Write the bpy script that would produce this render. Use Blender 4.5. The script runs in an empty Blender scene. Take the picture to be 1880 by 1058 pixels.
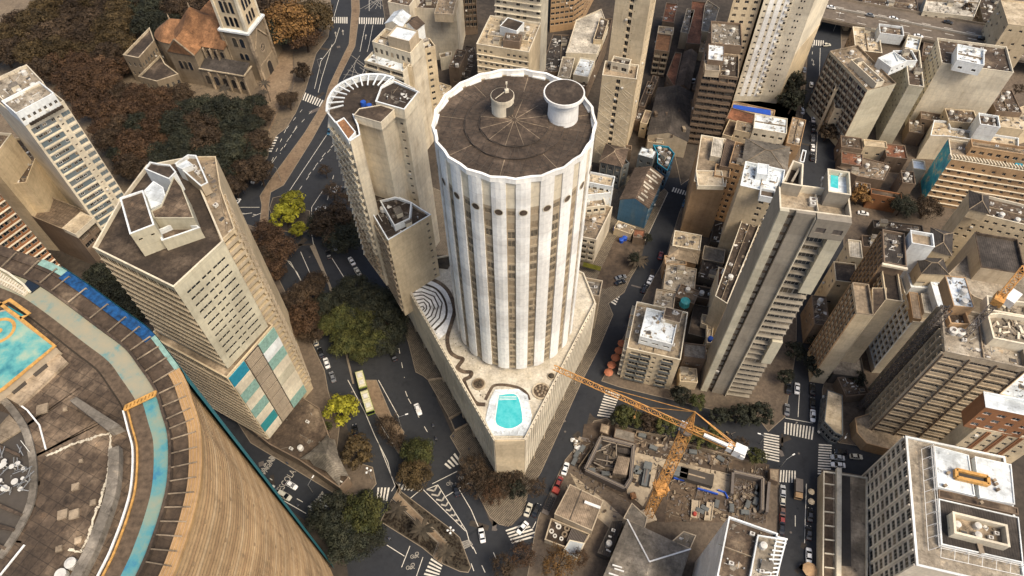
import bpy, math, random
from mathutils import Vector, Matrix
R = math.radians
sc = bpy.context.scene
# ------------------------------------------------------------ camera
# camera 210 m above the streets; horizontal axes: x = right, y = heading
CAMH = 210.0; FPX = 1305.0; CX, CY = 940.0, 529.0; NX, NY = 950.0, 1475.0
_d = Vector((NX-CX, NY-CY, FPX)).normalized(); UPc = -_d
_f = Vector((0, 0, 1)); YC = (_f-UPc*_f.dot(UPc)).normalized(); XC = YC.cross(UPc)
cam_d = bpy.data.cameras.new("camera"); cam = bpy.data.objects.new("camera", cam_d)
sc.collection.objects.link(cam); sc.camera = cam
# image axes (right, down, forward) -> world
def c2w(v): return Vector((v.dot(XC), v.dot(YC), v.dot(UPc)))
rx, uy, bz = c2w(Vector((1, 0, 0))), c2w(Vector((0, -1, 0))), c2w(Vector((0, 0, -1)))
cam.matrix_world = Matrix(((rx.x, uy.x, bz.x, 0), (rx.y, uy.y, bz.y, 0), (rx.z, uy.z, bz.z, CAMH), (0, 0, 0, 1)))
cam_d.sensor_width = 36; cam_d.lens = FPX/1880*36; cam_d.clip_start = 1; cam_d.clip_end = 6000
# ------------------------------------------------------------ light
SUN_EL, SUN_AZ = 55.0, 132.0      # azimuth clockwise from +Y
w = bpy.data.worlds.new("World"); sc.world = w; w.use_nodes = True
nt = w.node_tree; nt.nodes.clear()
sky = nt.nodes.new('ShaderNodeTexSky'); sky.sky_type = 'NISHITA'; sky.sun_disc = False
sky.sun_elevation = R(SUN_EL); sky.sun_rotation = R(SUN_AZ); sky.dust_density = 4; sky.air_density = 1.0; sky.ozone_density = 1.0
bg = nt.nodes.new('ShaderNodeBackground'); bg.inputs[1].default_value = 0.14
wo = nt.nodes.new('ShaderNodeOutputWorld')
nt.links.new(sky.outputs[0], bg.inputs[0]); nt.links.new(bg.outputs[0], wo.inputs[0])
sd = bpy.data.lights.new("sun", 'SUN'); sd.energy = 2.9; sd.angle = R(28); sd.color = (1, 0.86, 0.66)
so = bpy.data.objects.new("sun", sd); sc.collection.objects.link(so)
sv = Vector((math.sin(R(SUN_AZ))*math.cos(R(SUN_EL)), math.cos(R(SUN_AZ))*math.cos(R(SUN_EL)), math.sin(R(SUN_EL))))
so.rotation_euler = sv.to_track_quat('Z', 'Y').to_euler()
sc.view_settings.view_transform = 'Standard'; sc.view_settings.look = 'None'
sc.view_settings.exposure = 0.32; sc.view_settings.gamma = 1
sc.render.engine = 'CYCLES'
# ------------------------------------------------------------ picking points of the place from photo crops
CR = {'A1':(0,0,2.938),'A2':(460,0,2.938),'A3':(920,0,2.938),'A4':(1380,0,2.938),'B1':(0,340,2.938),'B2':(460,340,2.938),'B3':(920,340,2.938),'B4':(1380,340,2.938),
'C1':(0,698,2.938),'C2':(460,698,2.938),'C3':(920,698,2.938),'C4':(1380,698,2.938),'D1':(200,0,4.2727),'D2':(440,820,6.614),'D3':(590,120,3.023),'D4':(700,860,5.343),
'D5':(1080,240,5.039),'D6':(1480,380,4.07),'D7':(1500,600,4.068),'E1':(1040,760,4.7),'E2':(1520,20,4.808),'E3':(1080,0,4.068),'E4':(160,270,4.6),'E5':(640,0,5.222),
'E6':(0,500,4.407),'F1':(780,110,4.409),'F2':(700,450,2.4595),'F3':(1380,270,6.6125),'F4':(1260,360,2.644)}
def px(k, X, Y):
    o = CR[k]; return o[0]+X/o[2], o[1]+Y/o[2]
def G(k, X, Y, z=0.0):
    a, b = px(k, X, Y); r = Vector((a-CX, b-CY, FPX)); t = -(CAMH-z)/r.dot(UPc)
    return Vector((r.dot(XC)*t, r.dot(YC)*t))
def pts(s, z=0.0):
    k = None; out = []
    for tk in s.split():
        if ',' in tk:
            X, Y = tk.split(','); out.append(G(k, float(X), float(Y), z))
        else: k = tk
    return out
def hgt(s, z0=0.0):          # height of a corner from (top, foot) picks
    k = None; P = []
    for tk in s.split():
        if ',' in tk: P.append((k, *map(float, tk.split(','))))
        else: k = tk
    a = G(*P[0]).length; b = G(*P[1]).length
    return CAMH-(CAMH-z0)*b/a
def rect(s, z, depth=None):
    p = pts(s, z); a, b = p[0], p[1]; t = (b-a).normalized(); n = Vector((-t.y, t.x))
    if depth is None: dd = (p[2]-a).dot(n)
    else:
        dd = depth if n.dot((a+b)/2) > 0 else -depth
    return [a, b, b+n*dd, a+n*dd]
# ------------------------------------------------------------ materials
MAT = {}
def newmat(name):
    m = bpy.data.materials.new(name); m.use_nodes = True; MAT[name] = m
    return m, m.node_tree, m.node_tree.nodes['Principled BSDF']
def ramp(nt, stops, mode='LINEAR'):
    r = nt.nodes.new('ShaderNodeValToRGB'); r.color_ramp.interpolation = mode
    e = r.color_ramp.elements
    while len(e) < len(stops): e.new(0.5)
    for i, (p, c) in enumerate(stops):
        e[i].position = p; e[i].color = (*c, 1) if len(c) == 3 else c
    return r
def noise(nt, scale, detail=4, vec=None, rough=.6, w=0):
    n = nt.nodes.new('ShaderNodeTexNoise'); n.inputs['Scale'].default_value = scale; n.inputs['Detail'].default_value = detail
    n.inputs['Roughness'].default_value = rough
    if vec: nt.links.new(vec, n.inputs['Vector'])
    return n.outputs['Fac']
def scaled(nt, s, loc=(0, 0, 0), rot=0):
    g = nt.nodes.new('ShaderNodeNewGeometry'); m = nt.nodes.new('ShaderNodeMapping')
    m.inputs['Scale'].default_value = s; m.inputs['Location'].default_value = loc; m.inputs['Rotation'].default_value = (0, 0, rot)
    nt.links.new(g.outputs['Position'], m.inputs['Vector']); return m.outputs['Vector']
def mix(nt, fac, a, b, mode='MIX'):
    m = nt.nodes.new('ShaderNodeMix'); m.data_type = 'RGBA'; m.blend_type = mode
    for v, i in ((fac, 0), (a, 6), (b, 7)):
        if isinstance(v, (int, float)): m.inputs[i].default_value = v
        elif isinstance(v, tuple): m.inputs[i].default_value = (*v, 1) if len(v) == 3 else v
        else: nt.links.new(v, m.inputs[i])
    return m.outputs[2]
def mul(c, f): return tuple(x*f for x in c)
def wallmat(name, col, dirt=.5, dcol=None, rough=.85):
    m, nt, b = newmat(name)
    dcol = dcol or (col[0]*.42, col[1]*.36, col[2]*.30)
    st = noise(nt, 1.0, 5, scaled(nt, (.55, .55, .045)))            # vertical rain streaks
    r1 = ramp(nt, [(.46, (0, 0, 0)), (.78, (1, 1, 1))]); nt.links.new(st, r1.inputs[0])
    bl = noise(nt, .16, 6, scaled(nt, (1, 1, 1)))
    r2 = ramp(nt, [(.35, (0, 0, 0)), (.75, (1, 1, 1))]); nt.links.new(bl, r2.inputs[0])
    f = mix(nt, 1.0, r1.outputs[0], r2.outputs[0], 'MULTIPLY')
    f2 = nt.nodes.new('ShaderNodeMath'); f2.operation = 'MULTIPLY'; nt.links.new(f, f2.inputs[0]); f2.inputs[1].default_value = dirt*1.6; f2.use_clamp = True
    c = mix(nt, f2.outputs[0], col, dcol)
    fine = noise(nt, 1.4, 6, scaled(nt, (1, 1, .5)))
    r3 = ramp(nt, [(.3, mul((1, 1, 1), .84)), (.7, (1.08, 1.07, 1.05))]); nt.links.new(fine, r3.inputs[0])
    c = mix(nt, 1.0, c, r3.outputs[0], 'MULTIPLY')
    pa = noise(nt, .07, 2, scaled(nt, (1, 1, 1.4), (31, 5, 3)), .5)      # repainted areas
    r4 = ramp(nt, [(.44, (.86, .85, .84)), (.50, (1, 1, 1)), (.60, (1.08, 1.07, 1.05))]); nt.links.new(pa, r4.inputs[0]); c = mix(nt, 1.0, c, r4.outputs[0], 'MULTIPLY')
    dk = noise(nt, .9, 7, scaled(nt, (1.6, 1.6, .10), (3, 9, 1)), .75)   # thin dark runs of rain
    r5 = ramp(nt, [(.66, (1, 1, 1)), (.76, (.60, .55, .50))]); nt.links.new(dk, r5.inputs[0]); c = mix(nt, min(1, dirt*1.2), c, mix(nt, 1.0, c, r5.outputs[0], 'MULTIPLY'))
    wv = nt.nodes.new('ShaderNodeTexWave'); wv.bands_direction = 'Z'; wv.inputs['Scale'].default_value = .105; wv.inputs['Distortion'].default_value = 0
    nt.links.new(scaled(nt, (1, 1, 1)), wv.inputs['Vector']); r6 = ramp(nt, [(.0, (.90, .89, .88)), (.03, (1, 1, 1))]); nt.links.new(wv.outputs['Color'], r6.inputs[0]); c = mix(nt, 1.0, c, r6.outputs[0], 'MULTIPLY')
    nt.links.new(c, b.inputs['Base Color']); b.inputs['Roughness'].default_value = rough
    return m
def roofmat(name, col, var=.6, cell=0, rot=0, light=None, rough=.95, joint=.5):
    m, nt, b = newmat(name)
    light = light or mul(col, 2.0)
    n1 = noise(nt, .13, 7, scaled(nt, (1, 1, 1), (13, 7, 0)), .65)
    r1 = ramp(nt, [(.38, mul(col, .62)), (.52, col), (.70, light)]); nt.links.new(n1, r1.inputs[0])
    n2 = noise(nt, 1.1, 6, scaled(nt, (1, 1, 1)), .7)
    r2 = ramp(nt, [(.3, (1-var*.55,)*3), (.72, (1+var*.4,)*3)]); nt.links.new(n2, r2.inputs[0])
    c = mix(nt, 1.0, r1.outputs[0], r2.outputs[0], 'MULTIPLY')
    n3 = noise(nt, .45, 8, scaled(nt, (1, 1, 1), (5, 77, 0)), .72); r7 = ramp(nt, [(.33, (.45, .43, .42)), (.44, (1, 1, 1)), (.60, (1, 1, 1)), (.72, (1.7, 1.62, 1.5))]); nt.links.new(n3, r7.inputs[0]); c = mix(nt, 1.0, c, r7.outputs[0], 'MULTIPLY')
    if not cell:
        bq = nt.nodes.new('ShaderNodeTexBrick'); nt.links.new(scaled(nt, (1, 1, 1), (0, 0, 0), .35), bq.inputs['Vector']); bq.inputs['Scale'].default_value = 1; bq.inputs['Brick Width'].default_value = 3.4; bq.inputs['Row Height'].default_value = 2.3
        bq.inputs['Mortar Size'].default_value = .05; bq.inputs['Color1'].default_value = (1, 1, 1, 1); bq.inputs['Color2'].default_value = (.74, .72, .70, 1); bq.inputs['Mortar'].default_value = (.6, .58, .55, 1); c = mix(nt, .75, c, mix(nt, 1.0, c, bq.outputs['Color'], 'MULTIPLY'))
    if cell:
        br = nt.nodes.new('ShaderNodeTexBrick'); br.offset = 0
        nt.links.new(scaled(nt, (1, 1, 1), (0, 0, 0), rot), br.inputs['Vector'])
        br.inputs['Scale'].default_value = 1.0; br.inputs['Brick Width'].default_value = cell; br.inputs['Row Height'].default_value = cell
        br.inputs['Mortar Size'].default_value = .06; br.inputs['Color1'].default_value = (1, 1, 1, 1); br.inputs['Color2'].default_value = (.8, .78, .76, 1)
        br.inputs['Mortar'].default_value = (joint, joint, joint, 1)
        c = mix(nt, 1.0, c, br.outputs['Color'], 'MULTIPLY')
    nt.links.new(c, b.inputs['Base Color']); b.inputs['Roughness'].default_value = rough
    return m
def ribmat(name, col, pitch=.6, rot=0, dark=.55):     # corrugated / tiled sheet
    m = roofmat(name, col, .7); nt = m.node_tree; b = nt.nodes['Principled BSDF']
    w = nt.nodes.new('ShaderNodeTexWave'); w.inputs['Scale'].default_value = 1/pitch/ (2*math.pi)*3.14; w.inputs['Distortion'].default_value = .3
    nt.links.new(scaled(nt, (1, 1, 1), (0, 0, 0), rot), w.inputs['Vector'])
    r = ramp(nt, [(.2, (dark,)*3), (.6, (1, 1, 1))]); nt.links.new(w.outputs['Color'], r.inputs[0])
    src = b.inputs['Base Color'].links[0].from_socket
    nt.links.new(mix(nt, 1.0, src, r.outputs[0], 'MULTIPLY'), b.inputs['Base Color'])
    return m
def plain(name, col, rough=.7, metal=0, var=.15, emit=0):
    m, nt, b = newmat(name)
    n = noise(nt, 1.3, 3, scaled(nt, (1, 1, 1)))
    r = ramp(nt, [(.3, mul(col, 1-var)), (.7, mul(col, 1+var))]); nt.links.new(n, r.inputs[0])
    nt.links.new(r.outputs[0], b.inputs['Base Color']); b.inputs['Roughness'].default_value = rough; b.inputs['Metallic'].default_value = metal
    return m
def randmat(name, cols, rough=.3, spec=.5):           # one constant colour per object
    m, nt, b = newmat(name)
    oi = nt.nodes.new('ShaderNodeObjectInfo'); n = len(cols)
    r = ramp(nt, [(i/n, c) for i, c in enumerate(cols)], 'CONSTANT')
    nt.links.new(oi.outputs['Random'], r.inputs[0]); nt.links.new(r.outputs[0], b.inputs['Base Color'])
    b.inputs['Roughness'].default_value = rough; b.inputs['Specular IOR Level'].default_value = spec
    return m
wallmat('cream', (.60, .495, .335), .5); wallmat('pale', (.68, .615, .48), .5); wallmat('white', (.74, .78, .79), .35, (.4, .34, .26))
wallmat('offwhite', (.80, .72, .58), .3); wallmat('hwhite', (.83, .83, .80), .12, (.56, .51, .42)); wallmat('concrete', (.47, .39, .28), .7); wallmat('stripwall', (.40, .33, .23), .5); wallmat('grey', (.29, .26, .21), .45)
wallmat('brown', (.20, .145, .10), .6); wallmat('tan', (.42, .275, .15), .5); wallmat('ochre', (.36, .25, .14), .9, (.12, .075, .04))
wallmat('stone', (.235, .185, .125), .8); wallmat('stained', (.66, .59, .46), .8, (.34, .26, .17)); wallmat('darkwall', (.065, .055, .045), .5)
wallmat('greenish', (.52, .485, .37), .35); wallmat('bluewall', (.045, .12, .20), .9, (.13, .16, .15)); wallmat('slate', (.12, .13, .13), .5)
wallmat('orangewall', (.27, .12, .05), .3); wallmat('beam', (.30, .25, .19), .6)
roofmat('r_dark', (.056, .040, .028), .9, light=(.16, .12, .085)); roofmat('r_hilton', (.080, .057, .040), .9, 3.2, .3, (.165, .12, .085)); roofmat('r_brown', (.092, .064, .043), .9, light=(.24, .18, .12))
roofmat('r_tan', (.30, .235, .16), .6); roofmat('r_cream', (.50, .41, .28), .5, light=(.66, .57, .42)); roofmat('r_white', (.70, .76, .79), .3, light=(.84, .9, .93))
roofmat('r_grey', (.20, .175, .14), .7); roofmat('r_slab', (.10, .070, .046), 1.0, 1.7, .45, (.28, .205, .135)); roofmat('r_concrete', (.34, .29, .22), .8, 0, 0, (.5, .45, .36))
roofmat('r_tile', (.36, .29, .20), .8, 2.2, -.2, (.5, .43, .32), joint=.7); roofmat('r_red', (.20, .085, .045), .8); roofmat('r_panel', (.17, .125, .085), .6, 1.3, .42, joint=.4)
ribmat('c_white', (.50, .46, .38), 1.0, .25, .75); ribmat('c_brown', (.13, .092, .065), .9, .9); ribmat('c_dark', (.06, .05, .042), 1.0, .2, .7); ribmat('c_tan', (.26, .20, .14), .8, .4, .75)
ribmat('c_orange', (.27, .135, .062), .6, .6, .75); ribmat('c_grey', (.19, .165, .13), .9, 1.2, .8)
randmat('glass', [(.012, .016, .02), (.02, .022, .026), (.10, .08, .055), (.018, .02, .024), (.035, .04, .045), (.22, .18, .13), (.012, .014, .018), (.05, .045, .04)], .25)
randmat('shutter', [(.27, .21, .14), (.014, .018, .022), (.15, .115, .075), (.34, .27, .185), (.09, .07, .048), (.02, .024, .028), (.20, .155, .105), (.045, .04, .035)], .6, .2)
randmat('darkglass', [(.008, .011, .015), (.018, .02, .024), (.014, .02, .03), (.05, .045, .038)], .2)
randmat('bluepanel', [(.13, .165, .18), (.15, .18, .19), (.12, .15, .165), (.16, .18, .185)], .5)
plain('frame', (.36, .32, .26)); plain('frame_w', (.7, .68, .62)); plain('frame_d', (.06, .055, .05)); plain('metal', (.4, .4, .38), .4, .6); plain('steel', (.12, .10, .085), .6)
plain('kerb', (.24, .195, .14), .9); plain('paint', (.62, .58, .50), .8, 0, .2); plain('paint_dim', (.36, .33, .28), .8, 0, .3); plain('yellow', (.50, .27, .07), .6, 0, .3); plain('craneyellow', (.50, .25, .07), .5, 0, .4)
plain('teal', (.03, .24, .26), .6); plain('tealpale', (.22, .36, .31), .7, 0, .25); plain('blue', (.01, .07, .42), .6); plain('cyan', (.02, .22, .32), .6)
plain('tank', (.55, .53, .48)); plain('tank_blue', (.012, .07, .35)); plain('soil', (.10, .07, .045), 1, 0, .4); plain('awning', (.36, .125, .06), .8); plain('rubber', (.012, .012, .013), .8)
plain('carglass', (.008, .01, .013), .12); roofmat('r_mosaic', (.80, .80, .77), .15, light=(.88, .87, .84)); plain('lamp_w', (.75, .74, .7), .3); plain('tail', (.35, .02, .01), .3); plain('skin', (.35, .2, .13)); plain('cloth', (.05, .06, .09), .9); plain('red', (.32, .04, .025), .6)
plain('bark', (.055, .038, .026), .95); plain('bark_pale', (.14, .105, .075), .95)
for n_, c_ in (('car_white', (.78, .78, .76)), ('car_black', (.012, .013, .015)), ('car_grey', (.16, .165, .17)), ('car_silver', (.42, .43, .43)), ('car_red', (.22, .035, .025)), ('car_blue', (.03, .10, .16)), ('car_cream', (.55, .52, .42)), ('car_brown', (.13, .07, .045))):
    m, nt_, b_ = newmat(n_); b_.inputs['Base Color'].default_value = (*c_, 1); b_.inputs['Roughness'].default_value = .3; b_.inputs['Coat Weight'].default_value = .5
def groundmat(name, col, light, s1=.05, s2=.9, var=.35, wave=None):
    m, nt, b = newmat(name)
    n1 = noise(nt, s1, 6, scaled(nt, (1, 1, 1)), .6); r1 = ramp(nt, [(.35, col), (.7, light)]); nt.links.new(n1, r1.inputs[0])
    n2 = noise(nt, s2, 7, scaled(nt, (1, 1, 1)), .7); r2 = ramp(nt, [(.3, (1-var,)*3), (.7, (1+var,)*3)]); nt.links.new(n2, r2.inputs[0])
    c = mix(nt, 1.0, r1.outputs[0], r2.outputs[0], 'MULTIPLY')
    n3 = noise(nt, .22, 8, scaled(nt, (1, 1, 1), (9, 3, 0)), .7); r8 = ramp(nt, [(.36, (.72, .72, .74)), (.47, (1, 1, 1)), (.62, (1, 1, 1)), (.74, (1.35, 1.3, 1.22))]); nt.links.new(n3, r8.inputs[0]); c = mix(nt, 1.0, c, r8.outputs[0], 'MULTIPLY')
    if wave:
        w = nt.nodes.new('ShaderNodeTexWave'); w.inputs['Scale'].default_value = wave[0]; w.inputs['Distortion'].default_value = wave[2]; w.inputs['Detail'].default_value = 0
        nt.links.new(scaled(nt, (1, 1, 1), (0, 0, 0), wave[1]), w.inputs['Vector'])
        r3 = ramp(nt, [(.45, (.45, .42, .4)), (.55, (1.25, 1.2, 1.1))]); nt.links.new(w.outputs['Color'], r3.inputs[0])
        c = mix(nt, 1.0, c, r3.outputs[0], 'MULTIPLY')
    nt.links.new(c, b.inputs['Base Color']); b.inputs['Roughness'].default_value = .92
    return m
groundmat('asphalt', (.017, .020, .026), (.028, .029, .031), .03, .7, .18); groundmat('asphalt2', (.011, .013, .017), (.018, .020, .022), .1, .9, .2); groundmat('pavement', (.095, .073, .052), (.14, .105, .074)); groundmat('brickpave', (.17, .115, .07), (.24, .175, .11))
groundmat('mosaic', (.13, .11, .085), (.17, .145, .11), wave=(.62, .75, 1.5)); groundmat('earth', (.05, .035, .024), (.105, .075, .05), .06, .5, .5); groundmat('slabground', (.30, .24, .165), (.40, .33, .235), .08, .6, .35)
groundmat('lot', (.036, .029, .022), (.07, .054, .04), .05, .5, .5); groundmat('garden', (.035, .028, .018), (.06, .045, .028), .1, .6, .6); groundmat('plaza', (.10, .075, .05), (.21, .16, .105), .02)
groundmat('highway', (.10, .078, .058), (.15, .12, .09), .04, .6, .3); groundmat('terrazzo', (.42, .37, .28), (.60, .55, .45), .25, 1.6, .3)
# teal weathered coating (Copan-like roof paint)
m, nt_, b_ = newmat('tealroof')
n_ = noise(nt_, .22, 6, scaled(nt_, (1, 1, 1)), .6); r_ = ramp(nt_, [(.30, (.012, .12, .27)), (.42, (.07, .25, .28)), (.54, (.18, .27, .22)), (.70, (.27, .27, .19))]); nt_.links.new(n_, r_.inputs[0])
nt_.links.new(r_.outputs[0], b_.inputs['Base Color']); b_.inputs['Roughness'].default_value = .8
m, nt_, b_ = newmat('beigeteal')
n_ = noise(nt_, .35, 6, scaled(nt_, (1, 1, 1)), .65); r_ = ramp(nt_, [(.32, (.10, .24, .24)), (.45, (.27, .27, .20)), (.7, (.34, .29, .19))]); nt_.links.new(n_, r_.inputs[0])
nt_.links.new(r_.outputs[0], b_.inputs['Base Color']); b_.inputs['Roughness'].default_value = .85
m, nt_, b_ = newmat('helipad')
n_ = noise(nt_, .30, 6, scaled(nt_, (1, 1, 1)), .6); r_ = ramp(nt_, [(.30, (.02, .16, .21)), (.45, (.10, .34, .33)), (.58, (.26, .40, .31)), (.72, (.42, .42, .30))]); nt_.links.new(n_, r_.inputs[0])
nt_.links.new(r_.outputs[0], b_.inputs['Base Color']); b_.inputs['Roughness'].default_value = .8
m, nt_, b_ = newmat('mural')
n_ = noise(nt_, .28, 5, scaled(nt_, (1, 1, 1)), .6); r_ = ramp(nt_, [(.35, (.02, .22, .38)), (.48, (.04, .42, .50)), (.55, (.10, .50, .52)), (.60, (.62, .55, .36)), (.66, (.06, .33, .40))]); nt_.links.new(n_, r_.inputs[0])
nt_.links.new(r_.outputs[0], b_.inputs['Base Color'])
m, nt_, b_ = newmat('poolwater')
g_ = nt_.nodes.new('ShaderNodeNewGeometry'); n_ = noise(nt_, .8, 3, scaled(nt_, (1, 1, 1)))
r_ = ramp(nt_, [(.3, (.03, .40, .44)), (.7, (.10, .52, .54))]); nt_.links.new(n_, r_.inputs[0]); nt_.links.new(r_.outputs[0], b_.inputs['Base Color']); b_.inputs['Roughness'].default_value = .08
def leafmat(name, a, b2):
    m, nt, b = newmat(name)
    oi = nt.nodes.new('ShaderNodeObjectInfo')
    n = noise(nt, .45, 4, scaled(nt, (1, 1, 1)), .7); r = ramp(nt, [(.36, a), (.64, b2)]); nt.links.new(n, r.inputs[0])
    at = nt.nodes.new('ShaderNodeAttribute'); at.attribute_name = 'tone'
    v = nt.nodes.new('ShaderNodeMath'); v.operation = 'MULTIPLY_ADD'; nt.links.new(at.outputs['Fac'], v.inputs[0]); v.inputs[1].default_value = 1.15; v.inputs[2].default_value = .38
    v2 = nt.nodes.new('ShaderNodeMath'); v2.operation = 'MULTIPLY_ADD'; nt.links.new(oi.outputs['Random'], v2.inputs[0]); v2.inputs[1].default_value = .5; v2.inputs[2].default_value = .75
    v3 = nt.nodes.new('ShaderNodeMath'); v3.operation = 'MULTIPLY'; nt.links.new(v.outputs[0], v3.inputs[0]); nt.links.new(v2.outputs[0], v3.inputs[1])
    c = nt.nodes.new('ShaderNodeVectorMath'); c.operation = 'SCALE'; nt.links.new(r.outputs[0], c.inputs[0]); nt.links.new(v3.outputs[0], c.inputs['Scale'])
    nt.links.new(c.outputs[0], b.inputs['Base Color']); b.inputs['Roughness'].default_value = .75; b.inputs['Specular IOR Level'].default_value = .25
leafmat('lf_rust', (.042, .024, .014), (.082, .046, .023)); leafmat('lf_brown', (.032, .022, .014), (.066, .043, .024)); leafmat('lf_dark', (.016, .020, .014), (.034, .034, .019))
leafmat('lf_green', (.034, .042, .014), (.082, .080, .022)); leafmat('lf_olive', (.040, .029, .014), (.082, .055, .022)); leafmat('lf_lime', (.19, .19, .015), (.34, .31, .03)); leafmat('lf_orange', (.105, .055, .02), (.20, .11, .035))
# ------------------------------------------------------------ mesh building
class MB:
    def __init__(s): s.v = []; s.f = []; s.m = []; s.cur = 0
    def add(s, vs, fs):
        o = len(s.v); s.v += [tuple(v) for v in vs]; s.f += [tuple(i+o for i in f) for f in fs]; s.m += [s.cur]*len(fs)
    def quad(s, a, b, c, d): s.add((a, b, c, d), ((0, 1, 2, 3),))
    def hexa(s, p): s.add(p, ((3, 2, 1, 0), (4, 5, 6, 7), (0, 1, 5, 4), (1, 2, 6, 5), (2, 3, 7, 6), (3, 0, 4, 7)))
    def box(s, c, sx, sy, sz, rz=0.0):      # c = centre of the bottom face
        ca, sa = math.cos(rz), math.sin(rz); q = []
        for z in (0, sz):
            for x, y in ((-1, -1), (1, -1), (1, 1), (-1, 1)):
                X, Y = x*sx/2, y*sy/2; q.append((c[0]+X*ca-Y*sa, c[1]+X*sa+Y*ca, c[2]+z))
        s.hexa(q)
    def prism(s, poly, z0, z1, bottom=True):
        n = len(poly); poly = ccw(poly)
        vs = [(p[0], p[1], z0) for p in poly]+[(p[0], p[1], z1) for p in poly]
        fs = [tuple(range(n, 2*n))]+[(i, (i+1) % n, n+(i+1) % n, n+i) for i in range(n)]
        if bottom: fs.append(tuple(reversed(range(n))))
        s.add(vs, fs)
    def flat(s, poly, z):
        poly = ccw(poly); s.add([(p[0], p[1], z) for p in poly], (tuple(range(len(poly))),))
    def cyl(s, c, r, h, n=16, r2=None, cap=True):
        r2 = r if r2 is None else r2; vs = []
        for z, q in ((0, r), (h, r2)):
            vs += [(c[0]+q*math.cos(2*math.pi*i/n), c[1]+q*math.sin(2*math.pi*i/n), c[2]+z) for i in range(n)]
        fs = [(i, (i+1) % n, n+(i+1) % n, n+i) for i in range(n)]
        if cap: fs += [tuple(range(n, 2*n)), tuple(reversed(range(n)))]
        s.add(vs, fs)
    def bar(s, a, b, t, t2=None):           # square bar between 3D points
        a = Vector(a); b = Vector(b); d = (b-a)
        if d.length < 1e-4: return
        d.normalize(); u = d.cross(Vector((0, 0, 1)))
        if u.length < .05: u = d.cross(Vector((0, 1, 0)))
        u.normalize(); v = u.cross(d); t2 = t2 or t; q = []
        for e in (a, b):
            for x, y in ((-1, -1), (1, -1), (1, 1), (-1, 1)): q.append(e+u*(x*t/2)+v*(y*t2/2))
        s.hexa(q)
    def tube(s, pts_, r, n=6):
        rings = []
        for i, p in enumerate(pts_):
            p = Vector(p); d = (Vector(pts_[min(i+1, len(pts_)-1)])-Vector(pts_[max(i-1, 0)])).normalized()
            u = d.cross(Vector((0, 0, 1)))
            if u.length < .05: u = d.cross(Vector((0, 1, 0)))
            u.normalize(); v = u.cross(d); rr = r[i] if isinstance(r, (list, tuple)) else r
            rings.append([p+(u*math.cos(2*math.pi*k/n)+v*math.sin(2*math.pi*k/n))*rr for k in range(n)])
        vs = [v for g in rings for v in g]; fs = []
        for i in range(len(rings)-1):
            for k in range(n): fs.append((i*n+k, (i+1)*n+k, (i+1)*n+(k+1) % n, i*n+(k+1) % n))
        fs += [tuple(range(n)), tuple(reversed(range((len(rings)-1)*n, len(rings)*n)))]
        s.add(vs, fs)
def ccw(poly):
    a = sum(poly[i][0]*poly[(i+1) % len(poly)][1]-poly[(i+1) % len(poly)][0]*poly[i][1] for i in range(len(poly)))
    return list(poly) if a > 0 else list(reversed(poly))
def off(poly, d):       # inset of a ccw polygon by d (mitred)
    n = len(poly); out = []
    for i in range(n):
        p0, p1, p2 = Vector(poly[i-1][:2]), Vector(poly[i][:2]), Vector(poly[(i+1) % n][:2])
        a = (p1-p0).normalized(); b = (p2-p1).normalized(); na = Vector((-a.y, a.x)); nb = Vector((-b.y, b.x)); k = 1+na.dot(nb)
        out.append(p1+(na+nb)*(d/max(k, .35)))
    return out
def inside(p, poly):
    c = False; n = len(poly)
    for i in range(n):
        a, b = poly[i], poly[i-1]
        if (a[1] > p[1]) != (b[1] > p[1]) and p[0] < (b[0]-a[0])*(p[1]-a[1])/(b[1]-a[1])+a[0]: c = not c
    return c
COL = sc.collection
def mesh(name, mb, mats):
    me = bpy.data.meshes.new(name); me.from_pydata(mb.v, [], mb.f)
    mats = mats if isinstance(mats, (list, tuple)) else [mats]
    for m in mats: me.materials.append(MAT[m] if isinstance(m, str) else m)
    if len(mats) > 1: me.polygons.foreach_set('material_index', mb.m)
    me.update(); return me
def empty(name, loc, label, cat, group=None):
    o = bpy.data.objects.new(name, None); COL.objects.link(o); o.location = (loc[0], loc[1], loc[2] if len(loc) > 2 else 0)
    o['label'] = label; o['category'] = cat
    if group: o['group'] = group
    return o
def part(name, mb, mats, par, stuff=False):      # world-space mesh under its thing
    if not mb.f: return None
    L = Vector((0, 0, 0)); q = par
    while q is not None: L = L+q.location; q = q.parent
    mb.v = [(v[0]-L.x, v[1]-L.y, v[2]-L.z) for v in mb.v]
    o = bpy.data.objects.new(name, mesh(name, mb, mats)); COL.objects.link(o); o.parent = par
    if stuff: o['kind'] = 'stuff'
    return o
def struct(name, mb, mats, kind='structure'):
    o = bpy.data.objects.new(name, mesh(name, mb, mats)); COL.objects.link(o); o['kind'] = kind
    return o
def single(name, mb, mats, label, cat, group=None):
    o = bpy.data.objects.new(name, mesh(name, mb, mats)); COL.objects.link(o); o['label'] = label; o['category'] = cat
    if group: o['group'] = group
    return o
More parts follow.
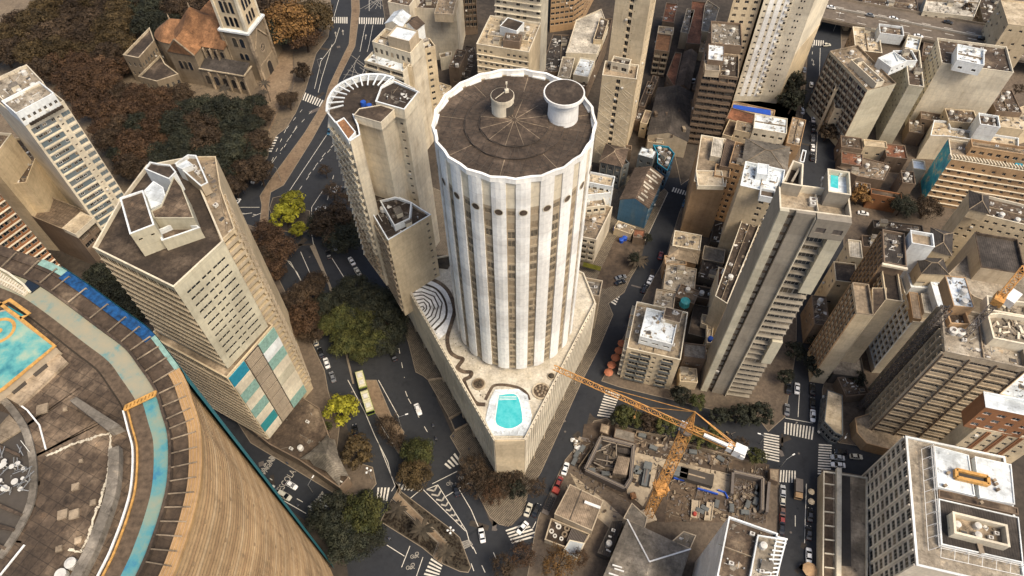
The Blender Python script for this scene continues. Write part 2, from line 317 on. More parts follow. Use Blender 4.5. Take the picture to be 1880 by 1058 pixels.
# ------------------------------------------------------------ windows, facades, volumes
WM = {}
def winmesh(ww, wh, glass, frame, kind):
    key = (round(ww, 1), round(wh, 1), glass, frame, kind)
    if key in WM: return WM[key]
    ww, wh = key[0], key[1]; b = MB()
    b.quad((0, 0, 0), (ww, 0, 0), (ww, 0, wh), (0, 0, wh))       # glass plane, outward = -y
    b.cur = 1; t = .09
    if kind != 'none':
        b.box((ww/2, -.03, 0), ww, .06, t); b.box((ww/2, -.03, wh-t), ww, .06, t)
        b.box((t/2, -.03, t), t, .06, wh-2*t); b.box((ww-t/2, -.03, t), t, .06, wh-2*t)
        n = 1 if ww < 2.4 else int(ww/1.3)
        for i in range(n): b.box((ww*(i+1)/(n+1), -.025, t), .07, .05, wh-2*t)
        if kind == 'louv':
            for q in range(1, 5): b.box((ww/2, -.03, wh*q/5), ww-.1, .05, .06)
        if kind == 'sill': b.box((ww/2, -.16, -.12), ww+.2, .3, .11)
    me = mesh('window', b, [glass, frame]); WM[key] = me; return me
def W(fh=3.1, cw=3.2, ww=1.5, wh=1.4, sill=.9, rec=.22, u=(0, 1), top=1.2, bot=3.5, glass='glass', frame='frame', kind='f', ledge=0, balc=0, ac=.05, balcm=None, fins=0, finw=.26, mat=None, panel=None, skip=0, finm=None, ledgem=None):
    return dict(locals())
PEND = {}
def facade(root, wb, p0, p1, z0, z1, specs, rng):
    """wall quads with recessed openings go into wb (mesh builder), windows etc. become children of root"""
    p0 = Vector((p0[0], p0[1])); p1 = Vector((p1[0], p1[1])); L = (p1-p0).length; t = (p1-p0)/L; n = Vector((t.y, -t.x))
    def Q(u, z, d=0.0): q = p0+t*u+n*d; return (q.x, q.y, z)
    def wall(u0, u1, a, b):
        if u1-u0 > .01 and b-a > .01: wb.quad(Q(u0, a), Q(u1, a), Q(u1, b), Q(u0, b))
    if not specs: wall(0, L, z0, z1); return
    specs = specs if isinstance(specs, list) else [specs]; specs = sorted(specs, key=lambda s: s['u'][0]); cur = 0
    for s in specs:
        a, b = s['u'][0]*L, s['u'][1]*L
        wall(cur, a, z0, z1); cur = b
        zt = z1-s['top']; zb = z0+s['bot']; rows = max(1, int(round((zt-zb)/s['fh']))); fh = (zt-zb)/rows
        cols = max(1, int(round((b-a)/s['cw']))); cw = (b-a)/cols; ww = min(s['ww'], cw-.15); wh = min(s['wh'], fh-.2); sl = min(s['sill'], fh-wh-.1)
        wall(a, b, z0, zb); wall(a, b, zt, z1)
        rot = math.atan2(t.y, t.x); me = winmesh(ww, wh, s['glass'], s['frame'], s['kind']); ww = round(ww, 1); wh = round(wh, 1); rec = s['rec']
        for r in range(rows):
            za = zb+r*fh; zs = za+sl; ze = zs+wh
            wall(a, b, za, zs); wall(a, b, ze, za+fh)
            for c in range(cols):
                ua = a+c*cw; us = ua+(cw-ww)/2; ue = us+ww
                wall(ua, us, zs, ze); wall(ue, ua+cw, zs, ze)
                if s['skip'] and rng.random() < s['skip']: wall(us, ue, zs, ze); continue
                wb.quad(Q(us, zs), Q(ue, zs), Q(ue, zs, -rec), Q(us, zs, -rec)); wb.quad(Q(us, ze, -rec), Q(ue, ze, -rec), Q(ue, ze), Q(us, ze))
                wb.quad(Q(us, zs, -rec), Q(us, ze, -rec), Q(us, ze), Q(us, zs)); wb.quad(Q(ue, zs), Q(ue, ze), Q(ue, ze, -rec), Q(ue, zs, -rec))
                q = Q(us, zs, -rec+.004); PEND.setdefault(root.name, []).append((me, q, rot))
                if s['ac'] and ww < 3 and rng.random() < s['ac'] and not s['ledge']:
                    ab = MB(); x_ = Q(us+.5, zs-.62, .28); ab.box((x_[0], x_[1], x_[2]), .8, .5, .5, rot); ACS.setdefault(root.name, []).append((ab, 'tank'))
                if s['balc']:
                    bd = s['balc']; bb = MB(); w0, w1 = (us-.25, ue+.25) if cw > 2.2 else (ua+.05, ua+cw-.05); zf = zs-.08
                    P = lambda u, z, d: Q(u, z, d)
                    bb.hexa([P(w0, zf, .003), P(w1, zf, .003), P(w1, zf, bd), P(w0, zf, bd), P(w0, zf+.16, .003), P(w1, zf+.16, .003), P(w1, zf+.16, bd), P(w0, zf+.16, bd)])
                    for (x0, x1, d0, d1) in ((w0, w1, bd-.1, bd), (w0, w0+.1, .003, bd-.1), (w1-.1, w1, .003, bd-.1)):
                        bb.hexa([P(x0, zf+.16, d0), P(x1, zf+.16, d0), P(x1, zf+.16, d1), P(x0, zf+.16, d1), P(x0, zf+.95, d0), P(x1, zf+.95, d0), P(x1, zf+.95, d1), P(x0, zf+.95, d1)])
                    BALC.setdefault(root.name, []).append((bb, s['balcm'] or 'concrete'))
            if s['ledge']:
                d = s['ledge']; lb = MB(); z = za
                lb.hexa([Q(a, z-.12, .003), Q(b, z-.12, .003), Q(b, z-.12, d), Q(a, z-.12, d), Q(a, z+.12, .003), Q(b, z+.12, .003), Q(b, z+.12, d), Q(a, z+.12, d)])
                if d > 1.2: lb.hexa([Q(a, z+.12, d-.1), Q(b, z+.12, d-.1), Q(b, z+.12, d), Q(a, z+.12, d), Q(a, z+1.05, d-.1), Q(b, z+1.05, d-.1), Q(b, z+1.05, d), Q(a, z+1.05, d)])
                LEDG.setdefault(root.name, []).append((lb, s['ledgem'] or 'beam'))
            if s['panel']:
                pb = MB(); d = .05
                for c in range(cols):
                    pb.hexa([Q(a+c*cw+.2, za+.1, .003), Q(a+(c+1)*cw-.2, za+.1, .003), Q(a+(c+1)*cw-.2, za+.1, d), Q(a+c*cw+.2, za+.1, d), Q(a+c*cw+.2, zs-.05, .003), Q(a+(c+1)*cw-.2, zs-.05, .003), Q(a+(c+1)*cw-.2, zs-.05, d), Q(a+c*cw+.2, zs-.05, d)])
                part('spandrel_panel', pb, s['panel'], root)
        if s['fins']:
            d = s['fins']
            for c in range(cols+1):
                fb = MB(); fw = s['finw']/2; u = min(max(a+c*cw, a+fw), b-fw)
                fb.hexa([Q(u-fw, zb-.3, .003), Q(u+fw, zb-.3, .003), Q(u+fw, zb-.3, d), Q(u-fw, zb-.3, d), Q(u-fw, zt+.2, .003), Q(u+fw, zt+.2, .003), Q(u+fw, zt+.2, d), Q(u-fw, zt+.2, d)])
                FINS.setdefault(root.name, []).append((fb, s['finm'] or 'beam'))
    wall(cur, L, z0, z1)
BALC, LEDG, FINS, ACS = {}, {}, {}, {}
def flush(root):
    CAMP = Vector((0, 0, CAMH)); L = root.location
    lst = PEND.pop(root.name, [])
    lst.sort(key=lambda q: (Vector(q[1])-CAMP).length)
    for me, q, rot in lst[:98]:
        o = bpy.data.objects.new('window', me); COL.objects.link(o); o.parent = root; o.location = (q[0]-L.x, q[1]-L.y, q[2]-L.z); o.rotation_euler = (0, 0, rot)
    rest = lst[98:]
    if rest:
        groups = {}
        for me, q, rot in rest: groups.setdefault(tuple(m.name for m in me.materials), []).append((me, q, rot))
        allm = []; b = MB()
        for mats, g in groups.items():
            base = len(allm); allm += list(mats)
            for me, q, rot in g:
                ca, sa = math.cos(rot), math.sin(rot)
                b2 = MB(); vs = [(q[0]+v.co.x*ca-v.co.y*sa, q[1]+v.co.x*sa+v.co.y*ca, q[2]+v.co.z) for v in me.vertices]
                o0 = len(b.v); b.v += vs
                for p in me.polygons: b.f.append(tuple(i+o0 for i in p.vertices)); b.m.append(base+p.material_index)
        part('window', b, [spread(x) for x in allm], root, True)
    for D, nm in ((BALC, 'balcony'), (LEDG, 'floor_ledge'), (FINS, 'facade_fin'), (ACS, 'air_conditioner')):
        l2 = D.pop(root.name, []); l2.sort(key=lambda q: (Vector(q[0].v[0])-CAMP).length)
        for mb, mt in l2[:95]: part(nm, mb, mt, root)
        if l2[95:]:
            b = MB()
            for mb, mt in l2[95:]: b.add(mb.v, mb.f)
            part(nm, b, l2[95][1], root, True)
SPR = {}
def spread(name):        # for merged windows: per-place colour instead of per-object
    if name not in ('glass', 'shutter', 'darkglass', 'bluepanel'): return name
    if name in SPR: return SPR[name]
    m = MAT[name].copy(); m.name = name+'_merged'; nt = m.node_tree
    wn = nt.nodes.new('ShaderNodeTexWhiteNoise'); sn = nt.nodes.new('ShaderNodeVectorMath'); sn.operation = 'SNAP'; sn.inputs[1].default_value = (2.6, 2.6, 2.6)
    g = nt.nodes.new('ShaderNodeNewGeometry'); nt.links.new(g.outputs['Position'], sn.inputs[0]); nt.links.new(sn.outputs[0], wn.inputs['Vector'])
    r = [n for n in nt.nodes if n.type == 'VALTORGB'][0]; nt.links.new(wn.outputs['Value'], r.inputs[0]); MAT[m.name] = m; SPR[name] = m.name; return m.name
def clutter(root, poly, z, n, rng):
    cpp = ccw(poly); area = abs(sum(cpp[i][0]*cpp[(i+1) % len(cpp)][1]-cpp[(i+1) % len(cpp)][0]*cpp[i][1] for i in range(len(cpp))))/2
    if n > 0:
        n = int(min(max(n, area/38), 16)); ip = off(cpp, .5); xs = [p[0] for p in ip]; ys = [p[1] for p in ip]; e = Vector(ip[1])-Vector(ip[0]); rot = math.atan2(e.y, e.x); b = MB(); k = 0
        for _ in range(int(min(area/2.2, 150))):
            p = (rng.uniform(min(xs), max(xs)), rng.uniform(min(ys), max(ys)))
            if not inside(p, ip): continue
            r_ = rng.random(); b.cur = rng.choice((0, 0, 1, 1, 2, 3)); zz = z+.004*(k % 9); k += 1
            if r_ < .45: b.box((p[0], p[1], zz), rng.uniform(.25, 1.0), rng.uniform(.2, .6), rng.uniform(.08, .4), rot+rng.choice((0, 0, 1.57, .4)))
            elif r_ < .75: b.box((p[0], p[1], zz), rng.uniform(1.0, 3.2), rng.uniform(.07, .16), .1, rot+rng.choice((0, 1.57, .7)))
            elif r_ < .9: b.flat([(p[0]+rng.uniform(.3, 1.1)*math.cos(a), p[1]+rng.uniform(.3, 1.1)*math.sin(a)) for a in (0, 1.1, 2.3, 3.4, 4.6)], zz+.03)
            else: b.box((p[0], p[1], zz), .07, .07, rng.uniform(1, 2.4))
        part('roof_debris', b, ['tank', 'r_grey', 'steel', 'r_tan'], root, True)
        if area > 90 and rng.random() < .8:
            i_ = rng.randrange(len(ip)); a_, c_ = Vector(ip[i_]).lerp(Vector(ip[(i_+1) % len(ip)]), .5), Vector(ip[(i_+2) % len(ip)]).lerp(Vector(ip[(i_+3) % len(ip)]), .5); b = MB(); b.bar((*a_, z+.3), (*c_, z+.3), .2, .6); part('roof_upstand', b, 'r_tan', root)
    if n <= 0: return
    ip = off(ccw(poly), 1.3); xs = [p[0] for p in ip]; ys = [p[1] for p in ip]; e = Vector(ip[1])-Vector(ip[0]); rot = math.atan2(e.y, e.x); k = 0; tries = 0; used = []
    while k < n and tries < n*14:
        tries += 1; p = (rng.uniform(min(xs), max(xs)), rng.uniform(min(ys), max(ys)))
        if not inside(p, ip) or any((p[0]-q[0])**2+(p[1]-q[1])**2 < 4 for q in used): continue
        used.append(p); k += 1; r = rng.random(); b = MB()
        if r < .3:
            b.box((p[0], p[1], z+.15), 1.1, .8, .75, rot); b.cur = 1; b.cyl((p[0], p[1], z+.9), .3, .04, 10); b.box((p[0], p[1], z), .9, .1, .15, rot); part('air_conditioner', b, ['tank', 'steel'], root)
        elif r < .45: b.cyl((p[0], p[1], z), .9, 1.3, 14, .8); b.cyl((p[0], p[1], z+1.3), .84, .25, 14, .2); part('water_tank', b, rng.choice(['tank']*20+['tank_blue']), root)
        elif r < .65: b.cyl((p[0], p[1], z), .14, .9, 8); b.cyl((p[0], p[1], z+.9), .24, .15, 8, .1); part('vent_pipe', b, 'metal', root)
        elif r < .8: b.box((p[0], p[1], z), 1.6, 1.2, .3, rot); b.cur = 1; b.box((p[0], p[1], z+.3), 1.4, 1.0, .08, rot); part('roof_hatch', b, ['concrete', 'frame_d'], root)
        elif r < .9:
            l = rng.uniform(2, 5); b.bar((p[0], p[1], z+.2), (p[0]+math.cos(rot)*l, p[1]+math.sin(rot)*l, z+.2), .16)
            if inside((p[0]+math.cos(rot)*l, p[1]+math.sin(rot)*l), ip): part('roof_pipe', b, 'tank', root)
        else:
            b.box((p[0], p[1], z), 2.4, 1.8, 1.9, rot); b.cur = 1; b.box((p[0], p[1], z+1.9), 2.7, 2.1, .14, rot); part('roof_shed', b, ['pale', 'r_grey'], root)
def V(root, h, P, base=0.0, wall='cream', roof='r_dark', f=None, par=(1.0, .25), cap=None, pz=None, depth=None, cl=0, nm='', seed=1, kind='flat', rh=3, dd=None):
    """one volume: walls with openings, roof deck, parapet"""
    rng = random.Random(seed+int(h*10)); z = h if pz is None else pz
    if isinstance(P, str):
        if P.startswith('R '): poly = rect(P[2:], z, depth)
        else: poly = pts(P, z)
    else: poly = [Vector(p) for p in P]
    n = len(poly); a = sum(poly[i][0]*poly[(i+1) % n][1]-poly[(i+1) % n][0]*poly[i][1] for i in range(n)); f = f or {}
    wb = MB(); ph, pt_ = par if par else (0, .25)
    for i in range(n):
        p0, p1 = poly[i], poly[(i+1) % n]; sp = f.get(i, f.get('*'))
        if a < 0: p0, p1 = p1, p0
        mid = (Vector(p0)+Vector(p1))/2; tt = (Vector(p1)-Vector(p0)); nn = Vector((tt.y, -tt.x))
        if sp is not None and i not in f and nn.dot(-mid) < 0 and '*' in f and not f.get('all'): sp = None
        facade(root, wb, p0, p1, base, h, sp, rng)
    part(nm+'wall', wb, wall, root); cp = ccw(poly)
    if kind == 'flat':
        rb = MB(); zr = h-ph; inn = off(cp, pt_) if ph else cp; rb.flat(inn if ph else cp, zr if ph else h); part(nm+'roof', rb, roof, root)
        if ph:
            pb = MB(); m = len(cp); cap = cap or wall
            for i in range(m):
                j = (i+1) % m; o0, o1, i0, i1 = cp[i], cp[j], inn[i], inn[j]
                pb.quad((i1[0], i1[1], zr), (i0[0], i0[1], zr), (i0[0], i0[1], h+.03), (i1[0], i1[1], h+.03)); e0, e1 = off(cp, -.06)[i], off(cp, -.06)[j]
                pb.quad((e0[0], e0[1], h+.03), (e1[0], e1[1], h+.03), (i1[0], i1[1], h+.03), (i0[0], i0[1], h+.03)); pb.quad((e0[0], e0[1], h-.12), (e1[0], e1[1], h-.12), (e1[0], e1[1], h+.03), (e0[0], e0[1], h+.03))
            part(nm+'parapet', pb, cap, root)
        clutter(root, cp, zr if ph else h, cl, rng)
    elif kind == 'gable':      # ridge parallel to edge 1->2 for rect
        rb = MB(); A, B_, C, D = [Vector(p) for p in poly]; m0 = (A+B_)/2; m1 = (C+D)/2; o_ = .4; t = (B_-A).normalized()*o_
        v = lambda p, zz: (p.x, p.y, zz)
        rb.hexa([v(A-t, h-.15), v(m0, h+rh-.0), v(m1, h+rh), v(D-t, h-.15), v(A-t, h), v(m0, h+rh+.15), v(m1, h+rh+.15), v(D-t, h)])
        rb.hexa([v(m0, h+rh), v(B_+t, h-.15), v(C+t, h-.15), v(m1, h+rh), v(m0, h+rh+.15), v(B_+t, h), v(C+t, h), v(m1, h+rh+.15)]); part(nm+'roof', rb, roof, root)
        gb = MB(); gb.add([v(A, h), v(B_, h), v(m0, h+rh)], ((0, 1, 2),)); gb.add([v(C, h), v(D, h), v(m1, h+rh)], ((0, 1, 2),)); part(nm+'gable', gb, wall, root)
    elif kind == 'hip':
        rb = MB(); q = off(cp, -.45); c = sum((Vector(p) for p in cp), Vector((0, 0)))/len(cp); m = len(q)
        if m == 4:
            e0 = (Vector(q[1])-Vector(q[0])).length; e1 = (Vector(q[2])-Vector(q[1])).length
            if e0 < e1: q = q[1:]+q[:1]; e0, e1 = e1, e0
            A, B_, C, D = [Vector(p) for p in q]; k = min(.5, e1/2/e0); r0 = (A+D)/2+((B_+C)/2-(A+D)/2)*k; r1 = (B_+C)/2-((B_+C)/2-(A+D)/2)*k; v = lambda p, zz: (p.x, p.y, zz)
            rb.add([v(A, h), v(B_, h), v(C, h), v(D, h), v(r0, h+rh), v(r1, h+rh)], ((0, 1, 5, 4), (2, 3, 4, 5), (3, 0, 4), (1, 2, 5), (3, 2, 1, 0))); part(nm+'roof', rb, roof, root)
            kb = MB(); kb.bar(v(r0, h+rh+.05), v(r1, h+rh+.05), .3)
            for p, r_ in ((A, r0), (D, r0), (B_, r1), (C, r1)): kb.bar(v(p, h+.05), v(r_, h+rh+.05), .22)
            part(nm+'ridge', kb, 'r_tan', root)
        else:
            rb.add([(p[0], p[1], h) for p in q]+[(c.x, c.y, h+rh)], tuple((i, (i+1) % m, m) for i in range(m))); part(nm+'roof', rb, roof, root)
    return poly
def B(name, label, cat, h, P, group=None, **kw):
    z = h if kw.get('pz') is None else kw['pz']
    poly = (rect(P[2:], z, kw.get('depth')) if P.startswith('R ') else pts(P, z)) if isinstance(P, str) else P
    c = sum((Vector(p) for p in poly), Vector((0, 0)))/len(poly)
    root = empty(name, (c.x, c.y, 0), label, cat, group); root['_'] = 0; del root['_']
    V(root, h, P, **kw); ROOTS.append(root); return root
ROOTS = []
# ============================================================ THE GROUND
b = MB(); b.flat([(-900, -500), (900, -500), (900, 1500), (-900, 1500)], 0.0); struct('ground', b, 'lot')
def sheet(name, s, mat, z=.004, P=None):
    b = MB(); b.flat(P or pts(s), z); return struct(name, b, mat)
def block(name, s, mat, h=.14, kerb='kerb', P=None):      # raised pavement with a kerb edge
    p = ccw(P or pts(s)); b = MB(); inn = off(p, .2); b.flat(inn, h)
    b.cur = 1
    for i in range(len(p)):
        j = (i+1) % len(p); b.quad((p[i][0], p[i][1], 0), (p[j][0], p[j][1], 0), (p[j][0], p[j][1], h+.01), (p[i][0], p[i][1], h+.01))
        b.quad((p[i][0], p[i][1], h+.01), (p[j][0], p[j][1], h+.01), (inn[j][0], inn[j][1], h+.01), (inn[i][0], inn[i][1], h+.01))
    return struct(name, b, [mat, kerb])
# asphalt of the streets
sheet('avenue', 'A2 380,-60 760,-60 700,280 620,420 620,700 560,760 B2 560,0 700,440 C2 960,0 1150,430 1290,760 1480,800 C3 40,900 0,1100 C2 1200,1300 560,1300 520,1000 460,700 640,560 560,400 480,100 330,0 B2 60,500 0,380 A1 1100,1100 1330,900 A2 330,400', 'asphalt', .004)
sheet('side_street', 'B3 1120,-40 870,-40 760,380 560,640 330,1000 C3 180,520 -40,860 60,1000 190,900 440,330 B3 520,1060 700,780 980,330', 'asphalt', .008)
sheet('cross_street', 'C3 400,90 560,-30 1480,230 C4 190,230 190,520 0,500 C3 1480,500 500,200', 'asphalt', .012)
sheet('right_street', 'A4 500,20 330,20 255,900 B4 250,600 C4 120,300 130,1300 380,1300 370,500 400,300 B4 520,560 A4 450,800', 'asphalt', .016)
sheet('east_street', 'C4 360,300 520,330 1000,480 1000,620 360,520', 'asphalt', .020)
sheet('left_street', 'C1 1050,-100 1300,250 C2 0,300 470,600 700,700 300,760 0,560 C1 1469,700 1000,200', 'asphalt', .024)
sheet('rear_street', 'B4 440,80 560,100 1000,190 1050,260 960,270 440,180', 'asphalt', .008)
# pavements
block('park_pavement', 'A2 420,-80 440,60 420,200 355,290 300,480 245,610 195,690 150,725 140,735 100,800 95,850 60,890 0,925 A1 1300,1000 1000,1200 -900,1500 -900,-700', 'plaza')
block('median', 'A2 540,-60 585,-60 590,60 565,250 480,420 440,560 330,760 180,1000 B2 110,40 100,110 95,240 45,235 60,110 50,60 100,-20 A2 290,720 400,540 420,470 500,300 530,240 545,60', 'brickpave')
block('traffic_island', 'B2 120,70 160,60 240,120 320,140 325,240 260,270 150,240 100,130', 'lot')
block('pavement_by_the_slab', 'B1 1300,200 1469,260 B2 60,250 110,420 200,600 330,850 400,1000 C2 420,60 480,260 460,420 560,440 660,470 680,560 640,610 470,625 380,570 0,340 C1 1000,-200', 'pavement')
block('bus_median', 'C2 590,0 680,0 760,190 830,280 800,400 700,220 640,130', 'brickpave')
block('narrow_median', 'B2 320,330 345,320 440,560 C2 560,20 550,20 B2 420,540', 'kerb')
block('podium_pavement', 'B2 560,150 690,440 750,580 850,850 890,1010 930,1030 C2 955,0 1075,210 1100,275 1075,305 1130,400 1120,440 1190,550 1290,740 1340,780 1390,790 1440,750 1469,690 C3 40,790 110,730 150,600 215,500 430,20 B3 530,880 605,700 580,640 665,580 700,500 760,400 740,380 900,40 880,20 860,40 700,-60 300,300 A2 720,900', 'mosaic')
block('block_by_the_street', 'B3 960,150 890,380 770,600 670,800 540,1058 C3 640,40 1300,200 1340,150 C4 90,280 180,200 B4 240,900 A4 255,900 A4 300,300 A3 1250,200 A3 1000,1058', 'pavement')
block('site_pavement', 'C3 570,205 500,220 430,330 345,430 270,590 200,740 180,830 100,1300 1500,1300 C4 150,1300 150,560 90,480 C3 1420,460 1330,420 620,240', 'pavement')
block('far_corner_pavement', 'C4 375,480 620,520 900,900 900,1300 370,1300', 'pavement')
block('north_east_pavement', 'A4 480,100 B4 500,700 C4 380,50 375,250 470,340 780,390 1400,300 1469,-900 A4 1800,-400', 'pavement')
block('north_pavement', 'A2 700,-60 730,140 700,280 620,430 640,470 A3 300,760 900,640 940,860 970,1000 1250,800 A4 230,700 310,100 330,30 A4 300,-200', 'lot')
block('planted_island', 'C2 760,643 1012,878 985,955 925,905 700,765', 'garden'); block('island_path', 'C2 775,545 802,575 765,640 1015,880 985,960 1028,990 1062,880 800,615 815,590', 'brickpave', .16)
block('long_planted_island', 'C2 812,600 1065,790 1130,850 1190,1010 1175,1040 1130,1035 1030,990 1065,880 800,622', 'garden')
sheet('palm_forecourt', 'A1 1420,520 A2 20,300 140,240 230,250 230,420 100,720 60,560', 'brickpave', .155)
sheet('mosaic_patch', 'C3 -20,620 150,600 120,720 60,785 20,790 -20,730', 'mosaic', .158); sheet('site_sand', 'C3 370,500 560,650 700,780 700,900 470,700 400,560', 'slabground', .15)
# highway on stilts
hz = 7.5
hp = pts('A4 330,-25 1700,215 1700,375 330,95', hz); b = MB(); b.prism(hp, hz-1.2, hz); struct('elevated_road', b, 'highway')
b = MB()
for a, c in (('330,-25', '1700,215'), ('330,95', '1700,375')):
    p, q = pts('A4 %s %s' % (a, c), hz); t = (q-p).normalized(); n = Vector((-t.y, t.x))*.2; b.hexa([(p.x, p.y, hz+.01), (q.x, q.y, hz+.01), (q.x+n.x, q.y+n.y, hz+.01), (p.x+n.x, p.y+n.y, hz+.01), (p.x, p.y, hz+1), (q.x, q.y, hz+1), (q.x+n.x, q.y+n.y, hz+1), (p.x+n.x, p.y+n.y, hz+1)])
struct('elevated_road_barrier', b, 'beam')
b = MB(); p, q = pts('A4 340,30 1700,295', hz); b.bar((p.x, p.y, hz+.5), (q.x, q.y, hz+.5), .6, .95); struct('elevated_road_divider', b, 'paint_dim')
b = MB()
for i in range(9):
    p, q = [pts('A4 %d,%d' % (380+i*150, y+i*26), hz)[0] for y in (15, 90)]; m_ = (p+q)/2; b.box((m_.x, m_.y, 0), 2.2, 5, hz-1.2)
struct('elevated_road_piers', b, 'concrete')
# ------------------------------------------------------------ painted marks
LN = MB()
def line(s, wd=.16, dash=None, z=.034, curve=False, b=None):
    p = pts(s, 0) if isinstance(s, str) else s; b = b or LN; acc = 0
    for i in range(len(p)-1):
        a, c = Vector(p[i]), Vector(p[i+1]); L = (c-a).length
        if L < .01: continue
        t = (c-a)/L; n = Vector((-t.y, t.x))*wd/2; segs = [(0, L)]
        if dash: segs = [(s0, min(s0+dash[0], L)) for s0 in [k*(dash[0]+dash[1]) for k in range(int(L/(dash[0]+dash[1]))+1)]]
        for s0, s1 in segs:
            u, v = a+t*s0, a+t*s1; b.quad((u.x-n.x, u.y-n.y, z), (v.x-n.x, v.y-n.y, z), (v.x+n.x, v.y+n.y, z), (u.x+n.x, u.y+n.y, z))
D = (2.2, 3.6)
for s in ('A2 478,-10 450,90', 'A2 480,150 455,230 380,330 345,480', 'A2 440,240 385,420 365,500', 'A2 640,-40 640,60', 'A2 660,135 640,240 630,280', 'A2 620,130 590,280', 'A2 640,300 560,520', 'A2 410,730 330,850 210,1030',
          'B2 430,380 540,555', 'B2 270,360 340,520', 'B2 180,400 215,415 285,540', 'B2 200,410 250,470 285,540', 'B2 390,30 330,120 325,240 345,350 430,540', 'B1 1290,120 1400,120', 'C2 525,0 620,180 670,300 740,440 760,520', 'C2 690,0 800,200', 'C2 770,350 800,400',
          'C2 980,0 1075,210', 'C2 1125,590 1190,700 1228,790', 'C2 950,590 1010,565 1165,815 1180,870', 'C2 930,590 1160,815', 'C2 1180,870 1200,910', 'C2 860,640 925,585', 'C2 980,560 1115,492', 'C2 1050,630 1100,600', 'C2 1120,585 1190,550',
          'C2 700,240 800,400', 'C2 735,890 830,950', 'C2 930,955 895,1058', 'C2 860,895 815,1010', 'C2 0,520 90,600 300,720', 'C2 690,340 780,570 760,600', 'B3 900,40 740,380', 'C3 130,620 20,780', 'C4 180,205 330,232', 'C4 260,20 250,200', 'C4 235,730 235,790', 'C4 295,560 285,880', 'A4 370,260 360,560', 'A4 365,560 345,880', 'B2 760,440 850,700 890,1000', 'B2 10,170 60,150', 'B1 1290,160 1360,150'):
    line(s, .2)
for s in ('A2 330,600 240,700 130,860 80,930', 'A2 280,590 190,700 110,880 60,960', 'A2 250,680 160,830', 'A2 470,760 350,900 240,1058', 'A2 450,780 400,830 310,950', 'B2 800,880 830,1040', 'C2 835,60 850,100 960,290', 'C2 1200,900 1275,1058', 'C2 1310,930 1340,1000', 'C2 1190,990 1215,1058', 'B2 415,80 450,-60', 'B1 1290,150 1380,160', 'C3 170,800 200,740', 'A4 335,130 325,330', 'C2 250,640 320,680', 'A2 100,880 60,1000', 'C1 1380,480 1469,540'):
    line(s, .2, D)
struct('lane_marking', LN, 'paint')
b = MB()
for dy in (-16, 14, 48, 66): line(pts('A4 340,%d 1700,%d' % (30+dy, 295+dy*1.15), hz), .3, (4, 6), hz+.02, b=b)
struct('elevated_road_marking', b, 'paint')
def crosswalk(k, q, n, fill=.5):       # q: a b c d, stripes run a->b side to d->c side
    a, c, d, e = [G(k, *q[i:i+2]) for i in (0, 2, 4, 6)]; b = MB()
    for i in range(n):
        t0, t1 = (i+.0)/n, (i+fill)/n; P = [a.lerp(c, t0), a.lerp(c, t1), e.lerp(d, t1), e.lerp(d, t0)]; b.flat(P, .038)
    struct('crosswalk', b, 'paint')
for a in (('C2', (1045, 455, 1110, 385, 1150, 440, 1075, 480), 4), ('C2', (685, 580, 760, 580, 745, 655, 680, 640), 4), ('C2', (385, 610, 300, 690, 380, 720, 460, 640), 6), ('C2', (975, 960, 930, 1060, 1010, 1075, 1035, 1000), 5),
          ('C2', (1375, 810, 1415, 890, 1560, 850, 1490, 770), 5), ('C3', (565, 55, 515, 200, 590, 210, 640, 80), 10), ('C3', (1418, 285, 1415, 430, 1500, 450, 1500, 300), 10),
          ('C4', (178, 228, 345, 255, 335, 325, 175, 290), 10), ('C4', (362, 345, 355, 515, 425, 520, 432, 350), 12), ('C4', (155, 485, 245, 490, 245, 555, 150, 550), 6), ('A2', (295, 500, 400, 545, 380, 580, 280, 540), 8), ('A2', (75, 738, 40, 825, 110, 828, 150, 740), 6),
          ('A2', (440, 93, 528, 93, 528, 128, 440, 125), 8), ('A2', (585, 95, 725, 98, 720, 132, 585, 130), 11), ('B3', (930, 12, 1025, 40, 1015, 62, 920, 35), 7), ('B3', (620, 570, 590, 640, 615, 655, 645, 590), 5), ('A4', (325, 215, 395, 220, 395, 250, 320, 245), 6), ('C2', (800, 560, 900, 575, 880, 600, 790, 590), 5)):
    crosswalk(*a)
rg = random.Random(40); b = MB()      # patched asphalt and manhole covers
for i, (k, X, Y, X2, Y2) in enumerate((('C2', 880, 20, 1060, 400), ('A2', 150, 700, 400, 500), ('B2', 210, 300, 330, 500), ('C2', 1180, 700, 1350, 1040), ('B3', 650, 640, 860, 400), ('C3', 250, 300, 420, 60), ('C4', 190, 500, 290, 1040), ('C4', 150, 300, 350, 460), ('C2', 40, 450, 300, 640), ('A2', 380, 150, 480, 420), ('C2', 500, 40, 620, 200), ('A4', 290, 300, 350, 850))):
    for j in range(6):
        c = G(k, rg.uniform(X, X2), rg.uniform(min(Y, Y2), max(Y, Y2))); b.cur = j % 3
        if j < 4: b.box((c.x, c.y, .0), rg.uniform(1, 7), rg.uniform(.6, 2.0), .030+.0003*i, rg.uniform(0, 3))
        else: b.cyl((c.x, c.y, 0), .35, .032, 12)
struct('road_patches', b, ['lot', 'asphalt2', 'steel'])
b = MB()      # chevrons, yellow grid, give-way triangles, bicycle marks, hatched junctions
for i in range(9):
    t = i/8; l = G('C2', 950, 590).lerp(G('C2', 1160, 812), t); r = G('C2', 1008, 567).lerp(G('C2', 1166, 815), t); m_ = (l+r)/2+(G('C2', 1166, 815)-G('C2', 1008, 567)).normalized()*min(1.6, (l-r).length*.4)
    if i < 8: line([l, m_, r], .5, z=.042, b=b)
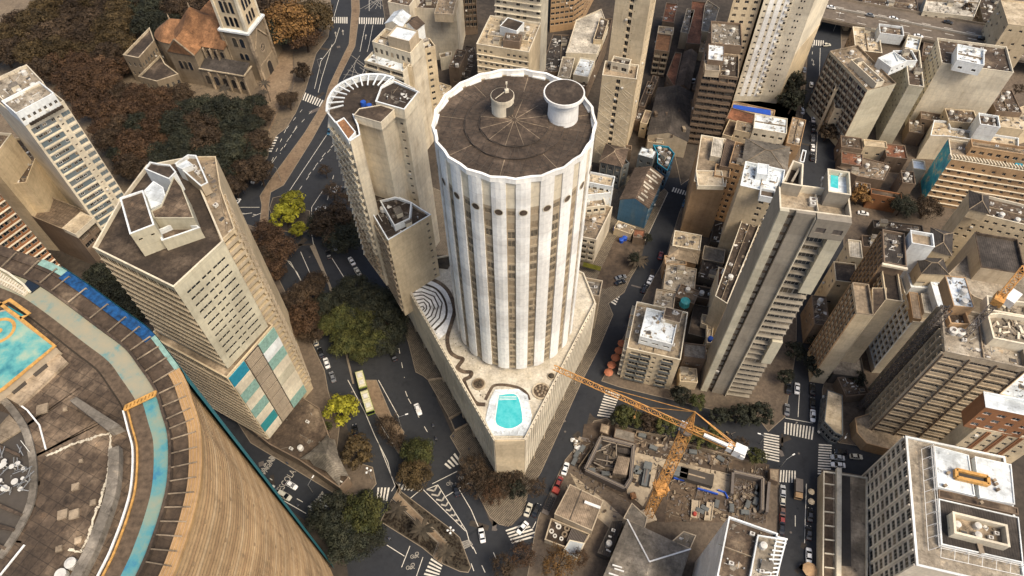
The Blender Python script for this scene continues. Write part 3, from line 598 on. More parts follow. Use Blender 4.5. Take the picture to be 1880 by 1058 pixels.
for i in range(9):
    s = G('C2', 1128, 878).lerp(G('C2', 1178, 862), i/8); e = G('C2', 1150, 912).lerp(G('C2', 1198, 888), i/8); line([s, e], .18, z=.042, b=b)
for i in range(4): line([G('C2', 1128, 878).lerp(G('C2', 1150, 912), i/3), G('C2', 1178, 862).lerp(G('C2', 1198, 888), i/3)], .18, z=.042, b=b)
for i in range(7):
    c = G('C2', 382, 606).lerp(G('C2', 312, 705), i/6.5); d = (G('C2', 382, 606)-G('C2', 312, 705)).normalized(); n = Vector((-d.y, d.x)); b.flat([c-d*.45, c+d*.45, c-n*1.1], .042)
def bike(c, fw, b):
    d = fw.normalized(); n = Vector((-d.y, d.x))
    for o in (-.75, .75):
        q = [c+n*o+Vector((math.cos(a), math.sin(a)))*.5 for a in [i*math.pi/5 for i in range(11)]]; line(q, .16, z=.042, b=b)
    line([c-n*.75, c-n*.2+d*.8, c+n*.5+d*.7, c+n*.75], .16, z=.042, b=b); line([c-n*.2+d*.8, c+n*.1, c+n*.5+d*.7, c+n*.8+d*1.2], .16, z=.042, b=b)
bike(G('C2', 885, 945), G('C2', 885, 945)-G('C2', 870, 915), b); bike(G('C2', 862, 1005), G('C2', 885, 945)-G('C2', 870, 915), b); bike(G('C2', 1078, 565), G('C2', 1090, 540)-G('C2', 1070, 580), b); bike(G('C2', 1142, 535), G('C2', 1090, 540)-G('C2', 1070, 580), b)
for X in range(5):
    line('A2 %d,-30 %d,40' % (600+X*38, 700+X*20), .2, z=.042, b=b); line('A2 %d,-30 %d,50' % (740-X*10, 590+X*28), .2, z=.042, b=b)
    line('A2 %d,%d %d,%d' % (545+X*22, 300+X*32, 720-X*10, 430+X*6), .2, z=.042, b=b); line('A2 %d,%d %d,%d' % (590-X*22, 300+X*26, 500+X*45, 430-X*5), .2, z=.042, b=b)
struct('hatched_marking', b, 'paint_dim')
def road_text(txt, k, X, Y, X2, Y2, size, X3, Y3):     # (X,Y)->(X2,Y2) reading direction, 3rd point: up of the letters
    cu = bpy.data.curves.new('road_text', 'FONT'); cu.body = txt; cu.size = size; cu.extrude = .003; cu.align_x = 'CENTER'; cu.align_y = 'CENTER'
    o = bpy.data.objects.new('t', cu); COL.objects.link(o); bpy.context.view_layer.update(); dg = bpy.context.evaluated_depsgraph_get(); me = bpy.data.meshes.new_from_object(o.evaluated_get(dg)); bpy.data.objects.remove(o)
    c = G(k, X, Y); t = (G(k, X2, Y2)-c).normalized(); up = G(k, X3, Y3)-c; n = Vector((-t.y, t.x)); s = 1 if n.dot(up) > 0 else 1
    me.materials.clear(); me.materials.append(MAT['paint_dim']); o = bpy.data.objects.new('road_text', me); COL.objects.link(o); o['kind'] = 'structure'
    o.matrix_world = Matrix(((t.x, n.x*1.5, 0, c.x), (t.y, n.y*1.5, 0, c.y), (0, 0, 1, .04), (0, 0, 0, 1)))
road_text('DEVAGAR', 'C2', 75, 482, 98, 450, 2.0, 40, 470); road_text('ESCOLA', 'C2', 195, 543, 215, 515, 2.0, 160, 530); road_text('DEVAGAR', 'C1', 1436, 480, 1458, 445, 2.0, 1400, 470)
for k, X, Y, dx, dy in (('A2', 620, 215, -6, 60), ('A2', 500, 190, 4, 40), ('A2', 461, 200, 6, 40), ('A4', 333, 325, 0, -40)):
    b = MB(); c = G(k, X, Y); e = G(k, X-dx, Y-dy); d = (e-c).normalized(); n = Vector((-d.y, d.x)); line([c, c+d*3], .25, z=.042, b=b); b.flat([c+d*3-n*.6, c+d*3+n*.6, c+d*4.6], .042); struct('arrow_marking', b, 'paint_dim')
# ============================================================ ROUND TOWER ON ITS TRIANGULAR PODIUM
HC = Vector((.86, 118.3)); HR = 17.3; HT = 108.0; PZ = 29.0
root = empty('round_hotel_tower', (HC.x, HC.y, 0), 'tall cylindrical white ribbed hotel tower rising from the triangular podium', 'tower')
TW = root
N = 21; PH = R(-90+5.4)-2*math.pi/21*.29
def pol(r, a, c=HC): return (c.x+r*math.cos(a), c.y+r*math.sin(a))
rng = random.Random(4)
for k in range(N):
    a0 = PH+k*2*math.pi/N; aw = 2*math.pi/N*.60; ro = HR; ri = HR-.32
    # white rib: gently convex panel from top to bottom
    b = MB(); q = [pol(ro+.0, a0), pol(ro+.16, a0+aw*.33), pol(ro+.16, a0+aw*.67), pol(ro, a0+aw), pol(ri-.3, a0+aw), pol(ri-.3, a0)]
    b.prism(q, 31.2, HT-1.15); b.cur = 1
    o = part('white_rib', b, ['hwhite', 'steel'], TW)
    # round opening low in the crown of each rib
    am = a0+aw*.5; tt = Vector((-math.sin(am), math.cos(am), 0)); nn = Vector((math.cos(am), math.sin(am), 0)); c = Vector((*pol(ro+.17, am), HT-10.2)); b = MB()
    for r0, r1, d0, mi in ((.0, .90, .02, 0), (.86, 1.02, .10, 1)):
        vs = []; ns = 18
        for i in range(ns):
            g = 2*math.pi*i/ns; vs += [c+tt*math.cos(g)*r0+Vector((0, 0, math.sin(g)*r0))+nn*d0, c+tt*math.cos(g)*r1+Vector((0, 0, math.sin(g)*r1))+nn*(d0 if mi else d0)]
        b.cur = mi; b.add(vs, [(2*i, 2*i+1, (2*i+3) % (2*ns), (2*i+2) % (2*ns)) for i in range(ns)])
    part('porthole', b, ['r_brown', 'pale'], TW)
    # recessed strip between the ribs: wall with windows, floor by floor
    p0 = pol(ri, a0+aw); p1 = pol(ri, a0+2*math.pi/N); L = (Vector(p1)-Vector(p0)).length; wb = MB()
    facade(TW, wb, p0, p1, 31.2, HT-13.0, W(fh=3.05, cw=L, ww=L-.35, wh=2.2, sill=.45, rec=.12, top=.6, bot=.4, glass='shutter', frame='stripwall', kind='louv', ac=0), rng)
    facade(TW, wb, p0, p1, HT-13.0, HT-1.15, W(fh=2.6, cw=L, ww=L-.35, wh=1.5, sill=.5, rec=.12, top=8.4, bot=.8, glass='shutter', frame='stripwall', kind='louv', ac=0), rng)
    part('window_strip_wall', wb, 'stripwall', TW); b = MB(); mm = (Vector(p0)+Vector(p1))/2; b.prism([Vector(p0)*1.0, Vector(p1), Vector(pol(HR-1.2, a0+2*math.pi/N)), Vector(pol(HR-1.2, a0+aw))], HT-9.3, HT-1.6); dd = (mm-HC).normalized()*.03; b.v = [(x+dd.x, y+dd.y, z) for x, y, z in b.v]; part('blank_crown_panel', b, 'pale', TW)
# windows: the 98 nearest are parts, the rest one mesh
flush(TW)
b = MB(); po = [pol(HR+(.42 if k % 2 == 0 else .06), PH+(0 if k % 2 == 0 else aw-math.pi/N)+k*math.pi/N) for k in range(2*N)]; pi_ = [pol(HR+(-.12 if k % 2 == 0 else -.5), PH+(0 if k % 2 == 0 else aw-math.pi/N)+k*math.pi/N) for k in range(2*N)]
m2 = 2*N; zb, zt = HT-1.6, HT
for i in range(m2):
    j = (i+1) % m2
    b.quad((*po[i], zt), (*po[j], zt), (*pi_[j], zt), (*pi_[i], zt)); b.quad((*po[i], zb+.25), (*po[j], zb+.25), (*po[j], zt), (*po[i], zt)); b.quad((*pi_[j], zb), (*pi_[i], zb), (*pi_[i], zt), (*pi_[j], zt)); b.quad((*po[j], zb+.25), (*po[i], zb+.25), (*pi_[i], zb+.25), (*pi_[j], zb+.25))
part('parapet', b, 'hwhite', TW)
b = MB(); b.flat([pol(HR-.3, i*math.pi/N+PH) for i in range(m2)], HT-1.5); part('roof', b, 'r_hilton', TW)
b = MB(); b.prism([pol(HR*.62, R(11.25)+i*math.pi/8) for i in range(16)], HT-1.49, HT-1.0, False); part('roof_step', b, 'r_hilton', TW)
b = MB(); q = [pol(HR*.435, R(15)+i*math.pi/6) for i in range(12)]; zz = HT-.55
b.add([(*p, HT-.99) for p in q]+[(*p, zz) for p in q]+[(HC.x, HC.y, HT+.1)], [(i, (i+1) % 12, 12+(i+1) % 12, 12+i) for i in range(12)]+[(12+i, 12+(i+1) % 12, 24) for i in range(12)]); o = part('roof_cone', b, 'r_hilton', TW)
b = MB()
for i in range(12):
    a = R(15)+i*math.pi/6; b.bar((*pol(HR*.43, a), HT-.53), (*pol(.5, a), HT+.09), .10, .04)
for i in (0, 3, 5, 7, 9, 11, 13): b.bar((*pol(HR*.95, R(11)+i*math.pi/8), HT-1.47), (*pol(HR*.62, R(11)+i*math.pi/8), HT-1.47), .10, .04)
part('roof_joint', b, 'r_tan', TW)
b = MB()
for i in range(64):
    a = R(11.25)+i*math.pi/32
    if i % 4: b.bar((*pol(HR*.955, a), HT-1.475), (*pol(HR*.63, a), HT-1.475), .07, .03); b.bar((*pol(HR*.6, a), HT-.985), (*pol(HR*.44, a), HT-.985), .07, .03)
for r_, z_ in ((HR*.80, HT-1.475), (HR*.622, HT-.99), (HR*.437, HT-.54)):  # one joint ring; the rings at both steps paint the step shadows dark
    for i in range(32): b.bar((*pol(r_, R(11.25)+i*math.pi/16), z_), (*pol(r_, R(11.25)+(i+1)*math.pi/16), z_), .09, .04)
part('joint_and_step_shade', b, 'darkwall', TW)
c1 = Vector((-1.6, 121.6)); b = MB(); b.cyl((c1.x, c1.y, HT-.9), 2.4, 4.2, 28); b.cyl((c1.x, c1.y, HT+3.3), 2.52, .7, 28); h = part('stair_housing', b, 'pale', TW)
b = MB(); b.cyl((c1.x, c1.y, HT+4.02), 2.4, .05, 28); part('housing_roof', b, 'r_dark', h)
b = MB()
for a in (-62, -44, -26): q = pol(2.38, R(a), c1); b.box((q[0], q[1], HT-.85), .75, .2, 3.2, R(a+90))
part('door_slot', b, 'darkwall', h); b = MB(); b.box((c1.x+.9, c1.y+.9, HT+4.05), .8, .7, .7, .3); b.cyl((c1.x+.9, c1.y+.9, HT+4.7), .06, 1.6, 6); b.box((c1.x+.9, c1.y+1.0, HT+6.1), .4, .3, .5); b.bar((c1.x-1.5, c1.y-1.4, HT+4.2), (c1.x+.8, c1.y+1.2, HT+4.2), .12); part('antenna', b, 'pale', h)
c2 = Vector((11.4, 120.6)); b = MB(); b.cyl((c2.x, c2.y, HT-1.45), 3.35, 5.2, 36, 3.2); b.cyl((c2.x, c2.y, HT+3.75), 3.2, .9, 36, 4.3); b.cyl((c2.x, c2.y, HT+4.65), 4.35, .75, 36); h = part('water_tank', b, 'hwhite', TW)
b = MB(); b.cyl((c2.x, c2.y, HT+5.41), 4.05, .06, 36); part('tank_cover', b, 'r_dark', h)
b = MB(); b.cyl((HC.x, HC.y, PZ+.01), HR-2.6, 2.6, 40); part('tower_base', b, 'r_brown', TW)
b = MB(); b.cyl((HC.x, HC.y, 31.0), HR-.5, .35, 60); part('tower_soffit', b, 'concrete', TW)
b = MB()
for k in range(N): q = pol(HR-1.5, PH+(k+.28)*2*math.pi/N); b.box((q[0], q[1], PZ), .5, .5, 2.05)
part('column', b, 'pale', TW)
# ---- podium
pod = pts('F2 60,88 512,880 648,878 968,258 915,125 690,20 330,40', PZ+1)
root = empty('triangular_podium', (-2, 110, 0), 'long cream ribbed triangular podium with a pool terrace around the round tower', 'building'); PD = root
wb = MB(); cp = ccw(pod); n = len(cp)
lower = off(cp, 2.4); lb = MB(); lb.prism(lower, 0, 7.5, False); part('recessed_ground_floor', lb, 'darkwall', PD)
allfins = []
for i in range(n):
    p0, p1 = Vector(cp[i]), Vector(cp[(i+1) % n]); L = (p1-p0).length; t = (p1-p0)/L; nn = Vector((t.y, -t.x))
    wb.quad((*p0, 7), (*p1, 7), (*p1, PZ+1), (*p0, PZ+1)); k = int(L/1.45)
    if nn.dot(-(p0+p1)/2) < 0: continue
    for j in range(k+1):
        u = min(max(L*j/k, .55), L-.55); b = MB(); q = p0+t*u; d = .3; v = [q-t*.52+nn*.004, q+t*.52+nn*.004, q+t*.52+nn*d, q-t*.52+nn*d]
        if L < 15:
            if j == 0: b.hexa([(*x, 6.6) for x in (p0+t*.02+nn*.004, p1-t*.02+nn*.004, p1-t*.02+nn*.3, p0+t*.02+nn*.3)]+[(*x, PZ+.7) for x in (p0+t*.02+nn*.004, p1-t*.02+nn*.004, p1-t*.02+nn*.3, p0+t*.02+nn*.3)]); part('curved_front_wall', b, 'cream', PD)
            continue
        b.hexa([(*x, 6.6) for x in v]+[(*x, PZ+.7) for x in v]); allfins.append((b, (q-Vector((0, 0))).length))
    for j in range(int(L/7.5)+1):
        q = p0+t*min(max(j*7.5, .8), L-.8)-nn*.6; b = MB(); ang = math.atan2(t.y, t.x); b.box((q.x, q.y, 0), .7, 1.0, 3.6, ang); b.box((q.x, q.y, 3.6), 1.3, 1.1, 1.6, ang); b.box((q.x, q.y, 5.2), 2.6, 1.15, 1.75, ang); part('pillar', b, 'concrete', PD)
wb.flat(list(reversed(cp)), 7.0); part('wall', wb, 'brown', PD)
allfins.sort(key=lambda q: q[1]); b = MB()
for f, _ in allfins[:95]: part('facade_fin', f, 'pale', PD)
for f, _ in allfins[95:]: b.add(f.v, f.f)
part('facade_fin', b, 'pale', PD, True)
inn = off(cp, .35); b = MB(); b.flat(inn, PZ); part('terrace_deck', b, 'terrazzo', PD); b = MB()
for i in range(n):
    j = (i+1) % n; b.quad((*cp[i], PZ+1), (*cp[j], PZ+1), (*inn[j], PZ+1), (*inn[i], PZ+1)); b.quad((*inn[j], PZ), (*inn[i], PZ), (*inn[i], PZ+1), (*inn[j], PZ+1))
part('parapet', b, 'pale', PD)
def curve(s, z, closed=False, sub=6):
    p = pts(s, z) if isinstance(s, str) else s; n = len(p); out = []
    for i in range(n if closed else n-1):
        a, b_, c, d = p[(i-1) % n] if closed or i else p[0], p[i], p[(i+1) % n], p[(i+2) % n] if closed or i+2 < n else p[-1]
        for k in range(sub):
            t = k/sub; out.append(.5*((2*b_)+(-a+c)*t+(2*a-5*b_+4*c-d)*t*t+(-a+3*b_-3*c+d)*t*t*t))
    if not closed: out.append(p[-1])
    return out
def ribbon(name, s, wd, z, mat, par, closed=False, sub=6, h=0):
    p = curve(s, z, closed, sub) if sub else pts(s, z); n = len(p); b = MB()
    for i in range(n if closed else n-1):
        a, c = p[i], p[(i+1) % n]; nxt = p[(i+2) % n] if closed or i+2 < n else c+(c-a); prv = p[i-1] if closed or i else a-(c-a)
        def nr(x, y): d = (y-x).normalized(); return Vector((-d.y, d.x))*wd/2
        n0, n1 = nr(prv, c), nr(a, nxt)
        if h: b.hexa([(*(a-n0), z), (*(c-n1), z), (*(c+n1), z), (*(a+n0), z), (*(a-n0), z+h), (*(c-n1), z+h), (*(c+n1), z+h), (*(a+n0), z+h)])
        else: b.quad((*(a-n0), z), (*(c-n1), z), (*(c+n1), z), (*(a+n0), z))
    return part(name, b, mat, par)
z = PZ+.006
b = MB(); b.flat(curve('F2 98,160 165,148 240,160 305,208 332,290 318,360 280,410 252,432', PZ, False), z); part('mosaic_field', b, 'r_mosaic', PD)
ribbon('mosaic_band', 'F2 105,155 160,145 240,160 300,205 330,285 318,350 298,420 310,480 340,505 368,515 352,540 345,555 370,572 405,575 400,595 375,610 382,640 400,675 430,715 470,720', 1.25, z+.004, 'r_brown', PD)
ribbon('mosaic_band', 'F2 115,180 180,175 250,200 290,260 290,330 240,385', .7, z+.008, 'r_dark', PD, sub=4)
for i, s in enumerate(('F2 125,200 185,192 245,215 275,262 262,330 225,370', 'F2 132,215 185,212 238,232 258,275 243,325 215,352', 'F2 143,232 190,226 225,248 240,282 225,320 205,335', 'F2 150,250 192,243 215,262 222,285 210,310 198,322', 'F2 165,265 192,258 203,272 205,288 195,302', 'F2 172,282 188,276 194,287 186,296')):
    ribbon('mosaic_band', s, .46, z+.008+i*.001, 'darkwall', PD, sub=0)
ribbon('mosaic_band', 'F2 470,700 490,660 510,635 560,632 620,645 655,670 668,700', .9, z+.006, 'r_brown', PD, sub=4)
# pool with coping
pc = curve('F2 533,672 612,672 640,780 628,815 575,836 522,815 513,780', PZ, False, 5); pcop = pts('F2 515,655 620,652 660,680 680,770 668,862 500,862 470,790 490,700', PZ)
b = MB(); b.prism(pcop, PZ+.02, PZ+.30); part('pool_surround', b, 'r_white', PD)
cop = curve('F2 532,682 611,682 637,785 622,815 575,832 525,815 516,785', PZ, False, 5)
b = MB(); b.prism(off(ccw(cop), -.35), PZ+.301, PZ+.42, False); pl = part('pool_coping', b, 'lamp_w', PD)
b = MB(); b.flat(cop, PZ+.424); part('pool_water', b, 'poolwater', pl)
b = MB(); a_, c_ = pts('F2 533,686 610,684', PZ+.43); n_ = Vector((0, -.5))
for i in range(3): b.bar((*(a_+n_*(i*.9)), PZ+.45), (*(c_+n_*(i*.9)), PZ+.45), .16, .05)
part('pool_steps', b, 'lamp_w', pl)
for X, Y, r, m_ in ((440, 630, 1.9, 'soil'), (722, 662, 2.6, 'soil'), (768, 595, 1.1, 'garden')):
    c = G('F2', X, Y, PZ); b = MB(); b.cyl((c.x, c.y, PZ+.02), r, .45, 24, r*1.02); pl = part('round_planter', b, 'r_cream', PD); b = MB(); b.cyl((c.x, c.y, PZ+.471), r*.82, .05, 24); part('planter_soil', b, m_, pl)
    for i in range(12 if r > 2 else 6):
        a = i*2.4; q = c+Vector((math.cos(a), math.sin(a)))*r*.7*math.sqrt((i+.5)/12); b = MB(); b.cyl((q.x, q.y, PZ+.52), .36, .25, 8, .42); b.cyl((q.x, q.y, PZ+.77), .42, .25, 8, .2); part('round_shrub', b, 'r_tan' if r > 2 else 'garden', pl)
b = MB()
for X in (542, 578, 615):
    c = G('F2', X, 858, PZ); b2 = MB(); b2.cyl((c.x, c.y, PZ+.3), .05, 1.9, 6); b2.bar((c.x-.3, c.y, PZ+2.0), (c.x+.3, c.y, PZ+2.0), .06); part('railing_post', b2, 'metal', PD)
rng = random.Random(9); b = MB()
for i in range(150):
    X, Y = rng.uniform(110, 480), rng.uniform(110, 700); c = G('F2', X, Y, PZ)
    if inside(c, off(cp, .8)) and (c-HC).length > HR+.2 and not (100 < X < 330 and 150 < Y < 400): b.flat([c+Vector((rng.uniform(.1, .3)*math.cos(a), rng.uniform(.1, .3)*math.sin(a))) for a in (0, 1.2, 2.5, 3.7, 5)], z+.002)
part('mosaic_speckle', b, 'r_brown', PD, True)
# curved front wall under the pool
# garden strip on the terrace behind
b = MB(); b.prism(pts('F2 75,85 130,130 175,95 300,110 330,60 200,40 100,60', PZ), PZ+.02, PZ+.5); part('planting_bed', b, 'garden', PD)
# terraces behind, right of the tower
V(PD, 20, 'R B3 430,580 530,600 470,500', base=0, wall='concrete', roof='r_grey', cl=2, nm='annex_')
wallmat('ochre2', (.30, .20, .11), .9, (.10, .06, .03)); wallmat('ochre3', (.42, .31, .19), .9, (.15, .10, .05)); wallmat('corn', (.40, .255, .115), .7, (.16, .10, .05))
# ============================================================ CURVED SLAB (bottom left)
CZ = 112.0
oc = pts('B1 -340,250 -150,290 20,345 250,430 400,520 620,680 770,790 860,900 950,1030 C1 1000,120 1036,240 1046,400 1036,560 1000,720 950,880 880,1058', CZ)
oc = oc+[oc[-1]+Vector((-2.2, -9)), oc[-1]+Vector((-6.5, -19))]
oc = curve(oc, CZ, False, 4)
root = empty('curved_apartment_building', (-60, 40, 0), 'huge curving apartment building with horizontal sun louvres and a stained roof, bottom left', 'apartment building'); CO = root
def offc(c, d):      # offset of the open curve, positive = towards the inside (left/below)
    out = []
    for i in range(len(c)):
        t = (c[min(i+1, len(c)-1)]-c[max(i-1, 0)]).normalized(); out.append(c[i]+Vector((t.y, -t.x))*d)
    return out
def strip(c, d0, d1, z, b, z1=None, i0=0, i1=None):
    A, B_ = offc(c, d0), offc(c, d1); i1 = len(c)-1 if i1 is None else i1
    for i in range(i0, i1):
        if z1 is None: b.quad((*A[i], z), (*A[i+1], z), (*B_[i+1], z), (*B_[i], z))
        else: b.hexa([(*A[i], z), (*A[i+1], z), (*B_[i+1], z), (*B_[i], z), (*A[i], z1), (*A[i+1], z1), (*B_[i+1], z1), (*B_[i], z1)])
NC = len(oc); IU = int(NC*.455); IT = int(NC*.48)        # upper part of the curve carries the netting
b = MB(); strip(oc, .15, 26, 0, b, CZ-1.2); part('wall', b, 'darkwall', CO)  # dark wall colour stands for the shade in the louvre gaps
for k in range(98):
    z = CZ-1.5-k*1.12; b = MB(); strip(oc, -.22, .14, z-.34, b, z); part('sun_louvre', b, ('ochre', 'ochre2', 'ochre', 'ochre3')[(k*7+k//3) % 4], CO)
b = MB()
for i in range(0, NC-1, 3):
    t = (oc[i+1]-oc[i]).normalized(); n = Vector((-t.y, t.x))
    for k in range(0, 74, 1):
        if (i*7+k*5) % 6 == 0: q = oc[i]-n*.05; b.box((q.x, q.y, CZ-1.6-k*1.48-1.3), .5, .45, .95, math.atan2(t.y, t.x))
part('louvre_panel', b, 'ochre', CO, True)
b = MB(); strip(oc, -.95, .9, CZ-1.3, b, CZ-.5, IU); part('cornice', b, 'corn', CO)
for d in (-.75, -.25, .25, .7): b = MB(); strip(oc, d-.07, d+.07, CZ-.5, b, CZ-.36, IU); part('cornice_rib', b, 'tan', CO)
b = MB(); strip(oc, -.9, .9, CZ-1.2, b, CZ-.9, 0, IU); part('edge_ledge', b, 'r_brown', CO)
plain('netblue', (.006, .055, .16), .6, 0, .6)
b = MB(); strip(oc, -1.0, .85, CZ-.9, b, CZ-.7, int(NC*.215), int(NC*.37)); part('blue_edge_sheet', b, 'netblue', CO)
b = MB(); strip(oc, -1.0, .3, CZ-.9, b, CZ-.72, int(NC*.16), int(NC*.215)); strip(oc, -1.0, -.2, CZ-.9, b, CZ-.72, int(NC*.37), IU); part('pale_edge_sheet', b, 'tealpale', CO)
b = MB(); strip(oc, .9, 3.3, CZ-1.19, b); part('perimeter_walkway', b, 'r_brown', CO)
for i in range(1, NC-1, 2):
    p, q = offc(oc, -.3)[i], offc(oc, 3.4)[i]; b = MB(); b.bar((*p, CZ-.3), (*q, CZ-.3), .16); b.bar((*p, CZ-1.1), (*p, CZ-.3), .1); part('walkway_bar', b, 'r_tan', CO)
b = MB(); strip(oc, 3.3, 3.7, CZ-1.2, b, CZ-.1); part('inner_kerb', b, 'r_brown', CO)
b = MB(); strip(oc, 3.7, 5.9, CZ-.6, b, None, IT); part('turquoise_channel', b, 'tealroof', CO)
b = MB(); strip(oc, 3.7, 6.7, CZ-.6, b, None, 0, IT); part('faded_channel', b, 'beigeteal', CO)
b = MB(); strip(oc, 5.9, 8.6, CZ-.602, b, None, 0); part('gravel_strip', b, 'soil', CO)
b = MB(); strip(oc, 8.0, 8.25, CZ-.5, b, CZ-.3, IT); part('yellow_pipe', b, 'yellow', CO)
b = MB(); strip(oc, 8.6, 8.85, CZ-.5, b, CZ-.2, IT); part('white_pipe', b, 'lamp_w', CO)
b = MB(); strip(oc, 8.86, 30, CZ-.7, b); part('roof_deck', b, 'r_slab', CO)
b = MB(); strip(oc, 10.2, 11.7, CZ-.69, b, CZ+.7, int(NC*.575)); part('upstand_wall', b, 'r_grey', CO)
g0, g1 = offc(oc, 3.7)[IT], offc(oc, 8.2)[IT]; b = MB()
for e in (-.45, .45): b.bar((g0.x, g0.y+e, CZ+.1), (g1.x, g1.y+e, CZ+.1), .2)
for i in range(9): q = g0.lerp(g1, i/8); b.bar((q.x, q.y-.45, CZ+.1), (q.x, q.y+.45, CZ+.1), .3)
part('yellow_gantry', b, 'yellow', CO)
def pb(name, s, z0, z1, mat, par):
    b = MB(); p = pts(s, z1); b.prism(p, z0, z1); return part(name, b, mat, par)
z = CZ-.68
pb('raised_slab', 'C1 375,110 410,90 650,245 580,270', z, CZ+1.3, 'r_grey', CO)
# grid of roof tiles with a pale broken edge
b = MB(); b.flat(pts('C1 240,400 580,280 590,450 545,620 500,760 440,920 150,885 100,870 190,640 210,500', CZ), CZ-.60); part('tiled_field', b, 'r_slab', CO)
rg = random.Random(2)
for s in ('C1 235,400 300,375 350,350 400,330 450,318 510,296 585,280', 'C1 585,280 588,350 580,430 572,500 555,560 540,600 532,660 510,690 490,760 470,830 440,890 420,920 360,905'):
    p = curve(s, CZ, False, 5); p = [q+Vector((rg.uniform(-.12, .12), rg.uniform(-.12, .12))) for q in p]; b = MB()
    for i in range(len(p)-1): b.bar((*p[i], CZ-.58), (*p[i+1], CZ-.58), rg.uniform(.15, .5), .06)
    part('pale_flashing', b, 'pale', CO)
for X, Y, s in ((330, 720, 1.3), (392, 718, 1.3), (495, 655, .8), (415, 860, .9), (310, 905, .8), (345, 150, .6), (220, 150, 1.6), (430, 430, .5), (400, 570, 1.0)):
    c = G('C1', X, Y, CZ); b = MB(); b.box((c.x, c.y, CZ-.6), s, s, .35, .3); part('roof_hatch', b, 'r_tan', CO)
b = MB(); c = G('C1', 385, 990, CZ); b.cyl((c.x, c.y, CZ-.6), .75, 1.0, 24); b.cyl((c.x, c.y, CZ+.4), .7, .15, 24, .3); part('water_tank', b, 'tank', CO)
b = MB(); c = G('C1', 332, 1050, CZ); b.cyl((c.x, c.y, CZ-.6), .75, 1.0, 24); part('water_tank', b, 'tank', CO)
for s in ('C1 0,1058 135,890', 'C1 10,60 150,165 215,245 250,375'): ribbon('roof_pipe', s, .22, CZ-.55, 'lamp_w', CO, sub=0, h=.2)
# helipad with yellow rim
hz2 = CZ+1.6; hp_ = pts('B1 -140,330 20,640 125,735 290,875 20,1058 -240,1150', hz2)
b = MB(); b.prism(pts('E6 -260,380 40,300 445,600 30,945 -300,1150', hz2), CZ-.7, hz2); hp = part('helipad', b, ['concrete'], CO)
b = MB(); b.flat(pts('E6 -250,385 45,315 430,602 32,925 -290,1130', hz2), hz2+.02); part('helipad_surface', b, 'helipad', hp)
ribbon('helipad_rim', 'E6 -300,1150 30,945 445,600 165,375 -10,250', .55, hz2+.03, 'yellow', hp, sub=0, h=.18)
ribbon('helipad_rim', 'E6 165,375 240,340 80,225 0,270', .6, hz2+.03, 'yellow', hp, sub=0, h=.18)
b = MB(); b.flat(pts('E6 55,262 40,290 165,362 205,350', hz2), hz2-.4); part('helipad_notch', b, 'teal', hp)
c = G('E6', -5, 475, hz2); r_ = (G('E6', 115, 460, hz2)-c).length; b = MB()
for i in range(48):
    a0, a1 = i*math.pi/24, (i+1)*math.pi/24; b.quad(*[(c.x+q*math.cos(a), c.y+q*math.sin(a), hz2+.05) for q, a in ((r_-.3, a0), (r_+.25, a0), (r_+.25, a1), (r_-.3, a1))])
b.cyl((c.x, c.y, hz2+.03), .5, .02, 16); part('landing_ring', b, 'yellow', hp)
b = MB(); b.prism(pts('E6 60,950 30,1000 160,1075 540,720 440,620', CZ), CZ-.7, CZ-.1); h = part('plant_ledge', b, 'r_tan', CO)
for q in ('E6 262,825 378,742 390,765 290,848', 'E6 92,970 205,882 220,905 115,990'): b = MB(); b.prism(pts(q, CZ-.1), CZ-.098, CZ+.05); part('louvred_grille', b, 'darkwall', h)
# flat dark sheet paints the shade of the inner light well; tanks and dishes
b = MB(); b.prism(pts('C1 -200,100 60,180 140,330 172,430 170,600 120,740 0,960 -200,1000', CZ), CZ-.69, CZ-.64); part('well_shade_sheet', b, 'darkwall', CO)
b = MB(); ribbon('well_rim', 'C1 0,90 60,150 130,250 165,350 185,470 180,620 140,740 60,880 0,960', 1.0, CZ-.63, 'r_grey', CO, sub=3, h=.35)
pb('brick_patch', 'C1 0,240 50,185 120,265 0,340', CZ-.6, CZ-.3, 'r_tan', CO)
rg = random.Random(5)
for i in range(13):
    c = G('C1', rg.uniform(5, 145), rg.uniform(430, 600), CZ); b = MB(); h_ = rg.uniform(.3, 1.2); b.cyl((c.x, c.y, CZ-.6), .08, h_, 6); b.cyl((c.x, c.y, CZ-.6+h_), .15, .25, 16, rg.uniform(.25, .5)); part('dish_antenna', b, 'tank', CO)
b = MB()
for i in range(26):
    c = G('C1', rg.uniform(0, 160), rg.uniform(380, 640), CZ); a = rg.uniform(0, 3.1); l = rg.uniform(.5, 2.2); b.bar((c.x, c.y, CZ-.2+rg.random()), (c.x+l*math.cos(a), c.y+l*math.sin(a), CZ+rg.random()), .09)
part('antenna_frame', b, 'metal', CO)
for q in ('C1 -60,640 120,720 110,735 -60,665', 'C1 -60,760 80,800 70,815 -60,790', 'C1 -60,860 30,900 20,915 -60,880', 'C1 -20,340 110,400 105,415 -20,360'): pb('well_beam', q, CZ-.6, CZ-.1, 'r_brown', CO)
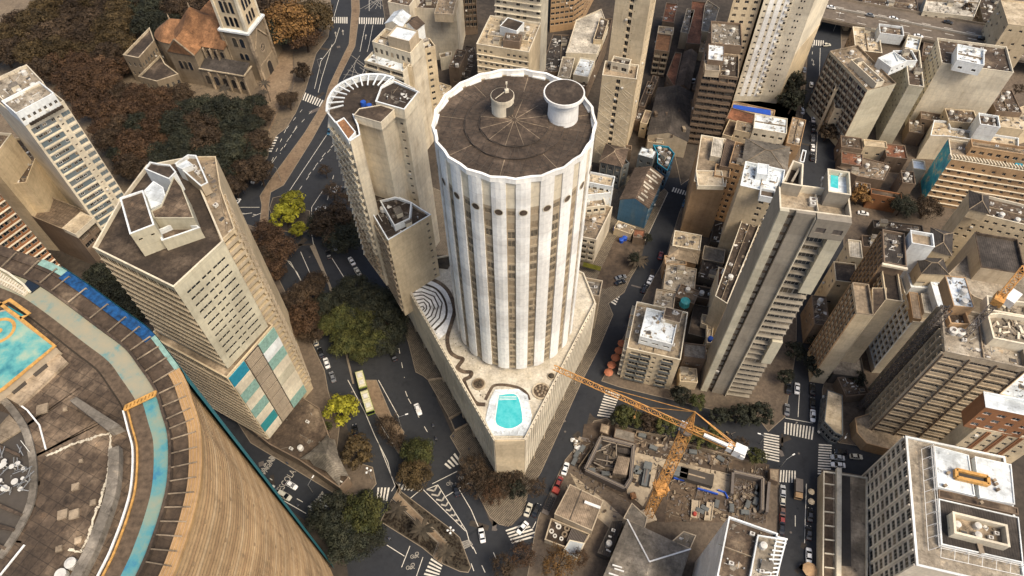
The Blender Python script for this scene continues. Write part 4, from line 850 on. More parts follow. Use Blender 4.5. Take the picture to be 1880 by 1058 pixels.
# row of pale fins at the top left and the dark hatch
ft = offc(oc, 8.9); b = MB()
pb('stair_void', 'B1 150,510 205,515 212,545 165,580 125,545', CZ-.6, CZ-.3, 'darkglass', CO)
for i in range(16):
    p = G('B1', -40+i*12.5, 440+i*8.2, CZ); q = G('B1', -70+i*12.5, 495+i*6.5, CZ); b = MB(); b.bar((*p, CZ-.3), (*q, CZ-.3), .25, .5); part('pergola_rib', b, 'pale', CO)
ribbon('pergola_beam', 'B1 -60,420 50,480 130,540 165,580', .35, CZ-.3, 'pale', CO, sub=0, h=.4); ribbon('pergola_beam', 'B1 -60,500 0,510 80,550 140,590', .3, CZ-.3, 'pale', CO, sub=0, h=.4)
# blue / green net hanging in front of the upper facade
b = MB()
A = offc(oc, -1.1)
i0, i1 = int(NC*.2), int(NC*.49)
for i in range(i0, i1):
    for zq in range(0, 20):
        za = CZ-.4-zq*5.55; b.cur = 0 if (zq < 2 or (i % 5 < 3)) else 1
        b.quad((*A[i], za-5.55), (*A[i+1], za-5.55), (*A[i+1], za), (*A[i], za))
part('safety_net', b, ['teal', 'cyan'], CO)
# ============================================================ CENTRAL-LEFT SLAB BLOCK
root = empty('office_slab', (-82, 110, 0), 'tall wedge office slab with blank cream end wall and turquoise panels at its base', 'office building'); SL = root
SH = 82.0; A_, B_, C_, D_, E_ = pts('B1 500,335 935,550 1205,300 1075,0 A1 1050,840', SH); F_, G_ = pts('A1 790,890 B1 640,90', SH)
gridf = W(fh=2.75, cw=3.2, ww=2.95, wh=2.25, sill=.25, rec=.12, top=1.5, bot=2, glass='darkglass', frame='concrete', ledge=.30, fins=0, finm='concrete', ledgem='concrete')
blank = [W(fh=2.75, cw=1.5, ww=1.2, wh=.85, sill=1.1, rec=.15, u=a, top=3.5, bot=1.5, glass='darkglass', kind='none', ac=0) for a in ((.12, .38), (.41, .62), (.65, .90))]
V(SL, SH, [A_, B_, C_, D_, E_, F_, G_], base=45, wall='greenish', roof='r_dark', f={0: gridf, 1: blank}, par=(1.1, .35), cap='pale', cl=0)
t1 = (C_-B_).normalized(); n1 = Vector((t1.y, -t1.x)); t0 = (B_-A_).normalized()
# shaft on the right with stacked service balconies
w0 = C_+n1*-.2; s = [C_-t1*-.02-n1*1.2, C_+t1*4.6-n1*1.2, D_+Vector((5.2, -.5)), E_+Vector((5, .5)), E_+Vector((0, .5)), D_]
V(SL, SH-.8, s, base=0, wall='cream', roof='r_tan', f={0: W(fh=2.75, cw=4.5, ww=3.6, wh=1.5, sill=.9, rec=1.1, top=1, bot=4, glass='darkglass', kind='none', balc=.7, balcm='concrete'), 1: W(fh=2.75, cw=2.6, ww=1.4, wh=1.3, top=1, bot=4, balc=.5)}, nm='wing_', par=(.9, .25), cl=5)
# wider lower part with ledge
lowp = rect('B1 805,812 1222,1040 1525,779', 45)
V(SL, 45, lowp, base=6, wall='cream', roof='r_tan', f={0: W(fh=2.75, cw=3.2, ww=2.95, wh=2.25, sill=.25, rec=.12, top=1.2, bot=.5, glass='darkglass', frame='concrete', ledge=.30, fins=0, finm='concrete', ledgem='concrete')}, nm='lower_', par=(.8, .4))
p0, p1 = lowp[1], lowp[2]; L = (p1-p0).length; t = (p1-p0)/L; n = Vector((t.y, -t.x)); rows = 8
W1 = L-.3
for c, (u0, u1) in enumerate(((.3, W1*.34), (W1*.36, W1*.63), (W1*.65, W1*1.0))):
    for r in range(rows):
        z0, z1 = 6.3+r*4.75, 6.3+(r+1)*4.75-.12; b = MB()
        if c == 1:
            for k in range(6): q = p0+t*(u0+u1)/2+n*.25; b.box((q.x, q.y, z0+.3+k*.74), u1-u0, .5, .16, math.atan2(t.y, t.x))
            part('slatted_bay', b, 'beam', SL)
            continue
        q = p0+t*(u0+u1)/2+n*.15; b.box((q.x, q.y, z0), u1-u0, .3, z1-z0, math.atan2(t.y, t.x))
        col = {(0, 7): 'cyan', (0, 6): 'pale', (0, 5): 'tealpale', (0, 4): 'pale', (0, 3): 'tealpale', (0, 2): 'pale', (0, 1): 'teal', (0, 0): 'pale', (2, 7): 'tealpale', (2, 6): 'white', (2, 5): 'tealpale', (2, 4): 'pale', (2, 3): 'greenish', (2, 2): 'pale', (2, 1): 'pale', (2, 0): 'tealpale'}[(c, r)]
        part('facade_panel', b, col, SL)
b = MB(); q = p0+t*(W1*.5)+n*.03; b.box((q.x, q.y, 6.3), W1*.3, .06, 38, math.atan2(t.y, t.x)); part('bay_recess', b, 'darkwall', SL)
flush(SL)
# roof machine rooms
def PH_(root, h0, h1, s, wall, roof, **kw): return V(root, h1, s, base=h0, wall=wall, roof=roof, **kw)
PH_(SL, SH-1.1, SH+7, 'E4 360,735 565,655 470,365 275,430', 'greenish', 'r_slab', par=(.4, .3), cap='white', nm='machine_room_', f={0: W(fh=3, cw=3, ww=.8, wh=.6, top=.6, bot=4.6, sill=.5, glass='darkglass')})
PH_(SL, SH-1.1, SH+5.2, 'E4 565,600 900,600 800,340 730,250 620,500 540,540', 'greenish', 'r_slab', par=(.3, .2), nm='machine_room_')
PH_(SL, SH-1.1, SH+2.6, 'E4 630,790 950,680 925,660 740,640 600,700', 'greenish', 'r_brown', par=(1.5, .3), cap='white', nm='open_yard_')
PH_(SL, SH-1.1, SH+5, 'E4 485,185 690,270 750,210 700,150 600,140 530,125', 'white', 'r_dark', par=(.4, .25), nm='curved_room_')
PH_(SL, SH-1.1, SH+4.4, 'E4 480,370 540,520 670,460 640,340 560,290', 'white', 'r_white', par=(.2, .2), nm='white_room_')
PH_(SL, SH-1.1, SH+2.5, 'E4 740,140 960,330 1020,300 920,70 850,65', 'concrete', 'r_tan', par=(1, .3), cap='white', nm='rear_yard_', cl=4)
PH_(SL, SH-1.1, SH+3.2, 'E4 750,160 800,185 890,150 840,110', 'white', 'r_white', par=(.1, .1), nm='white_room_')
# low base with skylights beside it
LB = B('low_annex', 'low flat brown annex with small roof hatches at the foot of the turquoise-panelled slab', 'building', 6.2, 'C2 100,345 260,430 480,580 530,525 480,470 420,290 370,150 230,60 -200,-250 -260,60', wall='brown', roof='r_brown', par=(.6, .3), cl=10, seed=3)
pk = G('C2', 400, 380, 14); ring = pts('C2 265,425 340,462 480,575 530,520 455,320 415,290 350,360', 6.4); b = MB()
for i in range(len(ring)):
    a, c = ring[i], ring[(i+1) % len(ring)]; m_ = (a+c)/2; m_ = m_.lerp(pk, .18); b.add([(*a, 6.3), (*m_, 8.2), (pk.x, pk.y, 12)], ((0, 1, 2),)); b.add([(*m_, 8.2), (*c, 6.3), (pk.x, pk.y, 12)], ((0, 1, 2),))
single('tent_canopy', b, 'c_grey', 'grey-brown pointed tent roof over the corner annex by the street', 'canopy')
b = MB(); p, q = pts('C2 483,578 532,525', 4); b.bar((*p, 3.6), (*q, 3.6), .3, 1.6); b.cur = 1
for i in range(5): c = p.lerp(q, .2+i*.15); b.box((c.x+.2, c.y-.2, 3.2), .5, .2, .8, .8)
single('shop_sign', b, ['pale', 'darkwall'], 'long pale sign board on the corner edge below the tent roof', 'sign')
# ============================================================ ROUNDED HOTEL TOWER left of the round tower
root = empty('rounded_tower', (-45, 150, 0), 'cream tower with a white half-round roof terrace left of the round tower', 'tower'); RT = root
UH = 87.0
cut = pts('D3 160,420 215,385 205,330 180,275 330,318 405,245 460,255 545,150 480,115 405,80', UH)
arc = curve(pts('D3 405,80 340,62 240,62 150,90 80,135 40,200 33,265', UH), UH, False, 4)
left = pts('D3 33,265 160,420', UH)
poly = arc+[left[1]]+cut[1:-1]
fbal = W(fh=2.9, cw=3.0, ww=2.2, wh=1.5, top=2, bot=2, rec=.3, balc=.8, balcm='pale', glass='darkglass')
fdict = {i: W(fh=2.9, cw=2.6, ww=1.6, wh=1.3, top=2, bot=3, rec=.3, ledge=.9, ledgem='pale') for i in range(len(arc)-1)}
k = len(arc)
fdict[k-1] = W(fh=2.9, cw=3.4, ww=1.4, wh=1.3, top=3, bot=3, balc=.8, balcm='pale')
fdict[k+5] = W(fh=2.9, cw=2.2, ww=.9, wh=.9, top=3, bot=3)
V(RT, UH, poly, base=25, wall='stained', roof='r_dark', f=fdict, par=(1.2, .3), cap='white', nm='')
# pergola ring of the terrace
ctr = sum(arc, Vector((0, 0)))/len(arc)
for i in range(1, len(arc)-1, 2):
    p = arc[i]; q = p.lerp(G('D3', 250, 200, UH), .42); b = MB(); b.bar((*p, UH+.5), (*q, UH+.5), .35, .25); part('pergola_rib', b, 'white', RT)
arc_in = [p.lerp(G('D3', 250, 200, UH), .42) for p in arc]
b = MB()
for i in range(len(arc)-1): b.bar((*arc[i], UH+.5), (*arc[i+1], UH+.5), .6, .4)
part('pergola_ring', b, 'white', RT)
b = MB(); b.flat(arc_in+[G('D3', 330, 180, UH)], UH-1.1); part('round_deck', b, 'r_dark', RT)
PH_(RT, UH-1.2, UH+2.2, 'D3 330,120 400,85 540,145 460,245 300,200', 'pale', 'r_dark', par=(.5, .25), cap='white', nm='machine_room_', cl=3)
PH_(RT, UH-1.2, UH+.9, 'D3 335,110 405,75 520,130 440,160', 'white', 'r_cream', par=(.1, .1), nm='white_deck_')
PH_(RT, UH-1.2, UH+1.4, 'D3 180,275 330,318 405,245 330,220 210,240', 'stained', 'r_brown', par=(.15, .15), nm='shaft_')
PH_(RT, UH-1.2, UH+.4, 'D3 80,315 150,415 190,370 125,290', 'white', 'c_orange', par=(.3, .2), nm='tiled_room_')
for X, Y in ((232, 205), (265, 222)): c = G('D3', X, Y, UH); b = MB(); b.cyl((c.x, c.y, UH-1.1), .8, 1.3, 16, .7); part('water_tank', b, 'tank_blue', RT)
# stepped annex in front
an = pts('D3 255,775 370,970 608,828 560,800 500,760 410,722 295,700', 58)
V(RT, 58, an, base=20, wall='cream', roof='r_dark', f={0: W(fh=3, cw=2.6, ww=1.5, wh=1.4, top=1.5, bot=2, balc=.6), 1: [W(fh=3, cw=2.2, ww=.9, wh=1, u=(.82, .98), top=1.5, bot=3, kind='f')]}, par=(.9, .25), cap='white', nm='annex_', cl=6)
PH_(RT, 57.1, 59.6, 'D3 325,750 405,890 490,850 500,760 410,730', 'white', 'r_dark', par=(.8, .25), nm='annex_room_', cl=2)
flush(RT)
# ============================================================ CHURCH
OC_ = Vector((-112, 278.5)); cu = Vector((-.966, .26)).normalized(); cv = Vector((.26, .966)).normalized()
def C(u, v): q = OC_+cu*u+cv*v; return Vector((q.x, q.y))
root = empty('stone_church', (*C(24, 0), 0), 'grey stone church with orange tiled roofs and a tall belfry among brown trees', 'church'); CH = root
def cbox(name, u0, u1, v0, v1, z0, z1, mat='stone', par=None): b = MB(); b.prism([C(u0, v0), C(u1, v0), C(u1, v1), C(u0, v1)], z0, z1); return part(name, b, mat, par or CH)
def croof(name, u0, u1, v0, v1, z, rz, mat='c_orange', axis='u'):
    b = MB(); vm = (v0+v1)/2; um = (u0+u1)/2
    if axis == 'u': P = [(*C(u0, v0), z), (*C(u1, v0), z), (*C(u1, v1), z), (*C(u0, v1), z), (*C(u0, vm), rz), (*C(u1, vm), rz)]; b.add(P, ((0, 1, 5, 4), (2, 3, 4, 5), (1, 2, 5), (3, 0, 4), (3, 2, 1, 0)))
    else: P = [(*C(u0, v0), z), (*C(u1, v0), z), (*C(u1, v1), z), (*C(u0, v1), z), (*C(um, v0), rz), (*C(um, v1), rz)]; b.add(P, ((0, 4, 5, 3), (1, 2, 5, 4), (0, 1, 4), (2, 3, 5), (3, 2, 1, 0)))
    return part(name, b, mat, CH)
def arch(name, u, v, z, wd, ht, nrm, par=CH, mat='darkglass', fr='r_tan'):      # arched opening with a surround
    q0 = C(u, v); n = {'v-': -cv, 'v+': cv, 'u-': -cu, 'u+': cu}[nrm]; t = Vector((-n.y, n.x)); b = MB()
    for sc_, d, mi in ((1.28, .10, 1), (1.0, .18, 0)):
        r = wd/2*sc_; P = [(-r, -.25*(sc_-1)*4), (r, -.25*(sc_-1)*4)]+[(r*math.cos(a), ht-wd/2+r*math.sin(a)) for a in [math.pi*i/8 for i in range(9)]]; P = [P[0], P[1]]+P[2:]
        vs = [(q0.x-t.x*x+n.x*d, q0.y-t.y*x+n.y*d, z+y) for x, y in P]; vb = [(q0.x-t.x*x-n.x*.1, q0.y-t.y*x-n.y*.1, z+y) for x, y in P]; m = len(vs); b.cur = mi
        b.add(vs+vb, [tuple(reversed(range(m)))]+[(i, (i+1) % m, m+(i+1) % m, m+i) for i in range(m)])
    return part(name, b, [mat, fr], par)
cbox('tower_base', 0, 13, -6.8, 6.8, 0, 25)
for s in (-1, 1):
    for u in (0, 13): cbox('corner_buttress', u-.7, u+.7, s*6.8-.7, s*6.8+.7, 0, 24.4, 'r_tan')
cbox('tower_cornice', -.9, 13.9, -7.7, 7.7, 25, 25.9, 'white')
TB = cbox('belfry', .8, 12.2, -6, 6, 25.9, 58, 'cream')
for s in (-1, 1):
    for u in (.8, 12.2): cbox('belfry_pier', u-.6, u+.6, s*6-.6, s*6+.6, 25.9, 57, 'pale', )
for z in (27.5, 34, 44):
    for k in (-1, 0, 1): arch('belfry_window', 6.5+k*2.3, -6, z, 1.3, 5.2 if z != 27.5 else 4.4, 'v-'); arch('belfry_window', .8, k*2.4, z, 1.3, 5.2 if z != 27.5 else 4.4, 'u-')
for nr, u, v in (('v-', 6.5, -6), ('u-', .8, 0)):
    n = {'v-': -cv, 'u-': -cu}[nr]; q = C(u, v)+n*.05; b = MB(); t = Vector((-n.y, n.x))
    vs = [(q.x+t.x*1.5*math.cos(a)+n.x*d, q.y+t.y*1.5*math.cos(a)+n.y*d, 41.4+1.5*math.sin(a)) for d in (0, .25) for a in [i*math.pi/10 for i in range(20)]]
    b.add(vs, [tuple(range(20, 40)), tuple(reversed(range(20)))]+[(i, (i+1) % 20, 20+(i+1) % 20, 20+i) for i in range(20)]); part('clock_face', b, 'c_orange', CH)
b = MB(); b.add([(*C(0, -6.8), 58), (*C(13, -6.8), 58), (*C(13, 6.8), 58), (*C(0, 6.8), 58), (*C(6.5, 0), 78)], ((0, 1, 4), (1, 2, 4), (2, 3, 4), (3, 0, 4), (3, 2, 1, 0))); part('spire', b, 'c_orange', CH)
for u in (4.5, 8): arch('tower_window', u, -6.8, 17.5, 2, 4.5, 'v-')
for u in (4.5, 7): arch('tower_window', u, -6.8, 11, 1.6, 3.2, 'v-')
# entrance front
cbox('entrance_front', -.6, 3, -6, 6, 0, 8, 'stone'); arch('portal', -.6, 0, .2, 3.4, 6.4, 'u-'); q = C(-.02, 0); n = -cu; t = Vector((-n.y, n.x)); b = MB()
for r0, r1, mi in ((0, 1.7, 0), (1.7, 2.5, 1), (.0, .5, 1)):
    d = .12+.08*mi; b.cur = mi; vs = []
    for i in range(24): a = i*math.pi/12; vs += [(q.x+t.x*r*math.cos(a)+n.x*d, q.y+t.y*r*math.cos(a)+n.y*d, 14+r*math.sin(a)) for r in (r0, r1)]
    b.add(vs, [(2*i, 2*i+1, (2*i+3) % 48, (2*i+2) % 48) for i in range(24)])
for i in range(10): a = i*math.pi/5; b.bar((q.x+n.x*.2, q.y+n.y*.2, 14), (q.x+t.x*1.8*math.cos(a)+n.x*.2, q.y+t.y*1.8*math.cos(a)+n.y*.2, 14+1.8*math.sin(a)), .14)
part('rose_window', b, ['darkglass', 'r_tan'], CH)
b = MB(); a, c_, p = C(-.35, -5.6), C(-.35, 5.6), C(-.35, 0); b.bar((*a, 16.5), (*p, 23.6), .5); b.bar((*p, 23.6), (*c_, 16.5), .5); part('gable_moulding', b, 'r_tan', CH)
# nave, crossing, apse
cbox('nave_wall', 13, 26, -10, 10, 0, 17.5); croof('nave_roof', 12.5, 30, -10.6, 10.6, 17.5, 26.5)
for i in range(4):
    u = 14.6+i*3.3; arch('clerestory_window', u, -10, 12.7, 1.5, 3, 'v-'); b = MB(); q0, q1 = C(u+1.6, -10.3), C(u+1.6, -11.2); b.bar((*((q0+q1)/2), 10.5), (*((q0+q1)/2), 17), .55, 1.3); part('buttress', b, 'r_tan', CH)
cbox('transept_wall', 24, 37, -16.5, 16.5, 0, 17)
b = MB(); q = [C(24-.6, -9.5), C(24-.6, 9.5), C(37.6, 9.5), C(37.6, -9.5)]; ap = C(30.6, 0)
oct_ = [C(30.6+11.5*math.cos(a), 11.5*math.sin(a)) for a in [R(22.5)+i*math.pi/4 for i in range(8)]]
b.add([(*p, 17.6) for p in oct_]+[(*ap, 29.5)], [((i+1) % 8, i, 8) for i in range(8)]); part('crossing_roof', b, 'c_orange', CH)
croof('transept_roof', 23.6, 37.4, -17, 17, 17, 24, axis='v')
for k in (-1, 0, 1): arch('transept_window', 30.5+k*2.4, -16.5, 8.5, 1.5, 4.2, 'v-')
b = MB(); a, c_, p = C(23.6, -16.9), C(37.4, -16.9), C(30.5, -16.9); b.bar((*a, 17), (*p, 24.2), .6); b.bar((*p, 24.2), (*c_, 17), .6); part('gable_moulding', b, 'r_tan', CH)
b = MB(); aps = [C(37, -9)]+[C(44+8.5*math.cos(a), 8.8*math.sin(a)) for a in [R(-80)+i*R(20) for i in range(9)]]+[C(37, 9)]; b.prism(aps, 0, 15); part('apse_wall', b, 'stone', CH)
b = MB(); m = len(aps); b.add([(*(p+(p-C(42, 0))*.05), 15.02) for p in aps]+[(*C(44, 0), 21.5), (*C(37, 0), 22)], [((i+1), i, m) for i in range(m-1)]+[(0, m+1, m), (m+1, m-1, m)]); part('apse_roof', b, 'c_orange', CH)
for p, z in ((ap, 29.5), (C(44, 0), 21.5)): b = MB(); b.cyl((*p, z-.2), .45, 1.2, 8, .25); b.cyl((*p, z+1), .35, 1.5, 8, .02); part('finial', b, 'r_tan', CH)
cbox('aisle_wall', 2, 23.5, -17, -10, 0, 10.2); b = MB(); b.add([(*C(1.6, -17.4), 10.3), (*C(23.5, -17.4), 10.3), (*C(23.5, -10.02), 12.4), (*C(1.6, -10.02), 12.4)], ((0, 1, 2, 3),)); b.bar((*C(1.6, -17.4), 10.5), (*C(23.5, -17.4), 10.5), .6, .5); part('aisle_roof', b, ['c_dark'], CH)
b = MB(); b.bar((*C(1.4, -17.5), 10.7), (*C(23.5, -17.5), 10.7), .5, .5); b.bar((*C(1.4, -17.5), 10.7), (*C(1.4, -10), 10.7), .5, .5); part('aisle_coping', b, 'r_cream', CH)
for i in range(5): arch('aisle_window', 4+i*4.3, -17, 2.6, 2.0, 4.6, 'v-'); cbox('aisle_buttress', 1.6+i*4.3, 2.3+i*4.3, -17.8, -17, 0, 9.6, 'r_tan')
cbox('aisle_wall', 2, 23.5, 10, 17, 0, 10.2); b = MB(); b.add([(*C(1.6, 17.4), 10.3), (*C(23.5, 17.4), 10.3), (*C(23.5, 10.02), 12.4), (*C(1.6, 10.02), 12.4)], ((3, 2, 1, 0),)); part('aisle_roof', b, 'c_dark', CH)
fw = W(fh=4.2, cw=2.4, ww=1.1, wh=2.2, top=1.5, bot=3, glass='darkglass')
V(CH, 14.5, 'D1 108,430 232,455 355,318 318,215', base=0, wall='stone', roof='r_dark', f={'*': fw}, par=(1.0, .4), cap='r_cream', nm='vestry_')
V(CH, 9.0, 'D1 228,600 372,638 545,580 440,500 400,430', base=0, wall='stone', roof='r_dark', f={'*': fw}, par=(.8, .4), cap='r_cream', nm='chapel_')
flush(CH)
# ============================================================ ALL OTHER BUILDINGS
apt = lambda **k: W(**{**dict(fh=3, cw=3.2, ww=1.6, wh=1.3), **k})
rib = lambda **k: W(**{**dict(fh=3, cw=2.9, ww=2.5, wh=1.5, ledge=.4, glass='glass'), **k})
OB = 'building'
# ---- left edge
r = B('apartment_slab', 'cream apartment slab with blue-grey window bands, left of the park', 'apartment block', 64, 'R A1 125,665 345,545 90,370', wall='pale', roof='r_concrete', cap='pale', cl=4, f={0: [W(fh=2.9, cw=30, ww=30, wh=2.1, sill=.4, rec=.25, u=(.05, .62), top=2.6, bot=3, glass='bluepanel', kind='none', ledge=.12, ledgem='pale'), W(fh=2.9, cw=1.6, ww=.8, wh=.7, sill=1.3, u=(.66, .74), top=2.6, bot=3), W(fh=2.9, cw=4, ww=3.4, wh=1.7, sill=.6, u=(.78, .99), top=2.6, bot=3, glass='bluepanel', ledge=.12, ledgem='pale')]})
q = rect('A1 125,665 345,545 90,370', 64); t_ = q[1]-q[0]; L_ = t_.length; t_ = t_.normalized(); n_ = Vector((t_.y, -t_.x)); rg = random.Random(31)
for k in range(20):
    for u in (.13, .22, .33, .42, .53):
        if rg.random() < .72: c = q[0]+t_*(u*L_+rg.uniform(-.4, .4))-n_*.2; PEND.setdefault(r.name, []).append((winmesh(1.3, 1.0, 'glass', 'frame_w' if rg.random() < .3 else 'frame', 'f'), (c.x, c.y, 3+(k+.0)*2.92+1.25), math.atan2(t_.y, t_.x)))
V(r, 68, 'R A1 85,612 290,502 190,450', base=63, wall='white', roof='r_concrete', f={0: apt(fh=4, cw=1.7, ww=.9, wh=1.2, top=.6, bot=.6)}, nm='penthouse_', cl=3)
V(r, 67.5, 'R A1 20,545 235,445 90,372', base=63, wall='pale', roof='r_concrete', nm='rear_room_', cl=6)
for i in range(12):
    p, q = G('A1', 160+i*15, 655-i*8.2, 64.6), G('A1', 160+i*15, 655-i*8.2, 64.6); b = MB(); b.box((p.x, p.y, 63.2), .9, .5, .9, .5); part('roof_duct', b, 'r_dark', r)
B('blank_apartment_block', 'blank cream block at the left edge behind the blue-grey slab', OB, 46, 'R A1 -60,880 60,720 -160,500', wall='cream', roof='r_brown', cap='pale', cl=3)
B('blank_tower', 'cream windowless block wedged between the left edge and the gridded roof', OB, 34, 'R A1 -30,1000 140,985 -100,760', wall='cream', roof='r_brown', cl=3)
r = B('workshop', 'low brown-walled building with gridded brown roof left of the office slab', OB, 20, 'R B1 70,125 405,265 490,150', wall='brown', roof='r_panel', cap='r_tan', f={1: W(fh=5, cw=5, ww=4, wh=2.6, top=2, bot=10, rec=1, glass='glass')}, cl=0)
V(r, 21.2, 'R B1 335,232 405,265 492,170', base=19, wall='pale', roof='r_cream', par=(.1, .1), nm='white_deck_')
B('plant_building', 'dark rooftop yard of ducts behind the gridded roof at left', OB, 22, 'R B1 -40,90 60,115 150,-10', wall='darkwall', roof='r_dark', cl=12)
B('orange_panel_tower', 'apartment tower with orange and white window rows at the left edge', 'apartment block', 64, 'R B1 -520,60 -178,-158 -650,-150', wall='orangewall', roof='r_dark', f={'*': W(fh=3, cw=2.3, ww=1.9, wh=1.5, glass='glass', ledge=.6, ledgem='pale', top=1, bot=3)})
# ---- top centre
r = B('terraced_tower', 'pale tower with white stepped terraces above the hatched junction', OB, 46, 'R E5 150,580 520,690 690,440', wall='stained', roof='r_white', cap='pale', cl=2, f={0: W(fh=3.1, cw=6, ww=5.2, wh=1.9, rec=1.2, top=.9, bot=3, kind='f', balc=.9, balcm='pale')})
V(r, 51, 'R E5 225,400 590,510 560,330', base=45, wall='pale', roof='r_cream', nm='upper_', f={0: W(fh=4, cw=2.2, ww=1.2, wh=2.2, top=.8, bot=.6)}, cl=4)
V(r, 55.5, 'R E5 372,345 582,398 665,295', base=45, wall='concrete', roof='r_white', nm='water_tower_', par=(.5, .25))
V(r, 46, 'R E5 520,640 600,640 690,440', base=0, wall='cream', roof='r_cream', nm='side_', par=(.3, .2))
V(r, 42, 'R E5 700,480 830,440 770,370', base=0, wall='cream', roof='r_dark', nm='rear_', f={0: apt(cw=4)}, cl=3)
r = B('gabled_house_block', 'small white block with a gabled rooftop behind the terraced tower', OB, 40, 'R E5 350,230 500,265 420,110', wall='stained', roof='r_white', kind='gable', rh=2)
V(r, 38, 'R E5 520,240 640,290 620,180', base=0, wall='white', roof='c_brown', kind='gable', rh=2, nm='rear_')
r = B('blank_stained_block', 'broad block with a rain-stained blank white wall at top centre', OB, 27, 'R E5 598,75 1030,95 600,-200', wall='stained', roof='r_brown', cl=6)
V(r, 31, 'R E5 375,20 580,60 400,-120', base=0, wall='stained', roof='r_brown', nm='left_', cl=3)
V(r, 30, 'R E5 820,130 1000,140 820,-60', base=26, wall='concrete', roof='r_tan', nm='rooftop_room_', cl=2)
B('brown_glass_block', 'brown office block with tall glazed window grid, top edge', OB, 48, 'R E5 1060,345 1240,330 1060,200', pz=0, wall='brown', roof='r_dark', f={'*': W(fh=3, cw=2.0, ww=1.7, wh=1.9, sill=.6, top=1, bot=4, glass='glass', fins=.3, finm='brown')})
r = B('cream_office_block', 'cream office block with white rooftop housing directly behind the round tower', OB, 44, 'R E5 1225,420 1728,500 1375,150', wall='cream', roof='r_cream', cap='pale', cl=3, f={0: W(fh=2.9, cw=2.2, ww=1.2, wh=1.1, sill=1, top=1.6, bot=3, ledge=.35, ledgem='pale', skip=.1), 1: None})
V(r, 47.5, 'R E5 1450,250 1610,300 1630,200', base=43, wall='white', roof='r_dark', nm='stair_room_', par=(.2, .2)); V(r, 44.6, 'R E5 1330,335 1720,395 1360,270', base=43, wall='cream', roof='r_grey', nm='sunken_court_', par=(1, .25), cl=5)
V(r, 46.2, 'R E5 1480,385 1640,405 1640,330', base=43, wall='brown', roof='r_brown', nm='plant_room_', par=(.2, .2), cl=2)
B('balcony_band_tower', 'tall block with long cream balcony bands and a white side, top edge', 'apartment block', 74, 'R E5 1405,150 1845,215 1885,40', pz=40, wall='pale', roof='r_cream', f={0: W(fh=2.8, cw=2.6, ww=1.5, wh=1.2, ledge=1.0, top=1, bot=3, ledgem='pale', skip=.15)})
B('brown_window_block', 'beige block with brown horizontal window bands beside the white-sided tower, top edge', OB, 44, [G('A3', 262, 178), G('A3', 385, 160), G('A3', 440, 120), G('A3', 500, 0), G('A3', 300, 0)], wall='tan', roof='r_brown', f={'*': W(fh=2.8, cw=2.2, ww=1.8, wh=1.3, top=1, bot=3)})
# zig-zag tower
r = B('zigzag_tower', 'slender cream tower scored with zig-zag lines and a rooftop terrace halfway', 'tower', 44, 'R E3 105,560 360,592 140,455', wall='cream', roof='r_tan', cap='pale', f={0: [W(fh=3, cw=1.9, ww=1.75, wh=2.2, sill=.3, u=(.42, .55), top=0.6, bot=3, glass='darkglass', rec=.8), W(fh=3, cw=1.2, ww=.3, wh=.3, u=(.33, .41), top=2, bot=3, kind='none'), W(fh=3, cw=1.2, ww=.3, wh=.3, u=(.56, .64), top=2, bot=3, kind='none')], 1: apt(cw=5, u=(.2, .9))})
bk = rect('E3 150,430 385,478', 44, 16); V(r, 86, bk, base=0, wall='cream', roof='r_tan', nm='rear_', f={0: [W(fh=3, cw=1.9, ww=1.75, wh=2.2, sill=.3, u=(.42, .55), top=1, bot=44, glass='darkglass', rec=.8), W(fh=3, cw=1.2, ww=.3, wh=.3, u=(.33, .41), top=2, bot=46, kind='none'), W(fh=3, cw=1.2, ww=.3, wh=.3, u=(.56, .64), top=2, bot=46, kind='none')], 1: apt(cw=5, u=(.2, .9))})
V(r, 47, 'R E3 172,460 305,488 182,415', base=43, wall='pale', roof='r_dark', nm='terrace_room_', f={0: W(fh=3, cw=3, ww=2, wh=1.6, top=.5, bot=.4, sill=.3)}, cl=1)
for i in range(9): c = G('E3', *[(150, 500), (165, 520), (180, 505), (335, 455), (350, 465), (365, 460), (300, 520), (320, 545), (240, 530)][i], 43); b = MB(); b.cyl((c.x, c.y, 43.01), .4, .4, 8, .5); b.cyl((c.x, c.y, 43.41), .5, .8, 8, .2); part('potted_shrub', b, 'garden', r)
fr = rect('E3 105,560 360,592 140,455', 44); t = (fr[1]-fr[0]).normalized(); n = Vector((t.y, -t.x)); L = (fr[1]-fr[0]).length; rg = random.Random(3)
def scr(p0, z0, z1, ua, ub, k):
    prev = None; b = MB()
    for i in range(k):
        z = z0+(z1-z0)*i/(k-1); u = (ua if i % 2 else ub)+rg.uniform(-.5, .5); q = (p0.x+t.x*u+n.x*.03, p0.y+t.y*u+n.y*.03, z)
        if prev: b.bar(prev, q, .13, .05)
        prev = q
    part('zigzag_groove', b, 'pale', r)
for z0, z1, p0 in ((3, 43, fr[0]), (45, 85, bk[0])):
    for j in range(3): scr(p0, z0, z1, .4, L*.40, 9+2*j); scr(p0, z0, z1, L*.58, L-.4, 9+2*j)
